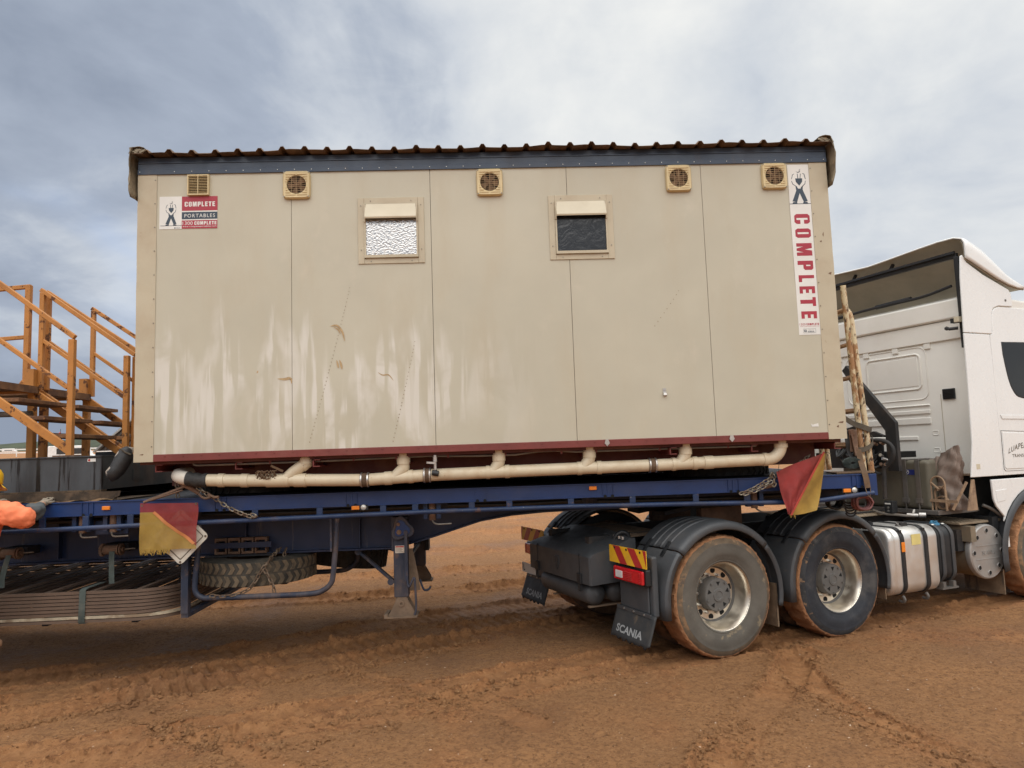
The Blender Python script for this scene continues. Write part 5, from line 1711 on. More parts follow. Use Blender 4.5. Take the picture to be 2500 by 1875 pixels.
# ------------------------------------------------------------------ stack of gates under the trailer
NG = 9
gt_rim, gt_bar = None, None
ordn = ['lowest', 'second from the bottom', 'third from the bottom', 'fourth from the bottom', 'middle', 'fourth from the top', 'third from the top', 'second from the top', 'topmost']
H = .0295
rim = MB()
Xa, Xb, Ya, Yb, rc = -6.6, -2.80, .30, 2.45, .34
path = [(Xa + rc, Ya)]
path += [(Xa + (Xb - Xa) * i / 12, Ya) for i in range(2, 10)]
for (cx, cy, a0) in ((Xb - rc, Ya + rc, -90), (Xb - rc, Yb - rc, 0), (Xa + rc, Yb - rc, 90), (Xa + rc, Ya + rc, 180)):
    path += [(cx + rc * math.cos(R(a0 + q * 15)), cy + rc * math.sin(R(a0 + q * 15))) for q in range(7)]
vv, ff = [], []
npth = len(path)
for i, (x, y) in enumerate(path):
    a = Vector((*path[i - 1], 0)); b = Vector((*path[(i + 1) % npth], 0))
    t = (b - a).normalized(); nn = Vector((t.y, -t.x, 0))
    p = Vector((x, y, 0))
    o_ = p + nn * .004; i_ = p - nn * .022
    vv += [(o_.x, o_.y, -.0125), (o_.x, o_.y, .0105), (i_.x, i_.y, .0105), (i_.x, i_.y, -.0125)]
for i in range(npth):
    j = (i + 1) % npth
    for q in range(4):
        q2 = (q + 1) % 4
        ff.append((i * 4 + q, j * 4 + q, j * 4 + q2, i * 4 + q2))
rim.add(vv, ff)
bars = []
for k in range(9):
    x = -6.2 + k * .385
    bars.append(MB().box(x - .022, x + .022, Ya + .024, Yb - .024, -.010, .006))
rods = MB()
for y in (.95, 1.45, 1.95):
    rods.box(Xa + .03, Xb - .03, y - .010, y + .010, .0062, .0100)
rim_me = bar_me = rod_me = None
for g in range(NG):
    z = .5015 + g * H
    dx, dy = random.uniform(-.02, .02), random.uniform(-.006, .006)
    t = thing('steel_gate', 'flat brown steel gate, %s of the stack under the trailer' % ordn[g], 'gate', (dx, dy, z), group='gates stacked under the trailer', local=True)
    t.rotation_euler = (0, 0, random.uniform(-.002, .002))
    if rim_me is None:
        rim_me = rim.build('rim', 'gate_steel', t, 30).data
        bar_me = [b.build('cross_bar', 'gate_steel', t, 0).data for b in bars]
    else:
        for nm, me in [('rim', rim_me)] + [('cross_bar', q) for q in bar_me] :
            if nm == 'rim' and g == 1:
                me = me.copy(); me.materials[0] = MATS['gate_edge']
            o = bpy.data.objects.new(nm, me); COL.objects.link(o); o.parent = t

# straps round the stack
def strap(name, label, pts, wvec, mat, th=.004, group=None):
    o = MB().strip(pts, wvec, th).build(name, mat, None, 40)
    return tag(o, label, 'strap', group)


zt = .5015 + NG * H
strap('webbing_strap', 'grey-green webbing strap wrapped round the outer edge of the gate stack', [(-3.55, .62, zt + .004), (-3.55, .33, zt + .004), (-3.551, .290, zt - .006), (-3.553, .287, zt - .14), (-3.556, .286, .50), (-3.556, .30, .482), (-3.556, .8, .479)], (.052, 0, .002), 'webbing')
strap('webbing_strap', 'grey-green strap hanging from the right-hand winch down to the gate stack', [(-3.450, .555, 1.045), (-3.440, .53, .98), (-3.42, .50, .80), (-3.418, .50, zt + .006)], (.042, .01, 0), 'webbing')
strap('webbing_strap', 'grey strap hanging from the left-hand winch beside the worker', [(-4.345, .555, 1.045), (-4.35, .53, .98), (-4.36, .50, .85), (-4.36, .50, zt + .006)], (.042, .01, 0), 'webbing')

# ------------------------------------------------------------------ chains and load binder
tag(chain_mb(catenary((-2.535, .12, 1.600), (-2.41, .17, 1.505), .006, 4) + catenary((-2.395, .175, 1.49), (-2.08, .17, 1.330), .022, 8) + [(-2.06, .17, 1.335), (-2.10, .165, 1.355)], .040, .0060, .0135).build('load_chain', 'chain', None, 60), 'bright load chain running from the pipe elbow across the blue rail', 'chain')
tag(chain_mb([(-2.78, .30, 1.64), (-2.772, .29, 1.60), (-2.765, .29, 1.505)], .040, .0060, .0130).build('load_chain', 'chain', None, 60), 'short length of chain dangling beside the white pipe elbow', 'chain')
ld = thing('load_binder', 'rusty lever load binder lying above the red and yellow flag', 'binder', (-2.75, .16, 1.52))
mb = MB()
mb.bar((-2.99, .15, 1.488), (-2.62, .155, 1.620), .020, .022, up=(0, -1, .2)).bar((-2.93, .135, 1.500), (-2.66, .140, 1.580), .010, .024, up=(0, -1, .2))
mb.build('lever', 'rust_steel', ld, 0, bevel=.004)
MB().tube([(-2.72, .17, 1.66), (-2.66, .15, 1.625), (-2.60, .14, 1.60), (-2.53, .14, 1.548)], [.010, .022, .024, .016], 10).build('yoke', 'rust_steel', ld, 50)
MB().tube(smooth_path([(-2.53, .14, 1.548), (-2.505, .135, 1.520), (-2.47, .135, 1.505), (-2.435, .135, 1.515), (-2.45, .135, 1.54), (-2.40, .135, 1.512), (-2.36, .135, 1.514)], 4), .011, 8).build('grab_hook', 'rust_steel', ld, 50)
# chain holding the spare
sp_ = [(-2.008, .70, 1.00), (-2.02, .52, .96), (-2.035, .395, .915), (-2.09, .385, .84), (-2.13, .385, .77), (-2.2, .36, .69), (-2.32, .33, .66), (-2.42, .325, .655), (-2.50, .33, .665)]
mb = chain_mb(smooth_path(sp_, 4), .042, .0062, .0135)
chain_mb([(-2.06, .385, .865), (-2.015, .38, .79), (-1.975, .365, .72), (-1.96, .35, .655)], .042, .0062, .0135, mb=mb)
chain_mb([(-1.96, .72, 1.0), (-1.955, .62, .93)], .042, .0062, .0135, mb=mb)
tag(mb.build('spare_chain', 'chain_rusty', None, 60), 'rusty chain draped over the dusty spare tyre', 'chain')
mb = chain_mb(catenary((2.545, .14, 1.565), (2.80, .28, 1.690), .004, 5), .036, .0055, .012)
tag(mb.build('load_chain', 'chain', None, 60), 'dark chain running up behind the top edge of the right-hand flag', 'chain')
mb = chain_mb(catenary((2.105, .17, 1.375), (2.385, .16, 1.505), .012, 6), .038, .006, .013)
chain_mb(catenary((2.13, .155, 1.37), (2.39, .15, 1.475), .016, 6), .038, .006, .013, mb=mb)
chain_mb([(2.375, .15, 1.515), (2.39, .14, 1.545), (2.41, .15, 1.50), (2.40, .14, 1.44), (2.415, .15, 1.46)], .036, .006, .013, mb=mb)
tag(mb.build('load_chain', 'chain', None, 60), 'doubled bright chain tied to the deck edge left of the right-hand flag', 'chain')
MB()
tag(MB().cyl((2.345, .20, 1.430), (2.415, .19, 1.445), .022, n=10).build('chain_tensioner', 'rust_steel', None, 40), 'small rusty tensioner under the knotted chain by the right-hand flag', 'tensioner')

# ------------------------------------------------------------------ flags and diamond sign
fl1 = thing('warning_flag', 'square red and yellow flag with fringed hem hanging in front of the diamond sign', 'flag', (-2.78, .15, 1.29))


def flag_pt(a, b):
    x = -3.015 + .478 * a - .008 * b + .004 * math.sin(b * 9) * a
    z = 1.481 - .012 * a - (.391 - .012 * a) * b
    y = .145 + .018 * math.sin(a * 8 + b * 2) * (.2 + b) + .007 * math.sin(a * 19 + b * 7) * b - .012 * b
    return (x, y, z)


# piece boundaries in flag coordinates: top band, diagonal seam from (0.24,.18) to (0.93,.86)
def tri_cloth(inside, nm, mat, n=44):
    mb = MB()
    idx = {}
    vv, ff = [], []
    for j in range(n):
        for i in range(n):
            a, b = (i + .5) / n, (j + .5) / n
            if inside(a, b):
                q = []
                for (p_, r_) in ((i, j), (i + 1, j), (i + 1, j + 1), (i, j + 1)):
                    if (p_, r_) not in idx:
                        idx[(p_, r_)] = len(vv); vv.append(flag_pt(p_ / n, r_ / n))
                    q.append(idx[(p_, r_)])
                ff.append(tuple(q))
    mb.add(vv, ff)
    return mb.build(nm, mat, fl1, 60, nrm=False)


seam = lambda b: .235 + (b - .19) / .68 * .70
tri_cloth(lambda a, b: b <= .19 or a > seam(b), 'red_cloth', 'flag_red', 72)
tri_cloth(lambda a, b: b > .19 and a <= seam(b), 'yellow_cloth', 'flag_yellow', 72)
mb = MB()
for off, w in ((.0, .022),):
    pts = []
    for k in range(13):
        b = .19 + .70 * k / 12
        p = Vector(flag_pt(seam(b), b)); p.y -= .003
        pts.append(p)
    mb.strip(pts, (.020, 0, .014), .002)
mb.build('seam_band', 'flag_band', fl1, 40)
fr_ = MB()
for k in range(46):
    a = (k + random.random()) / 46 * .56
    p = Vector(flag_pt(a, 1.0))
    l = random.uniform(.018, .042)
    fr_.strip([p + Vector((0, 0, .012)), p + Vector((random.uniform(-.006, .006), random.uniform(-.004, .004), -l * .5)), p + Vector((random.uniform(-.014, .014), random.uniform(-.006, .006), -l))], (.006, 0, 0), .001)
fr_.build('fringe', 'flag_yellow', fl1, 0)
for x in (-3.0, -2.552):
    MB().lathe([(.004, 0), (.010, -.001), (.010, .001)], (x, .145, 1.462), (0, 1, 0), 10).build('eyelet', 'chain_rusty', fl1, 0)

dia = thing('diamond_sign', 'white diamond-shaped sign reading Without Trucks Australia Stops, half behind the flag', 'sign', (-2.70, .19, 1.19))
cx, cz, hd = -2.700, 1.185, .238


def rdiamond(cx, cz, hd, rc):
    pts = []
    for k in range(4):
        a = math.pi / 2 * k
        c = Vector((math.cos(a), math.sin(a))) * (hd - rc * 1.414)
        for q in range(-2, 3):
            t = a + q * math.pi / 8
            pts.append((cx + c.x + rc * math.cos(t), cz + c.y + rc * math.sin(t)))
    return pts


MB().poly([(x, .196, z) for x, z in rdiamond(cx, cz, hd, .035)], (0, .004, 0)).build('plate', 'plate_white', dia, 0)
o_, i_ = rdiamond(cx, cz, .195, .012), rdiamond(cx, cz, .183, .010)
mb = MB()
n = len(o_)
mb.add([(x, .1952, z) for x, z in o_ + i_], [(i, (i + 1) % n, n + (i + 1) % n, n + i) for i in range(n)])
mb.build('border', 'print_dark', dia, 0)
mb = MB()
text(mb, 'Without Trucks', (cx - .115, .1950, cz + .015), (.235, 0, .004), (0, 0, .036), shear=0.25)
text(mb, 'Australia Stops', (cx - .115, .1950, cz - .045), (.235, 0, .004), (0, 0, .036), shear=0.25)
mb.build('lettering', 'print_dark', dia, 0)
mb = MB()
for a in range(4):
    t = a * math.pi / 2
    mb.cyl((cx + .208 * math.cos(t), .1955, cz + .208 * math.sin(t)), (cx + .208 * math.cos(t), .190, cz + .208 * math.sin(t)), .009, n=10)
mb.build('bolt', 'chain_rusty', dia, 0)
MB().box(cx - .015, cx + .015, .2005, .21, cz + .05, 1.30).build('hanger', 'under_dark', dia, 0)

fl2 = thing('warning_flag', 'twisted red and yellow flag tied by one corner at the trailer front', 'flag', (2.63, .1, 1.45))
red = [(2.416, 1.554), (2.84, 1.713)]
A, B_, C_, D_ = Vector((2.416, .115, 1.556)), Vector((2.842, .10, 1.716)), Vector((2.503, .075, 1.186)), Vector((2.752, .11, 1.215))
A2 = Vector((2.478, .085, 1.195))


def red_pt(a, b):
    top = A.lerp(B_, a); bot = A2.lerp(C_, a)
    p = top.lerp(bot, b)
    p.y += .020 * math.sin(a * 7 + b * 3.5) * math.sin(b * 3.0) + .008 * math.sin(a * 17 - b * 9) * b - .01 * a
    p.z += .006 * math.sin(a * 5) * (1 - b)
    return p


def yel_pt(a, b):
    l = B_.lerp(C_, b); r_ = (B_ + Vector((.012, .01, -.03))).lerp(D_, b) + Vector((.040 * math.sin(b * 3.14) ** .8, .05 * math.sin(b * 2.6), 0))
    p = l.lerp(r_, a)
    p.y -= .012 * (1 - a) + .02 * a * math.sin(a * 3.1 + b * 4)
    p.z -= .01 * math.sin(a * 3.14) * b
    return p


MB().grid(red_pt, 22, 26).build('red_cloth', 'flag_red_thick', fl2, 60, nrm=False)
MB().grid(yel_pt, 16, 26).build('yellow_cloth', 'flag_yellow_thick', fl2, 60, nrm=False)
MB().strip([B_.lerp(C_, k / 12) + Vector((-.006, -.016, 0)) for k in range(13)], (.014, 0, -.006), .002).build('seam_band', 'flag_hem', fl2, 40)
mb = MB()
for k in range(9):
    p = C_ + Vector((random.uniform(-.02, .03), -.008, 0))
    mb.strip([p + Vector((0, 0, .006)), p + Vector((random.uniform(-.012, .012), 0, -random.uniform(.012, .035)))], (.004, 0, 0), .001)
mb.build('fringe', 'flag_yellow', fl2, 0)
mb = MB()
mb.tube(smooth_path([B_ + Vector((-.02, -.015, -.012)), B_ + Vector((.02, -.012, -.006)), B_ + Vector((.07, .03, -.018)), B_ + Vector((.11, .1, -.02))], 4), .0025, 5)
mb.tube(smooth_path([A + Vector((.018, -.01, -.005)), A + Vector((.02, -.01, .04)), A + Vector((.05, .03, .12)), A + Vector((.07, .1, .16))], 4), .0022, 5)
mb.build('tie_cord', 'hose_black', fl2, 50)

# ------------------------------------------------------------------ rusty cream pipe gates at the trailer's front
for nm_, lab, x0, x1, top, rt, dx in ((0, 'rusty cream pipe gate with square-cut top at the trailer front, left of two', 3.452, 3.391, 3.294, 0, 0), (1, 'rusty cream pipe gate with rounded top at the trailer front, right of two', 3.527, 3.440, 3.073, 1, 0)):
    t = thing('pipe_gate', lab, 'gate', (x0, 1.0, 1.5), group='pipe gates at the trailer front')
    xx = lambda z: x0 + (x1 - x0) * (z - 1.51) / (top - 1.51)
    if rt:
        pts = [(xx(1.51), .6, 1.505), (xx(2.2), .6, 2.2), (xx(top - .10), .6, top - .10)] + [(xx(top), .6 + .10 - .10 * math.cos(q), top - .10 + .10 * math.sin(q)) for q in (.4, .8, 1.2, 1.57)] + [(xx(top), 1.4, top)]
        MB().tube(pts, .0265, 12).build('upright', 'cream_rusty', t, 50)
        MB().tube([(xx(1.51), 1.43, 1.505), (xx(top - .03), 1.43, top - .03)], .0265, 12).build('upright', 'cream_rusty', t, 50)
    else:
        for y in (.6, 1.40):
            MB().tube([(xx(1.51), y, 1.505), (xx(2.2), y, 2.2), (xx(top), y, top)], .0275, 12).build('upright', 'cream_rusty', t, 50)
    for z in ((3.06, 2.72, 2.40, 2.08, 1.75) if not rt else (2.74, 2.42, 2.10, 1.77)):
        MB().tube([(xx(z), .62, z), (xx(z), 1.39, z)], .017, 8).build('rung', 'rung_rust', t, 50)
MB()
# ratchet strap round the pipe gates, with its tail down to the rope rail
rs = thing('ratchet_strap', 'brown ratchet strap binding the rusty pipe gates to the trailer', 'strap', (3.42, .55, 1.6))
MB().strip(smooth_path([(3.07, .50, 2.30), (3.20, .53, 2.10), (3.33, .560, 1.985), (3.44, .560, 1.935), (3.535, .570, 1.90), (3.565, .62, 1.905)], 4), (.01, 0, .05), .004).build('upper_band', 'webbing_grey', rs, 50)
MB().strip(smooth_path([(3.36, .56, 1.735), (3.41, .545, 1.715), (3.49, .55, 1.735), (3.545, .57, 1.78), (3.57, .63, 1.83)], 4), (0, 0, .046), .004).build('loop_band', 'webbing_grey', rs, 50)
MB().strip(smooth_path([(3.36, .50, 1.72), (3.34, .43, 1.61), (3.265, .25, 1.53), (3.256, .205, 1.46), (3.255, .190, 1.385)], 5), (.052, 0, .004), .004).build('tail_band', 'webbing_brown', rs, 50)
MB().tube([(3.232, .19, 1.39), (3.242, .183, 1.33), (3.256, .176, 1.305), (3.270, .183, 1.33), (3.280, .19, 1.39)], .004, 6).build('rail_hook', 'chain_rusty', rs, 50)
mb = MB()
mb.box(3.285, 3.365, .50, .512, 1.70, 1.905).box(3.285, 3.365, .548, .560, 1.70, 1.905)
mb.cyl((3.325, .495, 1.88), (3.325, .565, 1.88), .030, n=12).cyl((3.345, .495, 1.73), (3.345, .565, 1.73), .020, n=10)
mb.bar((3.30, .49, 1.86), (3.325, .485, 1.66), .020, .03, up=(0, 1, 0))
mb.build('ratchet', 'rust_steel', rs, 0, bevel=.006)
MB().strip(smooth_path([(3.27, .53, 1.90), (3.26, .49, 1.80), (3.27, .50, 1.70), (3.30, .47, 1.62)], 4), (.05, .02, 0), .005).build('slack_band', 'hose_black', rs, 50)
mb = MB()
for k in range(7):
    r0_ = .02 + .008 * k
    mb.strip([(3.27 + r0_ * math.cos(q * .6) * 1.3, .45 + .002 * k, 1.60 + r0_ * math.sin(q * .6) * .75) for q in range(12)], (.01, .045, 0), .003)
mb.build('rolled_end', 'webbing', rs, 50)
MB().box(3.10, 3.45, .42, .62, 1.5065, 1.520).build('strap_block', 'timber', rs, 0)

# coils of hose slung under the front of the deck
def coil(name, label, c, r, nturn, mat, tr, sq=1.0, seed=0):
    rr_ = random.Random(seed)
    mb = MB()
    for k in range(nturn):
        ph = rr_.uniform(-.3, .3); r1 = r * rr_.uniform(.72, 1.05)
        oy = (k - nturn / 2) * tr * 1.1
        mb.tube([(c[0] + r1 * math.cos(q * 2 * math.pi / 22) + .02 * ph, c[1] + oy + .01 * math.sin(q + ph), c[2] - r1 * sq * .25 * ph + r1 * sq * math.sin(q * 2 * math.pi / 22)) for q in range(22)], tr, 7, closed=True)
    return tag(mb.build(name, mat, None, 60), label, 'hose')


coil('hose_coil', 'pinkish-red coil of hose slung under the trailer front', (3.34, .46, 1.235), .088, 9, 'hose_pink', .009, .78, 3)
coil('hose_coil', 'black coil of spiral air hose slung left of the red coil', (3.14, .60, 1.235), .070, 9, 'hose_black', .009, .8, 5)
mb = MB()
for k in range(6):
    z = 1.265 - .024 * k
    mb.tube([(3.235 + .048 * math.cos(q * math.pi / 8 + math.pi) + .003 * k, .50 + .008 * (k % 2), z - .034 * math.sin(q * math.pi / 8)) for q in range(9)], .008, 7)
tag(mb.build('hose_coil', 'hose_black', None, 60), 'loops of black rubber hose hanging below the deck in front of the mudguard', 'hose')

# ------------------------------------------------------------------ prime mover (u forward, v across to the far side, z up)
trk = thing('prime_mover', 'white tractor truck with dark grey mudguards coupled to the blue trailer', 'truck', T0, YAW, local=True)
WZ = .505
CV = 1.215          # centre line
FARV = 2.43


def nz(i, j, amp, f1=0.9, f2=2.3):
    return amp * (math.sin(i * f1 + j * 2.1) * .5 + math.sin(i * f2 + j * 5.3 + 1) * .35 + random.uniform(-.4, .4))


def road_wheel(u, v, out, tyre_mat, tread_mat, steer=False):
    """out = -1 for the near side (faces -v), +1 for the far side"""
    ax = (0, out, 0)
    o = (u, v, WZ)
    d0 = -.165 if not steer else .03
    # disc and hub
    mb = MB()
    if not steer:
        mb.lathe([(.236, -.135), (.222, -.160), (.150, -.165), (.142, -.165)], o, ax, 48)
        mb.lathe([(.143, -.165), (.143, -.085), (.136, -.072), (.118, -.070), (.060, -.066), (.055, -.058), (.036, -.056), (.032, -.062), (.0, -.062)], o, ax, 36)
    else:
        mb.lathe([(.262, -.03), (.235, -.005), (.19, .02), (.14, .03), (.12, .03), (.12, .06), (.0, .06)], o, ax, 48)
    w = mb.build('wheel', 'hub_grey' if not steer else 'rim_alloy', trk, 35)
    # rim
    MB().lathe([(.284, -.006), (.2985, -.004), (.3000, .001), (.2975, .004), (.290, .002), (.284, -.008), (.274, -.022), (.266, -.050), (.258, -.085), (.246, -.118), (.236, -.136)], o, ax, 64).build('rim', 'rim_alloy', w, 50)
    if not steer:
        MB().lathe([(.237, -.1355), (.224, -.1585), (.150, -.1635)], o, ax, 48).build('disc_face', 'rim_alloy', w, 50)
    e1 = Vector((1, 0, 0)); e2 = Vector((0, 0, 1)); av = Vector(ax)
    hb, nb = MB(), MB()
    for k in range(10):
        t = 2 * math.pi * k / 10 + .2
        c = Vector(o) + (e1 * math.cos(t) + e2 * math.sin(t)) * .200 + av * (d0 + .003)
        if not steer:
            hb.cyl(c - av * .004, c + av * .003, .0265, n=16)
        t += .314
        c = Vector(o) + (e1 * math.cos(t) + e2 * math.sin(t)) * .1675 + av * (d0 + .002)
        nb.cyl(c, c + av * .030, .015, .012, n=6)
    if not steer:
        hb.split('hand_hole', 'hole_black', w, smooth=0)
    nb.split('wheel_nut', 'steel', w, smooth=0)
    if not steer:
        tb = MB()
        for k in range(5):
            t = 2 * math.pi * k / 5 + .3
            r_ = (e1 * math.cos(t) + e2 * math.sin(t)); q = (e1 * -math.sin(t) + e2 * math.cos(t))
            c = Vector(o) + av * -.0685 + r_ * .092
            tb.poly([c + r_ * .022 + q * .020, c - r_ * .016, c + r_ * .022 - q * .020], av * .0015)
        tb.split('hub_slot', 'hole_black', w, smooth=0)
        cb = MB()
        for k in range(5):
            t = 2 * math.pi * k / 5 + .93
            c = Vector(o) + av * -.068 + (e1 * math.cos(t) + e2 * math.sin(t)) * .048
            cb.cyl(c, c + av * .010, .008, n=8)
            c = Vector(o) + av * -.071 + (e1 * math.cos(t) + e2 * math.sin(t)) * .122
            cb.cyl(c, c + av * .012, .010, n=6)
        cb.build('hub_bolt', 'hub_grey', w, 0)
    # tyre: sidewall with moulded rings, then the muddy tread
    MB().lathe([(.286, -.004), (.292, .004), (.304, .012), (.308, .010), (.330, .021), (.352, .027), (.356, .0295), (.385, .0325), (.420, .0330), (.445, .0295), (.449, .0305), (.452, .0295)], o, ax, 96).build('tyre', tyre_mat, w, 50)
    MB().lathe([(.4515, .0297), (.468, .0235), (.484, .016), (.496, .006)], o, ax, 120, wob=lambda i, j: nz(i, j, .004) if j else 0).build('tyre_shoulder', 'tyre_shoulder_clean' if tyre_mat == 'tyre_side_clean' else 'tyre_shoulder', w, 50)
    n = 150
    prof = [(.492, .008), (.500, .006), (.511, -.004), (.517, -.024), (.5165, -.07), (.5185, -.12), (.5165, -.17), (.516, -.225), (.506, -.245), (.47, -.262), (.40, -.268), (.30, -.255)]
    mb = MB()
    mb.lathe(prof, o, ax, n, wob=lambda i, j: (nz(i, j, .014, 1.7, 3.1) + (.010 * (1 if (i % 6) < 3 else -1) if 3 < j < 8 else 0) if 0 < j < 9 else 0))
    mb.build('tread', tread_mat, w, 30)
    return w


def inner_wheel(u, v):
    mb = MB()
    mb.lathe([(.30, -.14), (.42, -.15), (.49, -.13), (.512, -.10), (.515, 0), (.512, .10), (.49, .13), (.42, .15), (.30, .14)], (u, v, WZ), (0, 1, 0), 60, wob=lambda i, j: nz(i, j, .008) if 1 < j < 7 else 0)
    return mb.build('inner_tyre', 'tread_mud_dark', trk, 40)


road_wheel(0, 0, -1, 'tyre_side', 'mud_caked')
road_wheel(1.35, 0, -1, 'tyre_side_clean', 'mud_caked')
road_wheel(0, FARV, 1, 'tyre_side', 'mud_caked')
road_wheel(1.35, FARV, 1, 'tyre_side', 'mud_caked')
road_wheel(4.45, -.005, -1, 'tyre_side', 'mud_caked', steer=True)
road_wheel(4.45, FARV + .005, 1, 'tyre_side', 'mud_caked', steer=True)
for u in (0, 1.35):
    inner_wheel(u, .46); inner_wheel(u, FARV - .46)
    MB().cyl((u, .2, WZ), (u, FARV - .2, WZ), .09, n=14).lathe([(.09, -.25), (.24, -.12), (.26, 0), (.24, .12), (.09, .25)], (u, CV, WZ), (0, 1, 0), 20).build('drive_axle', 'chassis', trk, 40)

# chassis
for v in (CV - .385, CV + .385):
    MB().box(-.86, 5.3, v - .035, v + .035, .74, 1.0).build('chassis_rail', 'chassis', trk, 0)
for u in (-.5, .67, 2.0, 3.0):
    MB().box(u - .05, u + .05, CV - .349, CV + .349, .78, .96).build('chassis_crossmember', 'chassis', trk, 0)
MB().box(.10, 3.0, CV - .30, CV + .30, .55, .74).build('gearbox_mass', 'chassis', trk, 0, bevel=.05)
# fifth wheel
fw = MB().poly([(.05, CV - .12, 1.12), (.05, CV - .34, 1.13), (.35, CV - .47, 1.19), (.85, CV - .47, 1.19), (1.1, CV - .3, 1.19), (1.1, CV + .3, 1.19), (.85, CV + .47, 1.19), (.35, CV + .47, 1.19), (.05, CV + .34, 1.13), (.05, CV + .12, 1.12), (.55, CV + .06, 1.19), (.55, CV - .06, 1.19)], (0, 0, .04)).build('fifth_wheel', 'chassis', trk, 0)
MB().box(.4, .9, CV - .46, CV - .38, 1.0, 1.185).box(.4, .9, CV + .38, CV + .46, 1.0, 1.185).split('mounting', 'rust_steel', fw, smooth=0)
# mesh walkway between the guards
mb = MB().box(-.60, -.05, CV - .56, CV + .56, .985, .992)
wk = mb.build('walkway', 'muddy_steel', trk, 0)
mb = MB()
for k in range(23):
    a = -.60 + k * .025
    mb.bar((a, CV - .56, .996), (a + .02, CV + .56, .996), .006, .006)
for k in range(20):
    v = CV - .55 + k * .058
    mb.bar((-.60, v, .999), (-.05, v + .04, .999), .006, .006)
mb.build('walkway_mesh', 'muddy_steel', wk, 0)


# mudguards
def guard(u0, near=True, rear_full=True):
    sgn = 1 if near else -1
    V = lambda v: v if near else FARV - v
    Rg = .632

    def arc(nm, a0, a1, sect, n=26, straight=0.0):
        mb = MB()
        vv, ff = [], []
        rows = []
        for i in range(n + 1):
            t = R(a0 + (a1 - a0) * i / n)
            rows.append([(u0 + (Rg + dr) * math.cos(t), V(v), WZ + (Rg + dr) * math.sin(t)) for dr, v in sect])
        if straight:
            t = R(a1); 
            last = rows[-1]
            rows.append([(p[0], p[1], p[2] - straight) for p in last])
        k = len(sect)
        for r_ in rows: vv += r_
        for i in range(len(rows) - 1):
            for j in range(k - 1):
                ff.append((i * k + j, i * k + j + 1, i * k + k + j + 1, i * k + k + j))
        mb.add(vv, ff)
        return mb
    sect_top = [(-.060, -.050), (-.050, -.056), (-.018, -.055), (.001, -.044), (.010, -.020), (.012, .02)]
    for q in (.12, .215, .31, .405):
        sect_top += [(.012, q - .012), (.020, q - .005), (.020, q + .005), (.012, q + .012)]
    sect_top += [(.010, .54), (-.012, .56)]
    g = arc('mudguard', 42, 138, sect_top).build('mudguard', 'guard_plastic', trk, 40, solid=.006)
    sect_rear = [(-.050, -.048), (-.014, -.052), (.003, -.040), (.009, -.015), (.009, .53), (-.01, .545)]
    arc('rear', 139, 180, sect_rear, 14, .125 if rear_full else .12).build('rear_skirt', 'guard_plastic', g, 40, solid=.006)
    sect_fr = [(-.055, -.046), (-.018, -.050), (-.002, -.038), (.004, -.015), (.004, .10), (-.006, .11)]
    arc('front', -13, 41, sect_fr, 16).build('front_skirt', 'guard_plastic', g, 40, solid=.006)
    pts = [(u0 + .60 * math.cos(R(a)), V(.552), WZ + .60 * math.sin(R(a))) for a in range(0, 181, 12)]
    MB().poly(pts, (0, .004 * sgn, 0)).build('inner_panel', 'black_trim', g, 0)
    # latch straps where the pieces join
    for v in (.12, .40):
        for a_ in (138.5,):
            t = R(a_)
            c = Vector((u0 + (Rg + .022) * math.cos(t), V(v), WZ + (Rg + .022) * math.sin(t)))
            tt = Vector((-math.sin(t), 0, math.cos(t)))
            MB().bar(c - tt * .075 + Vector((0, .013 * sgn, 0)), c + tt * .075 + Vector((0, .013 * sgn, 0)), .010, .012, up=(math.cos(t), 0, math.sin(t))).bar(c - tt * .075 - Vector((0, .013 * sgn, 0)), c + tt * .075 - Vector((0, .013 * sgn, 0)), .010, .012, up=(math.cos(t), 0, math.sin(t))).bar(c - tt * .03, c + tt * .03, .018, .016, up=(math.cos(t), 0, math.sin(t))).build('latch', 'black_trim', g, 0)
    return g


for near in (True, False):
    guard(0, near)
    guard(1.35, near)


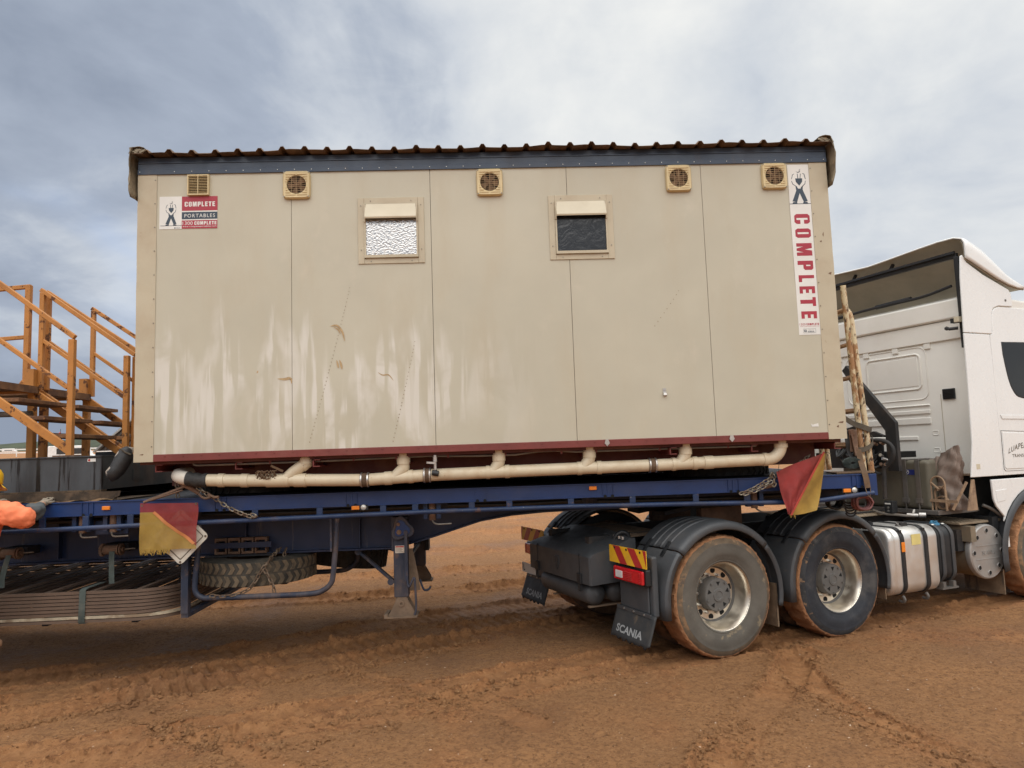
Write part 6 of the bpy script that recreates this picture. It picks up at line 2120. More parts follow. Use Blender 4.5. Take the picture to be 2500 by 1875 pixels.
def rear_corner(near):
    V = (lambda v: v) if near else (lambda v: FARV - v)
    sg_ = -1 if near else 1      # towards the outside

    def bx(u0, u1, v0, v1, z0, z1):
        a, b = sorted((V(v0), V(v1)))
        return MB().box(u0, u1, a, b, z0, z1)
    pn = bx(-.715, -.655, .0, .50, .40, .90).build('rear_panel', 'guard_plastic', trk, 0, bevel=.02)
    bx(-.735, -.716, .05, .49, .43, .66).build('panel_rib', 'guard_plastic', pn, 0, bevel=.01)
    # reflective chevron plate
    pl = bx(-.800, -.794, -.045, .535, .812, .958).build('chevron_plate', 'plate_yellow', trk, 0)
    st_ = MB()
    for k in range(3):
        v0 = .535 - .13 - k * .235 if near else .535 - .13 - k * .235
        q = []
        for dv, z in ((0, .812), (-.115, .812), (0.0, .958), (.115, .958)):
            vv = v0 + dv - .045
            q.append((-.8008, V(min(.535, max(-.045, vv))), z))
        st_.add(q, [(0, 1, 2, 3)])
    st_.split('red_stripe', 'plate_red', pl, smooth=0)
    sc = MB()
    for v in (.44, .25, .04):
        c = (-.801, V(v), .94)
        sc.cyl(c, (-.806, V(v), .94), .010, n=8)
    sc.build('plate_bolt', 'black_trim', pl, 0)
    bx(-.793, -.716, .16, .30, .86, .93).build('plate_bracket', 'black_trim', pl, 0)
    # lamp cluster
    lm = bx(-.770, -.716, .012, .50, .655, .795).build('tail_lamp', 'black_trim', trk, 0, bevel=.015)
    bx(-.800, -.771, .03, .485, .668, .782).build('red_lens', 'lamp_red', lm, 0, bevel=.012)
    bx(-.806, -.798, .33, .44, .690, .750).build('clear_lens', 'lamp_clear', lm, 0, bevel=.01)
    d = MB()
    for a in range(7):
        for b in range(5):
            v = .19 + a * .018; z = .690 + b * .015
            d.cyl((-.800, V(v), z), (-.806, V(v), z), .0055, n=6)
    d.build('lamp_dot', 'plate_red', lm, 0)
    d = MB()
    for b in range(5):
        d.cyl((-.800, V(.065), .69 + b * .018), (-.805, V(.065), .69 + b * .018), .006, n=6)
    d.build('lamp_dot', 'plate_red', lm, 0)
    # mud flap with its lettering
    n = 14
    mb = MB()

    def fp(a, b):
        v = .535 - .59 * a
        ragged = .012 * math.sin(a * 37) + .010 * math.sin(a * 91 + 1)
        z = .425 - (.243 + (ragged if b == 1 else 0)) * b
        u = -.735 - .085 * b - .012 * math.sin(a * 3.1) * b
        return (u, V(v), z)
    mb.grid(fp, 22, 8)
    fl = mb.build('mud_flap', 'flap_rubber', trk, 50, solid=.012)
    mb = MB()
    tv, tf = text_mesh('SCANIA', .03, 1.0, 0)

    def wp_(x, y):
        v = (.46 - .40 * x) if near else (.06 + .40 * x)
        z = .228 + .062 * y
        b = (.425 - z) / .243
        a = (.535 - v) / .59
        return (-.735 - .085 * b - .012 * math.sin(a * 3.1) * b - .0075, V(v) if near else FARV - v, z)
    text(mb, 'SCANIA', (0, 0, 0), (1, 0, 0), (0, 0, 1), offset=.03, warp=wp_)
    mb.build('lettering', 'flap_text', fl, 0)
    bx(-.755, -.742, .0, .52, .405, .435).build('flap_clamp', 'guard_plastic', fl, 0)
    d = MB()
    for v in (.40, .25, .09):
        d.cyl((-.755, V(v), .420), (-.762, V(v), .420), .009, n=8)
    d.build('flap_bolt', 'steel', fl, 0)
    # muddy edge and inner flaps between the axles
    bx(.60, .615, .02, .52, .17, .55).build('mud_flap', 'flap_muddy', trk, 0)
    bx(2.0, 2.012, .05, .50, .25, .60).build('mud_flap', 'flap_muddy', trk, 0)


rear_corner(True)
rear_corner(False)

# moulded cover over the chassis end
v0, v1 = .57, 1.86
out = MB()
sec = [(-.985, .603), (-.985, .845), (-.965, .868), (-.90, .885), (-.72, .925), (-.56, .985), (-.50, .985), (-.50, .62)]
vs_ = [v0, v0 + .02, v0 + .12, CV - .25, CV + .25, v1 - .12, v1 - .02, v1]
rise = [0, .004, .03, .055, .055, .03, .004, 0]
vv, ff = [], []
for j, v in enumerate(vs_):
    for i, (u, z) in enumerate(sec):
        k = rise[j] if 1 < i < 6 else 0
        e = .012 if (j in (0, len(vs_) - 1) and i < 3) else 0
        vv.append((u + e, v, z + (k if i > 2 else k * .2)))
ns = len(sec)
for j in range(len(vs_) - 1):
    for i in range(ns):
        i2 = (i + 1) % ns
        ff.append((j * ns + i, j * ns + i2, j * ns + ns + i2, j * ns + ns + i))
ff.append(tuple(range(ns))); ff.append(tuple((len(vs_) - 1) * ns + i for i in range(ns)))
out.add(vv, ff)
cv_ = out.build('chassis_cover', 'guard_plastic', trk, 30)
for v in (.765, 1.665):
    MB().box(-.988, -.70, v - .004, v + .004, .605, .862).build('cover_seam', 'black_trim', cv_, 0)
    MB().box(-1.004, -.986, v - .045, v + .03, .600, .69).box(-1.0, -.985, v - .012, v + .012, .53, .60).build('cover_latch', 'black_trim', cv_, 0, bevel=.004)
# embossed shield
mb = MB()
sh = [(-.055, .055), (-.03, .068), (0, .062), (.03, .068), (.055, .055), (.052, -.01), (.03, -.05), (0, -.075), (-.03, -.05), (-.052, -.01)]
mb.add([(-.9862, CV - x, .735 + z) for x, z in sh] + [(-.9905, CV - x * .86, .735 + z * .86) for x, z in sh], [(i, (i + 1) % 10, 10 + (i + 1) % 10, 10 + i) for i in range(10)])
mb.poly([(-.986, CV - x, .735 + z) for x, z in ((-.022, -.03), (-.03, .01), (-.012, .004), (-.02, .035), (.004, .042), (.022, .03), (.008, .012), (.026, -.006), (.014, -.036), (.004, -.012))], (-.004, 0, 0))
mb.build('shield_emblem', 'guard_plastic', cv_, 30)
# number plate, half hidden
npl = MB().box(-.905, -.900, 1.90, 2.24, .50, .60).build('number_plate', 'sign_white', trk, 0)
mb = MB(); text(mb, '1L', (-.9062, 2.23, .515), (0, -.065, 0), (0, 0, .07), offset=.02); mb.build('characters', 'black_trim', npl, 0)
# air tanks slung below
for u, z in ((-.86, .50), (-.64, .505)):
    MB().lathe([(.0, 0), (.055, .012), (.090, .035), (.100, .06), (.100, .98), (.090, 1.01), (.0, 1.04)], (u, .66, z), (0, 1, 0), 28).build('air_tank', 'guard_plastic', trk, 50)
MB().box(-.93, -.55, .70, .74, .385, .398).box(-.93, -.55, 1.4, 1.44, .385, .398).build('tank_cradle', 'muddy_steel', trk, 0)
MB().lathe([(.0, 0), (.08, .03), (.095, .08), (.095, .4), (.0, .43)], (-.36, .50, .50), (0, 1, 0), 20).build('air_tank', 'muddy_steel', trk, 50)
for v in (.90, 1.0):
    MB().lathe([(.028, -.05), (.035, -.05), (.035, .0), (.028, .0)], (-.62, v, 1.0), (0, .3, 1), 14).build('air_coupling', 'black_trim', trk, 40)
mb = MB().tube(smooth_path([(-.66, .70, .93), (-.63, .68, 1.01), (-.58, .66, 1.035), (-.53, .65, 1.01), (-.52, .65, .95)], 4), .022, 8)
mb.build('hand_loop', 'black_trim', trk, 50)
mb = MB()
for q in (.62, .72, .55):
    mb.cyl((-.70 + q * .1, q, .985), (-.70 + q * .1, q, 1.01), .014, n=10)
mb.build('chrome_cap', 'steel', trk, 40)


# fuel tank, urea tank
def tank(nm, mat, u0, u1, v0, v1, z0, z1, r, parent=trk):
    n = 7
    pts = []
    for cx, cz, a0 in ((v0 + r, z1 - r, 90), (v0 + r, z0 + r, 180), (v1 - r, z0 + r, 270), (v1 - r, z1 - r, 0)):
        pts += [(cx + r * math.cos(R(a0 + 90 * q / n)), cz + r * math.sin(R(a0 + 90 * q / n))) for q in range(n + 1)]
    c = ((v0 + v1) / 2, (z0 + z1) / 2)
    mb = MB()
    rings = []
    for u, s_ in ((u0, .90), (u0 + .012, .965), (u0 + .035, 1.0), (u0 + .07, 1.0), (u0 + .078, .988), (u0 + .09, .988), (u0 + .098, 1.0), (u1 - .035, 1.0), (u1 - .012, .965), (u1, .90)):
        rings.append([(u, c[0] + (p[0] - c[0]) * s_, c[1] + (p[1] - c[1]) * s_) for p in pts])
    k = len(pts)
    vv = [p for r_ in rings for p in r_]
    ff = [(i * k + j, i * k + (j + 1) % k, i * k + k + (j + 1) % k, i * k + k + j) for i in range(len(rings) - 1) for j in range(k)]
    ff += [tuple(range(k)), tuple((len(rings) - 1) * k + j for j in range(k))]
    mb.add(vv, ff)
    return mb.build(nm, mat, parent, 35), pts


ft_, fp_ = tank('fuel_tank', 'alloy_tank', 2.06, 2.765, .01, .66, .262, .918, .115)


def band(u, w, pts, mat, parent, nm='tank_strap', off=.006, part=None):
    c = (sum(p[0] for p in pts) / len(pts), sum(p[1] for p in pts) / len(pts))
    mb = MB()
    k = len(pts)
    P = []
    for p in pts:
        d = Vector((p[0] - c[0], p[1] - c[1])); d.normalize()
        P.append((p[0] + d.x * off, p[1] + d.y * off))
    vv = [(u - w / 2, a, b) for a, b in P] + [(u + w / 2, a, b) for a, b in P]
    mb.add(vv, [(i, (i + 1) % k, k + (i + 1) % k, k + i) for i in range(k)])
    return mb.build(nm, mat, parent, 50, solid=.006)


for u in (2.235, 2.57):
    b_ = band(u, .055, fp_, 'black_trim', ft_)
    MB().tube(smooth_path([(u, .05, .255), (u, .03, .225), (u + .005, .05, .195), (u + .01, .10, .20)], 4), .014, 6).build('strap_anchor', 'tray_steel', b_, 50)
    MB().box(u - .02, u + .02, .02, .06, .86, .90).build('strap_buckle', 'black_trim', b_, 0, bevel=.004)
MB().box(2.235 - .024, 2.235 + .024, -.006, .0015, .69, .785).build('marker_lamp', 'amber', ft_, 0, bevel=.003)
MB().box(2.37, 2.50, .006, .0085, .745, .850).build('paper_note', 'note_yellow', ft_, 0)
fc = MB().lathe([(.058, 0), (.060, .012), (.060, .035), (.052, .040), (.050, .030), (0, .030)], (2.42, .155, .900), (0, -.55, 1), 24).build('filler_cap', 'tray_steel', ft_, 40)
MB().bar((2.375, .13, .943), (2.465, .128, .943), .018, .022).build('cap_grip', 'black_trim', fc, 0)
mb = MB()
for u, v in ((2.12, .35), (2.17, .40), (2.25, .38)):
    mb.cyl((u, v, .915), (u, v, .945), .030, n=12).cyl((u, v, .945), (u, v, .958), .016, n=8)
mb.build('sender_fitting', 'black_trim', ft_, 40)
ut, up_ = tank('urea_tank', 'black_trim', 2.775, 3.02, .01, .60, .33, .905, .12)
for u in (2.815, 2.965):
    b_ = band(u, .050, up_, 'guard_plastic', ut)
    MB().box(u - .022, u + .022, .02, .07, .28, .335).build('strap_anchor', 'tray_steel', b_, 0)
MB().box(2.78, 3.02, .02, .10, .262, .279).build('tank_shelf', 'tray_steel', ut, 0)
cp = MB().lathe([(.046, 0), (.048, .010), (.048, .030), (.044, .036), (.020, .038), (0, .038)], (2.890, .14, .890), (0, -.5, 1), 24).build('urea_cap', 'blue_cap', ut, 40)
MB().bar((2.865, .125, .935), (2.915, .122, .935), .014, .012).build('cap_grip', 'blue_cap', cp, 0)
for u in (2.815, 2.965):
    MB().bar((u, .060, .885), (u, .105, .912), .036, .006).build('tank_label', 'sign_white', ut, 0)

# silencer with its drilled cover
sl = MB().cyl((3.573, .11, .575), (3.573, .70, .575), .270, n=48).build('silencer', 'silencer_shell', trk, 40)
MB().lathe([(.287, .105), (.290, .075), (.284, .058), (.270, .050), (.268, .052), (.0, .050)], (3.573, 0, .575), (0, 1, 0), 64).build('silencer_cover', 'silencer_grey', sl, 40)
d = MB()
for k in range(8):
    t = 2 * math.pi * k / 8 + math.pi / 2
    c = (3.573 + .222 * math.cos(t), .0495, .575 + .222 * math.sin(t))
    d.cyl((c[0], .0495, c[2]), (c[0], .0478, c[2]), .023, n=18)
d.split('cover_hole', 'hole_black', sl, smooth=40)
d = MB()
for k in range(8):
    t = 2 * math.pi * k / 8 + math.pi / 2
    d.lathe([(.0225, 0), (.0225, .004), (.028, .004), (.030, 0)], (3.573 + .222 * math.cos(t), .0495, .575 + .222 * math.sin(t)), (0, -1, 0), 18)
d.split('hole_rim', 'silencer_grey', sl, smooth=40)
mb = MB()
text(mb, 'SCANIA', (3.475, .0465, .545), (.20, 0, 0), (0, 0, .045), offset=0.0, spacing=1.1)
mb.box(3.39, 3.76, .0475, .0495, .640, .645).box(3.38, 3.75, .0475, .0495, .500, .505)
mb.build('lettering', 'silencer_grey', sl, 0, solid=.003)
MB().box(3.28, 3.36, .02, .40, .70, .86).build('silencer_bracket', 'silencer_shell', sl, 0)
MB().box(3.20, 3.30, .12, .5, .60, .82).build('pipe_bracket', 'chassis', sl, 0)

# catwalk plates with raised bars
def checker(u0, u1, v0, v1, z, parent=trk):
    o = MB().box(u0, u1, v0, v1, z - .022, z).build('catwalk_plate', 'checker_plate', parent, 0, bevel=.006)
    d = MB()
    k = 0
    u = u0 + .02
    while u < u1 - .02:
        v = v0 + .02
        j = 0
        while v < v1 - .02:
            s_ = 1 if (k + j) % 2 else -1
            d.bar((u - .010, v - s_ * .010, z + .002), (u + .010, v + s_ * .010, z + .002), .006, .005)
            v += .030; j += 1
        u += .030; k += 1
    d.build('tread_bar', 'checker_plate', o, 0)
    return o


checker(3.235, 4.0, .10, .78, .893)
checker(1.98, 3.22, .70, 1.72, .985)

# tray behind the cab with hydraulic tank
tr_ = MB().box(3.02, 3.64, .17, 2.1, .985, 1.030).build('equipment_tray', 'tray_steel', trk, 0, bevel=.004)
MB().box(3.645, 3.70, .19, .23, .99, 1.025).build('tray_end', 'tray_steel', tr_, 0)
ht = MB().box(3.06, 3.46, .275, 1.42, 1.034, 1.565).build('hydraulic_tank', 'olive_tank', trk, 0, bevel=.045, seg=3)
for v in (.40, .56, 1.1):
    mb = MB().box(3.045, 3.058, v - .025, v + .025, 1.08, 1.565).box(3.046, 3.46, v - .025, v + .025, 1.567, 1.576)
    s_ = mb.build('tank_strap', 'tray_steel', ht, 0)
    MB().cyl((3.04, v, 1.0), (3.04, v, 1.10), .008, n=6).box(3.03, 3.06, v - .035, v + .035, 1.10, 1.15).build('strap_bolt', 'tray_steel', s_, 0)
lb = MB().box(3.0560, 3.0588, .440, .545, 1.405, 1.462).build('fuel_label', 'blue_label', ht, 0)
mb = MB()
mb.lathe([(.020, 0), (.024, 0), (.024, .001), (.020, .001)], (3.0553, .530, 1.435), (-1, 0, 0), 20)
mb.bar((3.0550, .545, 1.420), (3.0550, .515, 1.450), .004, .004)
mb.build('no_smoking_ring', 'sign_white', lb, 0)

# hose stand and couplings
mb = MB()
mb.poly([(2.90, 1.165, 2.64), (2.90, 1.10, 2.70), (2.90, .50, 1.99), (2.90, .50, 1.45), (2.90, .64, 1.45), (2.90, .64, 1.90)], (.05, 0, 0))
mb.build('hose_stand', 'chassis', trk, 0, bevel=.006)
MB().tube(smooth_path([(2.80, 1.05, 1.79), (2.80, .80, 1.80), (2.80, .60, 1.79), (2.80, .50, 1.74), (2.80, .475, 1.66), (2.80, .51, 1.57), (2.80, .60, 1.49), (2.80, .615, 1.38), (2.80, .625, 1.15)], 6), .024, 10).build('stand_tube', 'chassis', trk, 50)
mb = MB().box(2.76, 2.84, .51, .615, 1.0, 1.13)
cb_ = mb.build('control_box', 'black_trim', trk, 0, bevel=.006)
MB().box(2.757, 2.7595, .53, .60, 1.095, 1.110).build('control_label', 'sign_white', cb_, 0)
d = MB()
for z in (1.025, 1.06):
    d.cyl((2.759, .56, z), (2.750, .56, z), .012, n=10)
d.build('control_knob', 'hub_grey', cb_, 0)
rr2 = random.Random(4)
for k in range(16):
    a = Vector((2.84, rr2.uniform(.60, 1.25), rr2.uniform(1.50, 1.78)))
    b = Vector((2.84, rr2.uniform(.60, 1.30), rr2.uniform(1.40, 1.78)))
    c = (a + b) / 2 + Vector((-.09, 0, -.10))
    MB().tube(smooth_path([a, c, b], 6), rr2.uniform(.010, .018), 7).build('air_hose', 'hose_black', trk, 50)
for k in range(9):
    a = Vector((2.83, rr2.uniform(.58, .90), rr2.uniform(1.50, 1.76)))
    MB().cyl(a, a + Vector((-.05, rr2.uniform(-.02, .02), .02)), .018, n=10).build('hose_coupling', 'steel' if k % 3 == 0 else 'rust_steel', trk, 40)
MB().box(2.86, 2.89, .66, 1.40, 1.48, 1.78).build('coupling_panel', 'black_trim', trk, 0)
mb = MB().poly([(2.88, 1.20, 1.83), (2.88, .78, 1.90), (2.88, .66, 1.85), (2.88, .66, 1.83), (2.88, .78, 1.83)], (.05, 0, 0))
mb.poly([(2.86, 1.3, 1.90), (2.86, .95, 1.99), (2.86, .85, 1.95), (2.86, .95, 1.90)], (.05, 0, 0))
mb.build('stand_step', 'chassis', trk, 0)
mb = MB().tube(smooth_path([(2.75, .75, 1.02), (2.76, .62, .99), (2.80, .50, .985), (2.86, .40, .975), (2.92, .34, .975)], 4), .014, 7)
mb.build('loose_hose', 'grey_pipe', trk, 50)
mb = MB().cyl((2.86, .42, .985), (2.92, .33, .98), .020, n=10).cyl((2.93, .33, .985), (2.97, .28, .985), .028, n=10)
mb.bar((2.90, .37, 1.0), (2.93, .38, 1.035), .02, .02)
mb.build('hose_fitting', 'steel', trk, 40)
MB().box(2.95, 3.45, .70, 1.7, 1.59, 1.66).build('rear_lamp_guard', 'hole_black', trk, 0)

# ---- cab
UB = 3.65
cabp = [(UB, 1.37), (UB, 3.22), (UB + .05, 3.36), (UB + .16, 3.41), (4.1, 3.37), (4.9, 3.33), (5.25, 3.20), (5.42, 2.9), (5.74, 2.1), (5.80, 1.6), (5.80, .55), (5.60, .42), (5.05, .42), (5.05, 1.37)]
cab = MB().poly([(u, .012, z) for u, z in cabp], (0, FARV - .024, 0)).build('cab_body', 'cab_rear', trk, 0, bevel=.035, seg=3)
# side skins: rear quarter, upper side, door; joints between them
side = [(3.338, 1.372), (3.405, 1.74), (3.425, 2.30), (3.440, 2.925), (3.86, 2.922), (3.868, 2.45), (3.862, 1.372)]
for near in (True, False):
    VV = 0.0 if near else FARV
    dv = .020 if near else -.020
    V0 = VV - (.006 if near else -.006)
    p1 = MB().poly([(u, V0, z) for u, z in side], (0, dv, 0)).build('rear_quarter', 'cab_white', trk, 0, bevel=.007)
    up = [(3.442, 2.932), (3.470, 3.55), (3.500, 3.785), (3.530, 3.800), (3.585, 3.722), (3.840, 3.602), (4.265, 3.455), (4.305, 3.40), (4.31, 3.26), (4.05, 3.255), (3.965, 3.225), (3.93, 3.16), (3.905, 2.932)]
    p2 = MB().poly([(u, V0, z) for u, z in up], (0, dv, 0)).build('side_deflector', 'cab_white', trk, 0, bevel=.007)
    dr = [(3.868, 1.372), (3.872, 2.922), (3.912, 2.930), (3.937, 3.155), (3.975, 3.215), (4.06, 3.245), (5.0, 3.24), (5.36, 2.85), (5.66, 2.10), (5.70, 1.372)]
    p3 = MB().poly([(u, V0 + dv * .15, z) for u, z in dr], (0, dv * .8, 0)).build('cab_side', 'cab_white', trk, 0, bevel=.006)
    # window
    wp = smooth_path([(4.06, 0, 2.835), (4.6, 0, 2.845), (5.2, 0, 2.84), (5.42, 0, 2.50), (5.45, 0, 2.24), (4.8, 0, 2.20), (4.32, 0, 2.225), (4.185, 0, 2.30), (4.115, 0, 2.45), (4.065, 0, 2.70)], 4)
    MB().poly([(p.x, V0 + dv * .10, p.z) for p in wp], (0, dv * .1, 0)).build('side_window', 'cab_glass', p3, 0)
    c_ = (4.75, 2.53)
    mb = MB()
    k = len(wp)
    mb.add([(p.x, V0 + dv * .02, p.z) for p in wp] + [(c_[0] + (p.x - c_[0]) * 1.022, V0 + dv * .14, c_[1] + (p.z - c_[1]) * 1.035) for p in wp], [(i, (i + 1) % k, k + (i + 1) % k, k + i) for i in range(k)])
    mb.build('window_seal', 'black_trim', p3, 30)
    # locker lid
    lp = [(3.888, 1.860), (4.9, 1.82), (4.9, 1.405), (3.905, 1.415), (3.880, 1.44)]

    def frame_ring(pts, w, nm, mat, off, par):
        P = [Vector((p[0], p[1])) for p in pts]
        c = sum(P, Vector((0, 0))) / len(P)
        I = [p + (c - p).normalized() * w for p in P]
        m_ = MB(); n_ = len(P)
        m_.add([(p.x, V0 - off * (1 if near else -1), p.y) for p in P + I], [(i, (i + 1) % n_, n_ + (i + 1) % n_, n_ + i) for i in range(n_)])
        return m_.build(nm, mat, par, 0, solid=.002)
    frame_ring(lp, .007, 'locker_gap', 'black_trim', -.0015, p3)
    lq = [(3.908, 1.838), (4.9, 1.797), (4.9, 1.432), (3.922, 1.440), (3.902, 1.460)]
    MB().poly([(u, V0 + .003 * (1 if near else -1), z) for u, z in lq], (0, -.006 * (1 if near else -1), 0)).build('locker_lid', 'cab_white', p3, 0, bevel=.004)
    MB().poly([(3.905, V0 + .003 * (1 if near else -1), 2.03), (5.5, V0 + .003 * (1 if near else -1), 2.0), (5.5, V0 + .003 * (1 if near else -1), 1.955), (3.93, V0 + .003 * (1 if near else -1), 1.985)], (0, -.008 * (1 if near else -1), 0)).build('swage_line', 'cab_white', p3, 0, bevel=.006)
    # lower wing round the front wheel
    arc_o = [(4.45 + .745 * math.cos(R(a)), .505 + .745 * math.sin(R(a))) for a in range(150, 19, -10)]
    arc_i = [(4.45 + .660 * math.cos(R(a)), .505 + .660 * math.sin(R(a))) for a in range(192, -14, -9)]
    wing = [(3.655, 1.335), (3.665, 1.13), (3.70, 1.05), (3.82, .93)] + [p for p in arc_o] + [(5.25, 1.335)]
    wg = MB().poly([(u, V0, z) for u, z in wing], (0, dv * 1.2, 0)).build('front_wing', 'cab_white', trk, 0, bevel=.010)
    MB().poly([(u, V0 - .004 * (1 if near else -1), z) for u, z in ((3.70, 1.215), (3.88, 1.225), (3.885, 1.19), (3.85, 1.105), (3.715, 1.09))], (0, .006 * (1 if near else -1), 0)).build('wing_panel', 'cab_white', wg, 0, bevel=.004)
    n_ = len(arc_i)
    arc_o2 = [(4.45 + .748 * math.cos(R(a)), .505 + .748 * math.sin(R(a))) for a in range(192, -14, -9)]
    mb = MB()
    mb.add([(u, V0 - .010 * (1 if near else -1), z) for u, z in arc_o2 + arc_i] + [(u, V0 + .5 * (1 if near else -1), z) for u, z in arc_i],
           [(i, i + 1, n_ + i + 1, n_ + i) for i in range(n_ - 1)] + [(n_ + i, n_ + i + 1, 2 * n_ + i + 1, 2 * n_ + i) for i in range(n_ - 1)])
    mb.build('wheel_arch', 'guard_plastic', wg, 40, solid=.008)
    a, b = sorted((VV + (.06 if near else -.06), VV + (.50 if near else -.50)))
    MB().box(3.80, 3.815, a, b, .10, .52).build('mud_flap', 'flap_muddy', wg, 0)
    MB().box(3.70, 3.80, a, b, .35, .93).build('arch_liner', 'black_trim', wg, 0)
    if near:
        mb = MB()

        def arch_text(x, y):
            u = 3.972 + .330 * x
            z = 1.600 + .060 * (1 - (1 - x) ** 2) + .062 * y
            return (u + .022 * y * (1 - x), V0 - .0042, z)
        text(mb, 'LUAPEA', (0, 0, 0), (1, 0, 0), (0, 0, 1), offset=.012, spacing=1.1, warp=arch_text)
        text(mb, 'TRANSPORT', (4.035, V0 - .0042, 1.560), (.36, 0, 0), (0, 0, .036), offset=.012, spacing=1.1)
        mb.build('lettering', 'print_dark', p3, 0)
        MB().box(3.43, 3.49, V0 - .0015, V0 - .0003, 1.455, 1.51).build('small_sticker', 'hood', p1, 0)
        mb = MB().cyl((4.19, V0 + .001, 3.325), (4.19, V0 - .004, 3.325), .014, n=12)
        mb.build('screw_cap', 'hub_grey', p2, 0)
# black support post behind the deflector edge, catch
mb = MB().box(3.52, 3.57, .045, .095, 2.78, 3.80)
mb.build('deflector_post', 'black_trim', trk, 0, bevel=.005)
mb = MB().box(3.47, 3.53, .06, .16, 3.06, 3.11).cyl((3.46, .18, 3.0), (3.50, .10, 3.0), .018, n=8).lathe([(0, -.025), (.022, -.012), (.025, 0), (.022, .012), (0, .025)], (3.46, .20, 3.01), (0, 0, 1), 12)
mb.build('deflector_catch', 'black_trim', trk, 40)
MB().box(3.44, 3.52, .05, .10, 3.06, 3.12).build('small_lamp', 'hood', trk, 0, bevel=.004)

# pressed panels of the cab's rear wall
def rear_box(nm, v0, v1, z0, z1, d=.015, mat='cab_rear', bev=.012, par=cab):
    return MB().box(UB - d, UB + .004, v0, v1, z0, z1).build(nm, mat, par, 0, bevel=bev, seg=3)


rear_box('upper_bulge', .05, 2.38, 3.13, 3.36, .05, bev=.045)
rear_box('upper_ledge', .05, 2.38, 2.905, 3.125, .022, bev=.010)


def rounded_frame(v0, v1, z0, z1, r, w, d, nm):
    pts = []
    for cx, cz, a0 in ((v1 - r, z1 - r, 0), (v0 + r, z1 - r, 90), (v0 + r, z0 + r, 180), (v1 - r, z0 + r, 270)):
        pts += [(UB - d * .5, cx + r * math.cos(R(a0 + 15 * q)), cz + r * math.sin(R(a0 + 15 * q))) for q in range(7)]
    return MB().tube(pts, w, 8, closed=True).build(nm, 'cab_rear', cab, 50)


rounded_frame(.70, 1.44, 2.385, 2.80, .06, .012, .002, 'pressed_frame')
rounded_frame(.62, 1.75, 2.26, 2.88, .10, .008, .0, 'pressed_frame')
MB().box(UB - .006, UB + .002, .735, 1.405, 2.42, 2.765).build('pressed_panel', 'cab_rear', cab, 0, bevel=.004)
for v0_, v1_, z0_, z1_ in ((.62, 2.0, 2.085, 2.135), (.62, 2.0, 1.965, 2.045), (.80, 2.0, 1.78, 1.83), (.62, 2.0, 2.18, 2.20)):
    rear_box('pressed_rib', v0_, v1_, z0_, z1_, .016, bev=.012)
for v, z in ((.58, 1.86), (.58, 1.66)):
    rounded_frame(v - .035, v + .035, z - .025, z + .025, .010, .005, .0, 'pressed_frame')
for k in range(4):
    rear_box('stiffening_tab', .55 + k * .42, .63 + k * .42, 2.84, 2.905, .016, bev=.006)
vt = rear_box('air_vent', .30, .445, 2.235, 2.355, .02, 'black_trim', .006)
for k in range(6):
    MB().box(UB - .026, UB - .0205, .31, .435, 2.248 + k * .017, 2.253 + k * .017).build('vent_slat', 'hole_black', vt, 0)
MB().box(UB - .004, UB + .003, .475, .480, 1.42, 2.30).build('panel_seam', 'fairing_inside', cab, 0)

# roof deflector: open shell, its support bar and struts
secs = [(3.545, 3.765, 4.065, 1.243), (3.62, 3.735, 4.060, 1.243), (3.85, 3.640, 3.965, 1.243), (4.05, 3.565, 3.820, 1.240), (4.25, 3.505, 3.670, 1.236), (4.42, 3.480, 3.565, 1.23), (4.56, 3.478, 3.500, 1.22)]
mb = MB()
vv, ff = [], []
for (u, zb, zt_, hw) in secs:
    row = []
    for i in range(25):
        t = math.pi * i / 24
        c, s_ = math.cos(t), math.sin(t)
        p = 7.0
        rr_ = (abs(c) ** p + abs(s_) ** p) ** (-1 / p)
        crown = -.095 * (1 - abs(c * rr_)) ** .7 if u < 4.0 else .02 * (1 - (c * rr_) ** 2)
        row.append((u + (.05 * s_ * rr_ if u > 4.3 else 0), CV - hw * c * rr_, zb + (zt_ - zb) * s_ * rr_ + crown * (zt_ - zb) / .33))
    vv += row
for j in range(len(secs) - 1):
    for i in range(24):
        ff.append((j * 25 + i, j * 25 + i + 1, j * 25 + 26 + i, j * 25 + 25 + i))
mb.add(vv, ff)
rd = mb.build('roof_deflector', 'cab_white', trk, 60, solid=.016)
mi = MB()
vi = [(u, CV + (v - CV) * .985, z - .013) for u, v, z in vv]
mi.add(vi, ff)
mi.build('deflector_lining', 'fairing_inside', rd, 60)
MB().box(3.575, 3.625, .10, 2.33, 3.80, 3.86).build('support_bar', 'black_trim', rd, 0, bevel=.008)
MB().box(3.545, 3.572, .10, 2.33, 3.845, 3.872).build('support_rail', 'black_trim', rd, 0)
for v in (.95, 1.5):
    MB().bar((3.60, v, 3.86), (3.66, v, 3.945), .03, .03).build('strut', 'black_trim', rd, 0)
mb = MB().tube(smooth_path([(3.68, 2.0, 3.43), (3.66, 1.5, 3.455), (3.66, 1.1, 3.465), (3.64, .6, 3.46), (3.60, .2, 3.50)], 4), .018, 8)
mb.tube([(3.68, 1.25, 3.47), (3.66, .75, 3.475)], .028, 8)
mb.build('roof_hinge', 'black_trim', cab, 50)
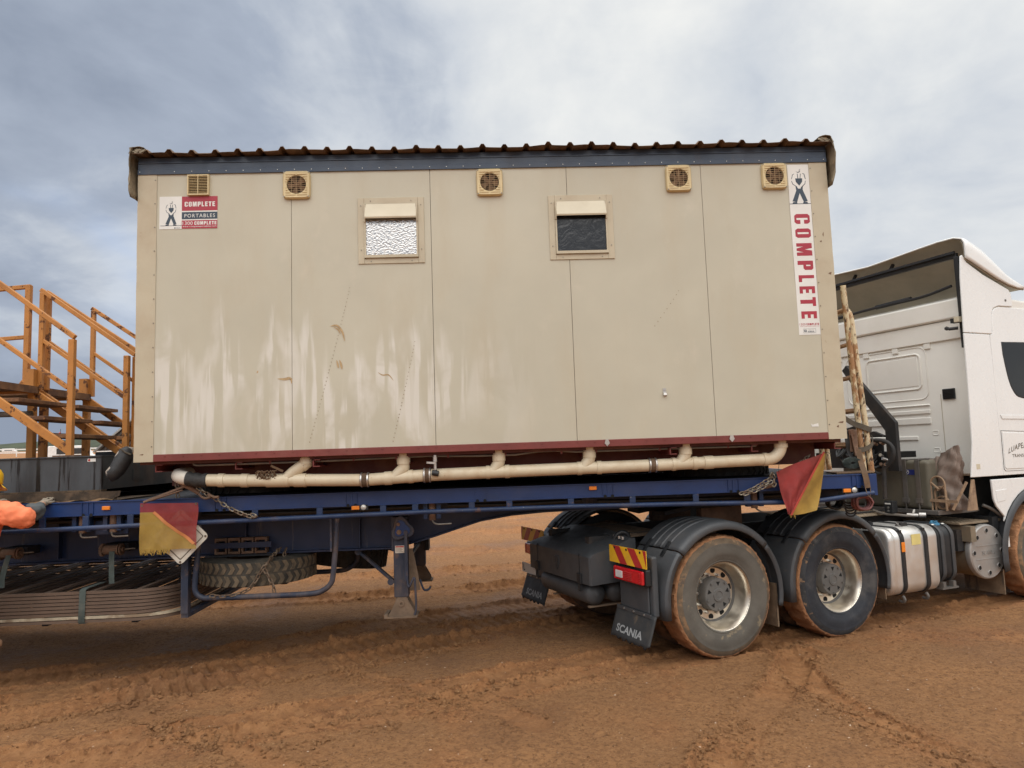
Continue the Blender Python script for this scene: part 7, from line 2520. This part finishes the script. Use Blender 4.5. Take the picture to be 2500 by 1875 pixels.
# sloping fairing floor behind the deflector, windscreen, grille and mirror (beyond the frame's right edge)
MB().poly([(5.27, .18, 3.17), (5.70, .16, 2.15), (5.70, FARV - .16, 2.15), (5.27, FARV - .18, 3.17)], (.03, 0, .012)).build('windscreen', 'cab_glass', cab, 0)
gl = MB().box(5.805, 5.83, .35, FARV - .35, .95, 1.85).build('front_grille', 'black_trim', cab, 0, bevel=.01)
for k in range(5):
    MB().box(5.831, 5.845, .40, FARV - .40, 1.02 + k * .16, 1.07 + k * .16).build('grille_bar', 'guard_plastic', gl, 0)
for v in (.12, FARV - .34):
    MB().box(5.805, 5.825, v, v + .22, .70, .92).build('headlamp', 'lamp_clear', cab, 0, bevel=.01)
for v, s_ in ((-.22, 1), (FARV + .02, 1)):
    MB().box(5.35, 5.50, v, v + .20, 2.05, 2.75).build('mirror', 'cab_white', cab, 0, bevel=.03)
# mud catcher fitting ahead of the catwalk
MB().tube(smooth_path([(3.63, .10, 1.06), (3.70, .06, 1.02), (3.80, .05, .96), (3.90, .05, .90)], 4), .018, 8).build('step_bracket', 'tray_steel', trk, 50)
MB().box(3.86, 3.90, .02, .05, .60, .78).build('white_bracket', 'cab_white', trk, 0, bevel=.006)
MB().box(3.70, 4.5, .25, 2.2, .75, 1.36).build('engine_mass', 'hole_black', trk, 0)

# ------------------------------------------------------------------ sack and stand on the tray
sk_c = tw(3.30, .235, 1.03)
sack = thing('sack', 'dirty crumpled grey-brown plastic sack standing on the tray behind the cab', 'sack', tuple(sk_c), YAW, local=True)


def sack_pt(a, b):
    t = 2 * math.pi * a
    h = b
    rv = .150 * (1 - .10 * h) * (1 + .10 * math.sin(h * 9 + 1)) * (1 - .30 * max(0, h - .72) / .28)
    ru = .135 * (1 - .25 * h) * (1 - .82 * max(0, h - .60) / .40)
    n = .012 * math.sin(5 * t + 9 * h) + .010 * math.sin(9 * t - 14 * h + 1) + .008 * math.sin(3 * t + 31 * h)
    u = (ru + n) * math.cos(t)
    v = (rv + n) * math.sin(t) + .030 * h - .075 * h * h
    z = .64 * h * (1 + .075 * (-math.sin(t)) * h)
    return (u, v, z)


mb = MB().grid(sack_pt, 40, 30)
mb.add([sack_pt(i / 40, 0) for i in range(40)], [tuple(range(40))])
body = mb.build('sack_body', 'sack', sack, 60)
# folded-over mouth hanging to the left
mb = MB().grid(lambda a, b: (-.06 - .05 * math.sin(b * 2.2) - .015 * math.sin(a * 9), .02 + .15 * a * (1 - .3 * b) + .02 * b, .565 - .02 * a - (.16 + .05 * a) * b + .012 * math.sin(a * 7 + b * 5)), 14, 12)
mb.build('folded_mouth', 'sack', sack, 60, solid=.004)

sd = thing('steel_stand', 'small rusty steel stand with arched hoop in front of the sack', 'stand', tuple(tw(3.12, .20, 1.03)), YAW, local=True)


def hoop(u, v0, v1, h, r, nm):
    vm, hr = (v0 + v1) / 2, abs(v1 - v0) / 2
    pts = [(u, v0, 0), (u, v0, h - hr)] + [(u, vm + (v0 - vm) * math.cos(q * math.pi / 10), h - hr + hr * math.sin(q * math.pi / 10)) for q in range(1, 10)] + [(u, v1, h - hr), (u, v1, 0)]
    MB().tube(pts, r, 8).build(nm, 'stand_steel', sd, 50)


hoop(-.03, .085, -.075, .36, .010, 'hoop')
hoop(.00, .065, -.060, .245, .012, 'inner_hoop')
MB().lathe([(.060, -.02), (.072, -.02), (.072, .02), (.060, .02)], (.02, .0, .08), (1, 0, 0), 24).build('ring', 'stand_steel', sd, 40)
MB().bar((-.045, .10, .105), (-.02, -.20, .10), .030, .012, up=(1, 0, 0)).build('cross_piece', 'stand_steel', sd, 0)
MB().bar((.0, -.12, .01), (.14, -.20, .30), .012, .026).build('side_strut', 'stand_steel', sd, 0)
MB().poly([(.10, -.215, 0), (.26, -.215, 0), (.26, -.205, .32), (.22, -.205, .32)], (0, .012, 0)).build('end_plate', 'stand_steel', sd, 0)
MB().bar((-.03, .085, .30), (-.03, -.01, .22), .012, .02, up=(1, 0, 0)).bar((-.03, -.075, .27), (-.03, .01, .21), .012, .02, up=(1, 0, 0)).build('web_piece', 'stand_steel', sd, 0)

# ------------------------------------------------------------------ black steel skid with its tray
sk = thing('steel_skid', 'black stained steel skid box under the orange stairs on the trailer', 'skid', (-4.9, 1.5, 1.51))
mb = MB().box(-6.8, -3.472, .40, .41, 1.600, 1.888).box(-3.482, -3.472, .4105, 2.68, 1.600, 1.888).box(-6.8, -3.4825, 2.67, 2.68, 1.600, 1.888).box(-6.79, -3.4825, .4105, 2.6695, 1.60, 1.62)
mb.build('box_wall', 'skid_black', sk, 0)
mb = MB().box(-6.8, -3.465, .385, .46, 1.8885, 1.898).box(-3.54, -3.466, .4605, 2.69, 1.8885, 1.898)
mb.build('top_flange', 'skid_black', sk, 0)
MB().box(-6.8, -3.46, .375, .47, 1.585, 1.5995).build('bottom_flange', 'tray_dirty', sk, 0)
MB().box(-3.74, -3.47, 1.5, 2.65, 1.8985, 1.965).box(-4.15, -3.745, 1.55, 2.6, 1.8985, 1.95).build('inner_box', 'skid_black', sk, 0, bevel=.008)
MB().box(-6.7, -3.55, .6, 2.6, 1.80, 1.81).build('deck_plate', 'skid_black', sk, 0)
MB().box(-3.595, -3.525, .3985, .3998, 1.846, 1.873).build('sticker', 'sign_white', sk, 0)
MB().box(-3.590, -3.572, .3978, .3984, 1.850, 1.869).build('sticker_mark', 'plate_red', sk, 0)
MB().box(-3.4705, -3.466, .95, 1.18, 1.665, 1.77).build('side_plate', 'skid_black', sk, 0)
tr2 = MB().poly([(-6.8, .34, 1.585), (-3.275, .34, 1.585), (-3.285, .34, 1.545), (-3.36, .34, 1.515), (-6.8, .34, 1.512)], (0, .006, 0)).build('soil_tray', 'tray_dirty', sk, 0)
MB().box(-6.8, -3.27, .347, 1.0, 1.507, 1.514).build('tray_floor', 'tray_dirty', sk, 0)
ss = MB().grid(lambda a, b: (-6.7 + 3.36 * a, .335 + .10 * b - .02, 1.508 + .028 * (1 - abs(2 * b - 1)) * (.6 + .4 * math.sin(a * 40)) + .010 * math.sin(a * 91 + b * 5)), 90, 6)
ss.build('soil', 'soil', sk, 60)
MB().box(-6.8, -3.2, 2.44, 2.50, 1.503, 1.584).build('bearer', 'under_dark', sk, 0)

# worn rubber roll hung at the corner
rl = thing('rubber_roll', 'black worn rubber fender with pale scuffs hanging at the building\'s left corner', 'fender', (-3.27, .45, 1.72))
p0, p1 = Vector((-3.235, .36, 1.915)), Vector((-3.325, .30, 1.70))
mb = MB().tube([p0 + Vector((.035, .03, .035)), p0 + Vector((.015, 0, .018)), p0, p0.lerp(p1, .3), p0.lerp(p1, .7), p1 + Vector((0, 0, .03)), p1, p1 + Vector((-.012, 0, -.03))], [.01, .045, .068, .072, .066, .062, .05, .006], 20)
mb.build('roll', 'old_rubber', rl, 60)
mb = MB().tube([p0 + Vector((-.02, -.072, .03)), p0 + Vector((.02, -.075, .0)), p0 + Vector((.055, -.05, -.02))], .008, 6)
mb.build('lashing', 'webbing_grey', rl, 50)

# ------------------------------------------------------------------ orange stairs
def stairs(label, ya, yb, near):
    t = thing('steel_staircase', label, 'stairs', (-4.2, (ya + yb) / 2, 1.9), group='orange stairs on the skid')

    def sq(nm, p0, p1, w=.050, mat='orange_paint', up=(0, 1, 0), h=None):
        return MB().bar(p0, p1, w, h or w, up=up).build(nm, mat, t, 0, bevel=.005)
    for y in (ya, yb):
        first = near and y == ya
        # stringer
        sq('stringer', (-4.80, y, 2.672), (-3.80, y, 1.945), .075, h=.035)
        # bottom post and top post
        xb = -3.807 if first else (-3.741 if y == yb and near else -3.70)
        ztop = 2.955 if first else 2.92
        sq('post', (xb, y, 1.90), (xb, y, ztop), .052)
        xt = -4.60
        if not first:
            sq('post', (xt, y, 2.60), (xt, y, 3.60), .046)
        # handrail and mid rail
        if first:
            sq('handrail', (-5.2, y, 4.045), (-3.785, y, 2.972), .042)
            sq('mid_rail', (-5.2, y, 3.515), (-3.835, y, 2.515), .038)
        else:
            sq('handrail', (-4.62, y, 3.630), (-3.66 + (.0 if near else .05), y, 2.925), .042)
            sq('mid_rail', (-4.60, y, 3.110), (-3.765, y, 2.495), .036)
    for k, (x, z) in enumerate(((-4.40, 2.425), (-4.17, 2.255), (-3.93, 2.085))):
        MB().box(x - .115, x + .115, ya + .03, yb - .03, z - .018, z + .018).build('tread', 'tread_rust', t, 0, bevel=.004)
        MB().box(x - .117, x - .105, ya + .03, yb - .03, z + .0185, z + .035).build('tread_lip', 'tread_rust', t, 0)
    # landing with toe boards and legs
    MB().box(-6.4, -4.62, ya + .03, yb - .03, 2.585, 2.605).build('landing', 'tread_rust', t, 0)
    MB().box(-6.4, -4.60, ya + .026, ya + .030, 2.56, 2.64).build('toe_board', 'tread_rust', t, 0)
    MB().box(-6.4, -4.60, yb - .030, yb - .020, 2.56, 2.66).build('toe_board', 'orange_paint', t, 0)
    MB().box(-4.615, -4.600, ya + .03, yb - .02, 2.555, 2.625).build('landing_edge', 'tread_rust', t, 0)
    for y in ((yb - .03,) if near else (yb, ya + .06)):
        sq('leg', (-4.655, y, 1.90), (-4.655, y, 2.585), .066)
        sq('leg', (-6.1, y, 1.90), (-6.1, y, 2.585), .066)
    MB().box(-4.70, -4.615, yb - .09, yb - .03, 2.606, 2.80).build('gusset', 'orange_paint', t, 0)
    for y in (ya,):
        MB().box(-3.93, -3.74, y - .05, y + .06, 1.8985, 1.911).build('foot_plate', 'rust_steel', t, 0)
    if near:
        y = yb + .02
        sq('landing_post', (-4.755, y, 2.60), (-4.755, y, 3.685), .052)
        sq('landing_rail', (-6.3, y, 3.56), (-4.735, y, 3.672), .042)
        sq('landing_rail', (-6.3, y, 3.06), (-4.755, y, 3.145), .038)
        MB().tube([(-4.95, 1.0, 2.33), (-4.47, 1.02, 2.33)], .028, 12).build('stay_tube', 'grey_pipe', t, 50)
    return t


stairs('rusty orange steel staircase with handrails, the one nearer the camera', .5, 1.35, True)
stairs('orange steel staircase with cleaner paint, standing behind the nearer one', 1.45, 2.3, False)

# ribbed ramp leaning behind the stairs
rp = thing('ribbed_ramp', 'grey ribbed ramp leaning behind the orange stairs at the building corner', 'ramp', (-4.5, 2.75, 1.9))
MB().poly([(-4.80, 2.80, 1.985), (-4.56, 2.80, 2.205), (-4.30, 2.80, 2.40), (-3.6, 2.80, 2.40), (-3.9, 2.80, 1.985)], (0, .02, 0)).build('ramp_sheet', 'grey_sheet', rp, 0)
for k in range(14):
    x = -4.74 + k * .06
    MB().bar((x, 2.792, 2.0), (x + .36, 2.792, 2.36), .010, .014, up=(0, 1, 0)).build('ramp_rib', 'muddy_steel', rp, 0)
MB().bar((-4.82, 2.78, 1.975), (-4.30, 2.78, 2.42), .02, .03, up=(0, 1, 0)).build('ramp_edge', 'sign_white', rp, 0)

# ------------------------------------------------------------------ the worker at the left edge
per = thing('person', 'worker in orange high-visibility shirt, grey gloves and yellow hard hat reaching onto the deck', 'person', (-4.32, -.12, 0))


def skinned(name, verts, edges, radii, mat, root=0, sub=2):
    me = bpy.data.meshes.new(name)
    me.from_pydata(verts, edges, [])
    me.materials.append(MATS[mat])
    o = bpy.data.objects.new(name, me)
    COL.objects.link(o)
    o.modifiers.new('skin', 'SKIN').use_smooth_shade = True
    for i, r_ in enumerate(radii):
        d = me.skin_vertices[0].data[i]
        d.radius = r_ if isinstance(r_, tuple) else (r_, r_)
        d.use_root = (i == root)
    s_ = o.modifiers.new('sub', 'SUBSURF'); s_.levels = sub; s_.render_levels = sub
    if mat in ('hi_vis', 'trousers', 'sleeve_grey'):          # cloth hangs in folds
        s_.levels = s_.render_levels = 4
        tx = bpy.data.textures.get('folds') or bpy.data.textures.new('folds', 'CLOUDS')
        tx.noise_scale = .09
        dm = o.modifiers.new('folds', 'DISPLACE'); dm.texture = tx; dm.strength = .045; dm.mid_level = .5; dm.texture_coords = 'LOCAL'
    put(o, per)
    return o


px_, py_ = -4.20, -.10
# whole body as one figure
J = {'pel': (px_, py_, 1.08), 'spine': (px_, py_, 1.22), 'chest': (px_ + .01, py_ + .03, 1.40), 'neck': (px_ + .0, py_ + .06, 1.55), 'jaw': (px_ - .005, py_ + .10, 1.61), 'head': (px_ - .005, py_ + .10, 1.685), 'crown': (px_ - .01, py_ + .09, 1.775),
     'shR': (px_ + .13, py_ + .08, 1.475), 'elR': (px_ + .355, py_ + .10, 1.405), 'wrR': (px_ + .350, py_ + .28, 1.495), 'palR': (px_ + .345, py_ + .345, 1.520),
     'shL': (px_ - .16, py_ + .12, 1.475), 'elL': (px_ - .22, py_ + .28, 1.30), 'wrL': (px_ - .12, py_ + .33, 1.49), 'palL': (px_ - .09, py_ + .37, 1.515),
     'hipR': (px_ + .03, py_ - .02, 1.02), 'knR': (px_ - .02, py_ + .22, .76), 'anR': (px_ + .0, py_ + .12, .42), 'toR': (px_ + .08, py_ + .26, .38),
     'hipL': (px_ - .09, py_, 1.02), 'knL': (px_ - .10, py_ + .05, .56), 'anL': (px_ - .10, py_ - .02, .09), 'toL': (px_ - .08, py_ + .14, .045)}
names = list(J)
E_ = [('pel', 'spine'), ('spine', 'chest'), ('chest', 'neck'), ('neck', 'jaw'), ('jaw', 'head'), ('head', 'crown'), ('chest', 'shR'), ('shR', 'elR'), ('elR', 'wrR'), ('wrR', 'palR'), ('chest', 'shL'), ('shL', 'elL'), ('elL', 'wrL'), ('wrL', 'palL'),
      ('pel', 'hipR'), ('hipR', 'knR'), ('knR', 'anR'), ('anR', 'toR'), ('pel', 'hipL'), ('hipL', 'knL'), ('knL', 'anL'), ('anL', 'toL')]
RAD = {'pel': (.14, .10), 'spine': (.13, .10), 'chest': (.15, .11), 'neck': .055, 'jaw': .065, 'head': .09, 'crown': .07, 'shR': .065, 'elR': .045, 'wrR': .03, 'palR': (.04, .02), 'shL': .065, 'elL': .045, 'wrL': .03, 'palL': (.04, .02),
       'hipR': .09, 'knR': .06, 'anR': .04, 'toR': .04, 'hipL': .09, 'knL': .06, 'anL': .04, 'toL': .04}
skinned('body', [J[n_] for n_ in names], [(names.index(a), names.index(b)) for a, b in E_], [RAD[n_] for n_ in names], 'skin')


def clothing(nm, keys, edges, rad, mat, root=0):
    pts = [k if isinstance(k, tuple) else J[k] for k in keys]
    return skinned(nm, pts, edges, rad, mat, root)


mid = lambda a, b, t: tuple(Vector(J[a]).lerp(Vector(J[b]), t))
clothing('shirt', [(px_, py_, 1.17), 'spine', 'chest', mid('chest', 'neck', .7), 'shR', mid('shR', 'elR', .55), 'elR', mid('elR', 'wrR', .25), 'shL', 'elL', mid('elL', 'wrL', .3)],
         [(0, 1), (1, 2), (2, 3), (2, 4), (4, 5), (5, 6), (6, 7), (2, 8), (8, 9), (9, 10)], [(.155, .125), (.155, .125), (.175, .135), .085, .115, .108, .098, .080, .105, .085, .070], 'hi_vis')
clothing('cuff', [mid('elR', 'wrR', .15), mid('elR', 'wrR', .55), mid('elR', 'wrR', 1.0)], [(0, 1), (1, 2)], [.086, .075, .056], 'sleeve_grey')
clothing('cuff', [mid('elL', 'wrL', .3), mid('elL', 'wrL', .95)], [(0, 1)], [.062, .050], 'sleeve_grey')
clothing('trousers', [(px_ - .02, py_, 1.22), 'hipR', 'knR', mid('knR', 'anR', .9), 'hipL', 'knL', mid('knL', 'anL', .9)], [(0, 1), (1, 2), (2, 3), (0, 4), (4, 5), (5, 6)], [(.16, .12), .115, .085, .075, .115, .085, .075], 'trousers')
for a, b in (('anR', 'toR'), ('anL', 'toL')):
    A_, B2 = Vector(J[a]), Vector(J[b])
    hl = A_ + (A_ - B2) * .35 + Vector((0, 0, -.03))
    clothing('boot', [tuple(A_ + Vector((0, 0, .08))), tuple(A_ + Vector((0, 0, -.01))), tuple(hl), tuple(B2 + Vector((0, 0, .0)))], [(0, 1), (1, 2), (1, 3)], [.062, .058, .045, (.055, .045)], 'boot_tan')
for s_ in ('R', 'L'):
    w_, p_ = Vector(J['wr' + s_]), Vector(J['pal' + s_])
    d_ = (p_ - w_).normalized()
    sd_ = d_.cross(Vector((0, 0, 1))).normalized()
    kn = p_ + d_ * .02
    V_, EE, RR = [tuple(w_), tuple(p_)], [(0, 1)], [.034, (.044, .026)]
    for k, l in enumerate((.068, .078, .074, .058)):
        b0 = kn + sd_ * (.032 - .021 * k)
        i0 = len(V_)
        V_ += [tuple(b0), tuple(b0 + d_ * l * .55 + Vector((0, 0, .004))), tuple(b0 + d_ * l - Vector((0, 0, .020)))]
        EE += [(1, i0), (i0, i0 + 1), (i0 + 1, i0 + 2)]
        RR += [.0125, .0112, .0095]
    i0 = len(V_)
    tb_ = w_.lerp(p_, .55) + sd_ * (.036 if s_ == 'L' else .036)
    V_ += [tuple(tb_), tuple(tb_ + d_ * .035 + sd_ * .022 - Vector((0, 0, .008))), tuple(tb_ + d_ * .065 + sd_ * .024 - Vector((0, 0, .016)))]
    EE += [(1, i0), (i0, i0 + 1), (i0 + 1, i0 + 2)]
    RR += [.014, .0125, .010]
    skinned('glove', V_, EE, RR, 'glove', 0, 1)
# face and hair
hc = Vector(J['head'])
fd = Vector((.30, .90, -.30)).normalized()          # looking along the deck
sdv = fd.cross(Vector((0, 0, 1))).normalized()
upv = sdv.cross(fd)
mb = MB()
for q in (-1, 1):
    mb.lathe([(0, -.013), (.010, -.009), (.013, 0), (.010, .009), (0, .013)], hc + fd * .085 + sdv * .032 * q + upv * .005, fd, 10)
mb.build('eye', 'hair_dark', per, 60)
MB().tube([hc + fd * .090 + upv * .015, hc + fd * .110 - upv * .022, hc + fd * .090 - upv * .032], [.010, .014, .011], 8).build('nose', 'skin', per, 60)
MB().tube([hc + fd * .088 - upv * .058 - sdv * .024, hc + fd * .094 - upv * .056, hc + fd * .088 - upv * .058 + sdv * .024], .006, 6).build('mouth', 'pennant', per, 60)
for q in (-1, 1):
    MB().lathe([(0, -.008), (.018, -.006), (.026, 0), (.018, .006), (0, .008)], hc + sdv * .088 * q - upv * .005, sdv, 12).build('ear', 'skin', per, 60)
MB().tube([hc - fd * .035 + upv * .02, hc - fd * .055 - upv * .03, hc - fd * .05 - upv * .075], [.085, .075, .05], 14).build('hair', 'hair_dark', per, 60)
hat = MB()
rings = [(.118, -.008), (.120, .012), (.118, .045), (.108, .080), (.085, .108), (.045, .125), (0, .130)]
hat.lathe(rings, hc + upv * .028, upv, 28)
ho = hat.build('hard_hat', 'hat_yellow', per, 60, solid=.004)
pk = MB().grid(lambda a, b: hc + upv * (.022 - .030 * b) + (fd * math.cos((a - .5) * 2.0) + sdv * math.sin((a - .5) * 2.0)) * (.116 + .060 * b * (1 - 1.6 * (a - .5) ** 2)), 16, 5)
pk.build('hat_peak', 'hat_yellow', ho, 60, solid=.004)
MB().lathe([(.124, 0), (.1265, .008), (.124, .018)], hc + upv * .024, upv, 28).build('hat_band', 'hat_yellow', ho, 60)

# ------------------------------------------------------------------ far background beyond the yard
def gz(x, y):
    z, _ = ground_fields(np.array([float(x)]), np.array([float(y)]))
    return float(z[0])


def van(label, x, y, l, h, rot=0.0):
    t = thing('van', label, 'van', (x, y, gz(x, y)), rot, group='white vehicles beyond the yard', local=True)
    w = h * .85
    MB().poly([(-l / 2, -w / 2, .35), (l * .5, -w / 2, .35), (l * .5, -w / 2, h * .50), (l * .40, -w / 2, h * .58), (l * .28, -w / 2, h), (-l * .48, -w / 2, h), (-l / 2, -w / 2, h * .8)], (0, w, 0)).build('body', 'far_white', t, 0, bevel=.08)
    MB().box(-l * .30, l * .24, -w / 2 - .02, -w / 2 - .005, h * .60, h * .88).build('window', 'far_dark', t, 0)
    for sx in (-.32, .32):
        MB().cyl((sx * l, -w / 2 - .01, .36), (sx * l, w / 2 + .01, .36), .36, n=16).build('wheel', 'far_dark', t, 40)


van('white van parked beyond the yard, seen between the stair posts', -44.2, 72, 4.4, 2.2, .3)
van('small white van far off at the foot of the ridge, left of the stair post', -166.5, 250, 4.4, 2.0, .2)
van('white van beyond the yard, half hidden by the black skid', -39.0, 76, 4.6, 2.3, -.2)
fn = thing('rail_fence', 'long pale rail fence crossing the plain before the ridge', 'fence', (-90, 128, 0))
for k in range(46):
    x = -150 + k * 3.2
    z = gz(x, 128)
    MB().box(x - .06, x + .06, 127.94, 128.06, z, z + 1.5).build('post', 'far_white', fn, 0)
for zz_ in (.75, 1.35):
    for k in range(9):
        xa, xb = -150 + k * 16, -150 + (k + 1) * 16
        MB().bar((xa, 128, gz(xa, 128) + zz_), (xb, 128, gz(xb, 128) + zz_), .05, .22).build('rail', 'far_white', fn, 0)
pf = thing('pennant_flag', 'small red pennant on a thin pole beyond the yard', 'flag', (-44.4, 70, gz(-44.4, 70)))
zf = gz(-44.4, 70)
MB().cyl((-44.4, 70, zf), (-44.4, 70, 5.75), .025, n=8).build('pole', 'far_dark', pf, 0)
MB().add([(-44.42, 70, 5.45), (-44.42, 70, 4.85), (-45.1, 70.1, 5.0), (-45.55, 70.05, 4.82)], [(0, 1, 3, 2)]).build('cloth', 'pennant', pf, 0, solid=.02)
# dirt bund in the middle distance
bd = MB().grid(lambda a, b: (-110 + 130 * a, 60 + 6 * b, gz(-110 + 130 * a, 60 + 6 * b) - .05 + (1.0 + .5 * math.sin(a * 17) + .25 * math.sin(a * 61)) * .45 * max(0, 1 - abs(2 * b - 1) ** 2)), 120, 8)
tag(bd.build('earth_bund', 'earth', None, 60), 'low pale earth bund in the middle distance', kind='structure')
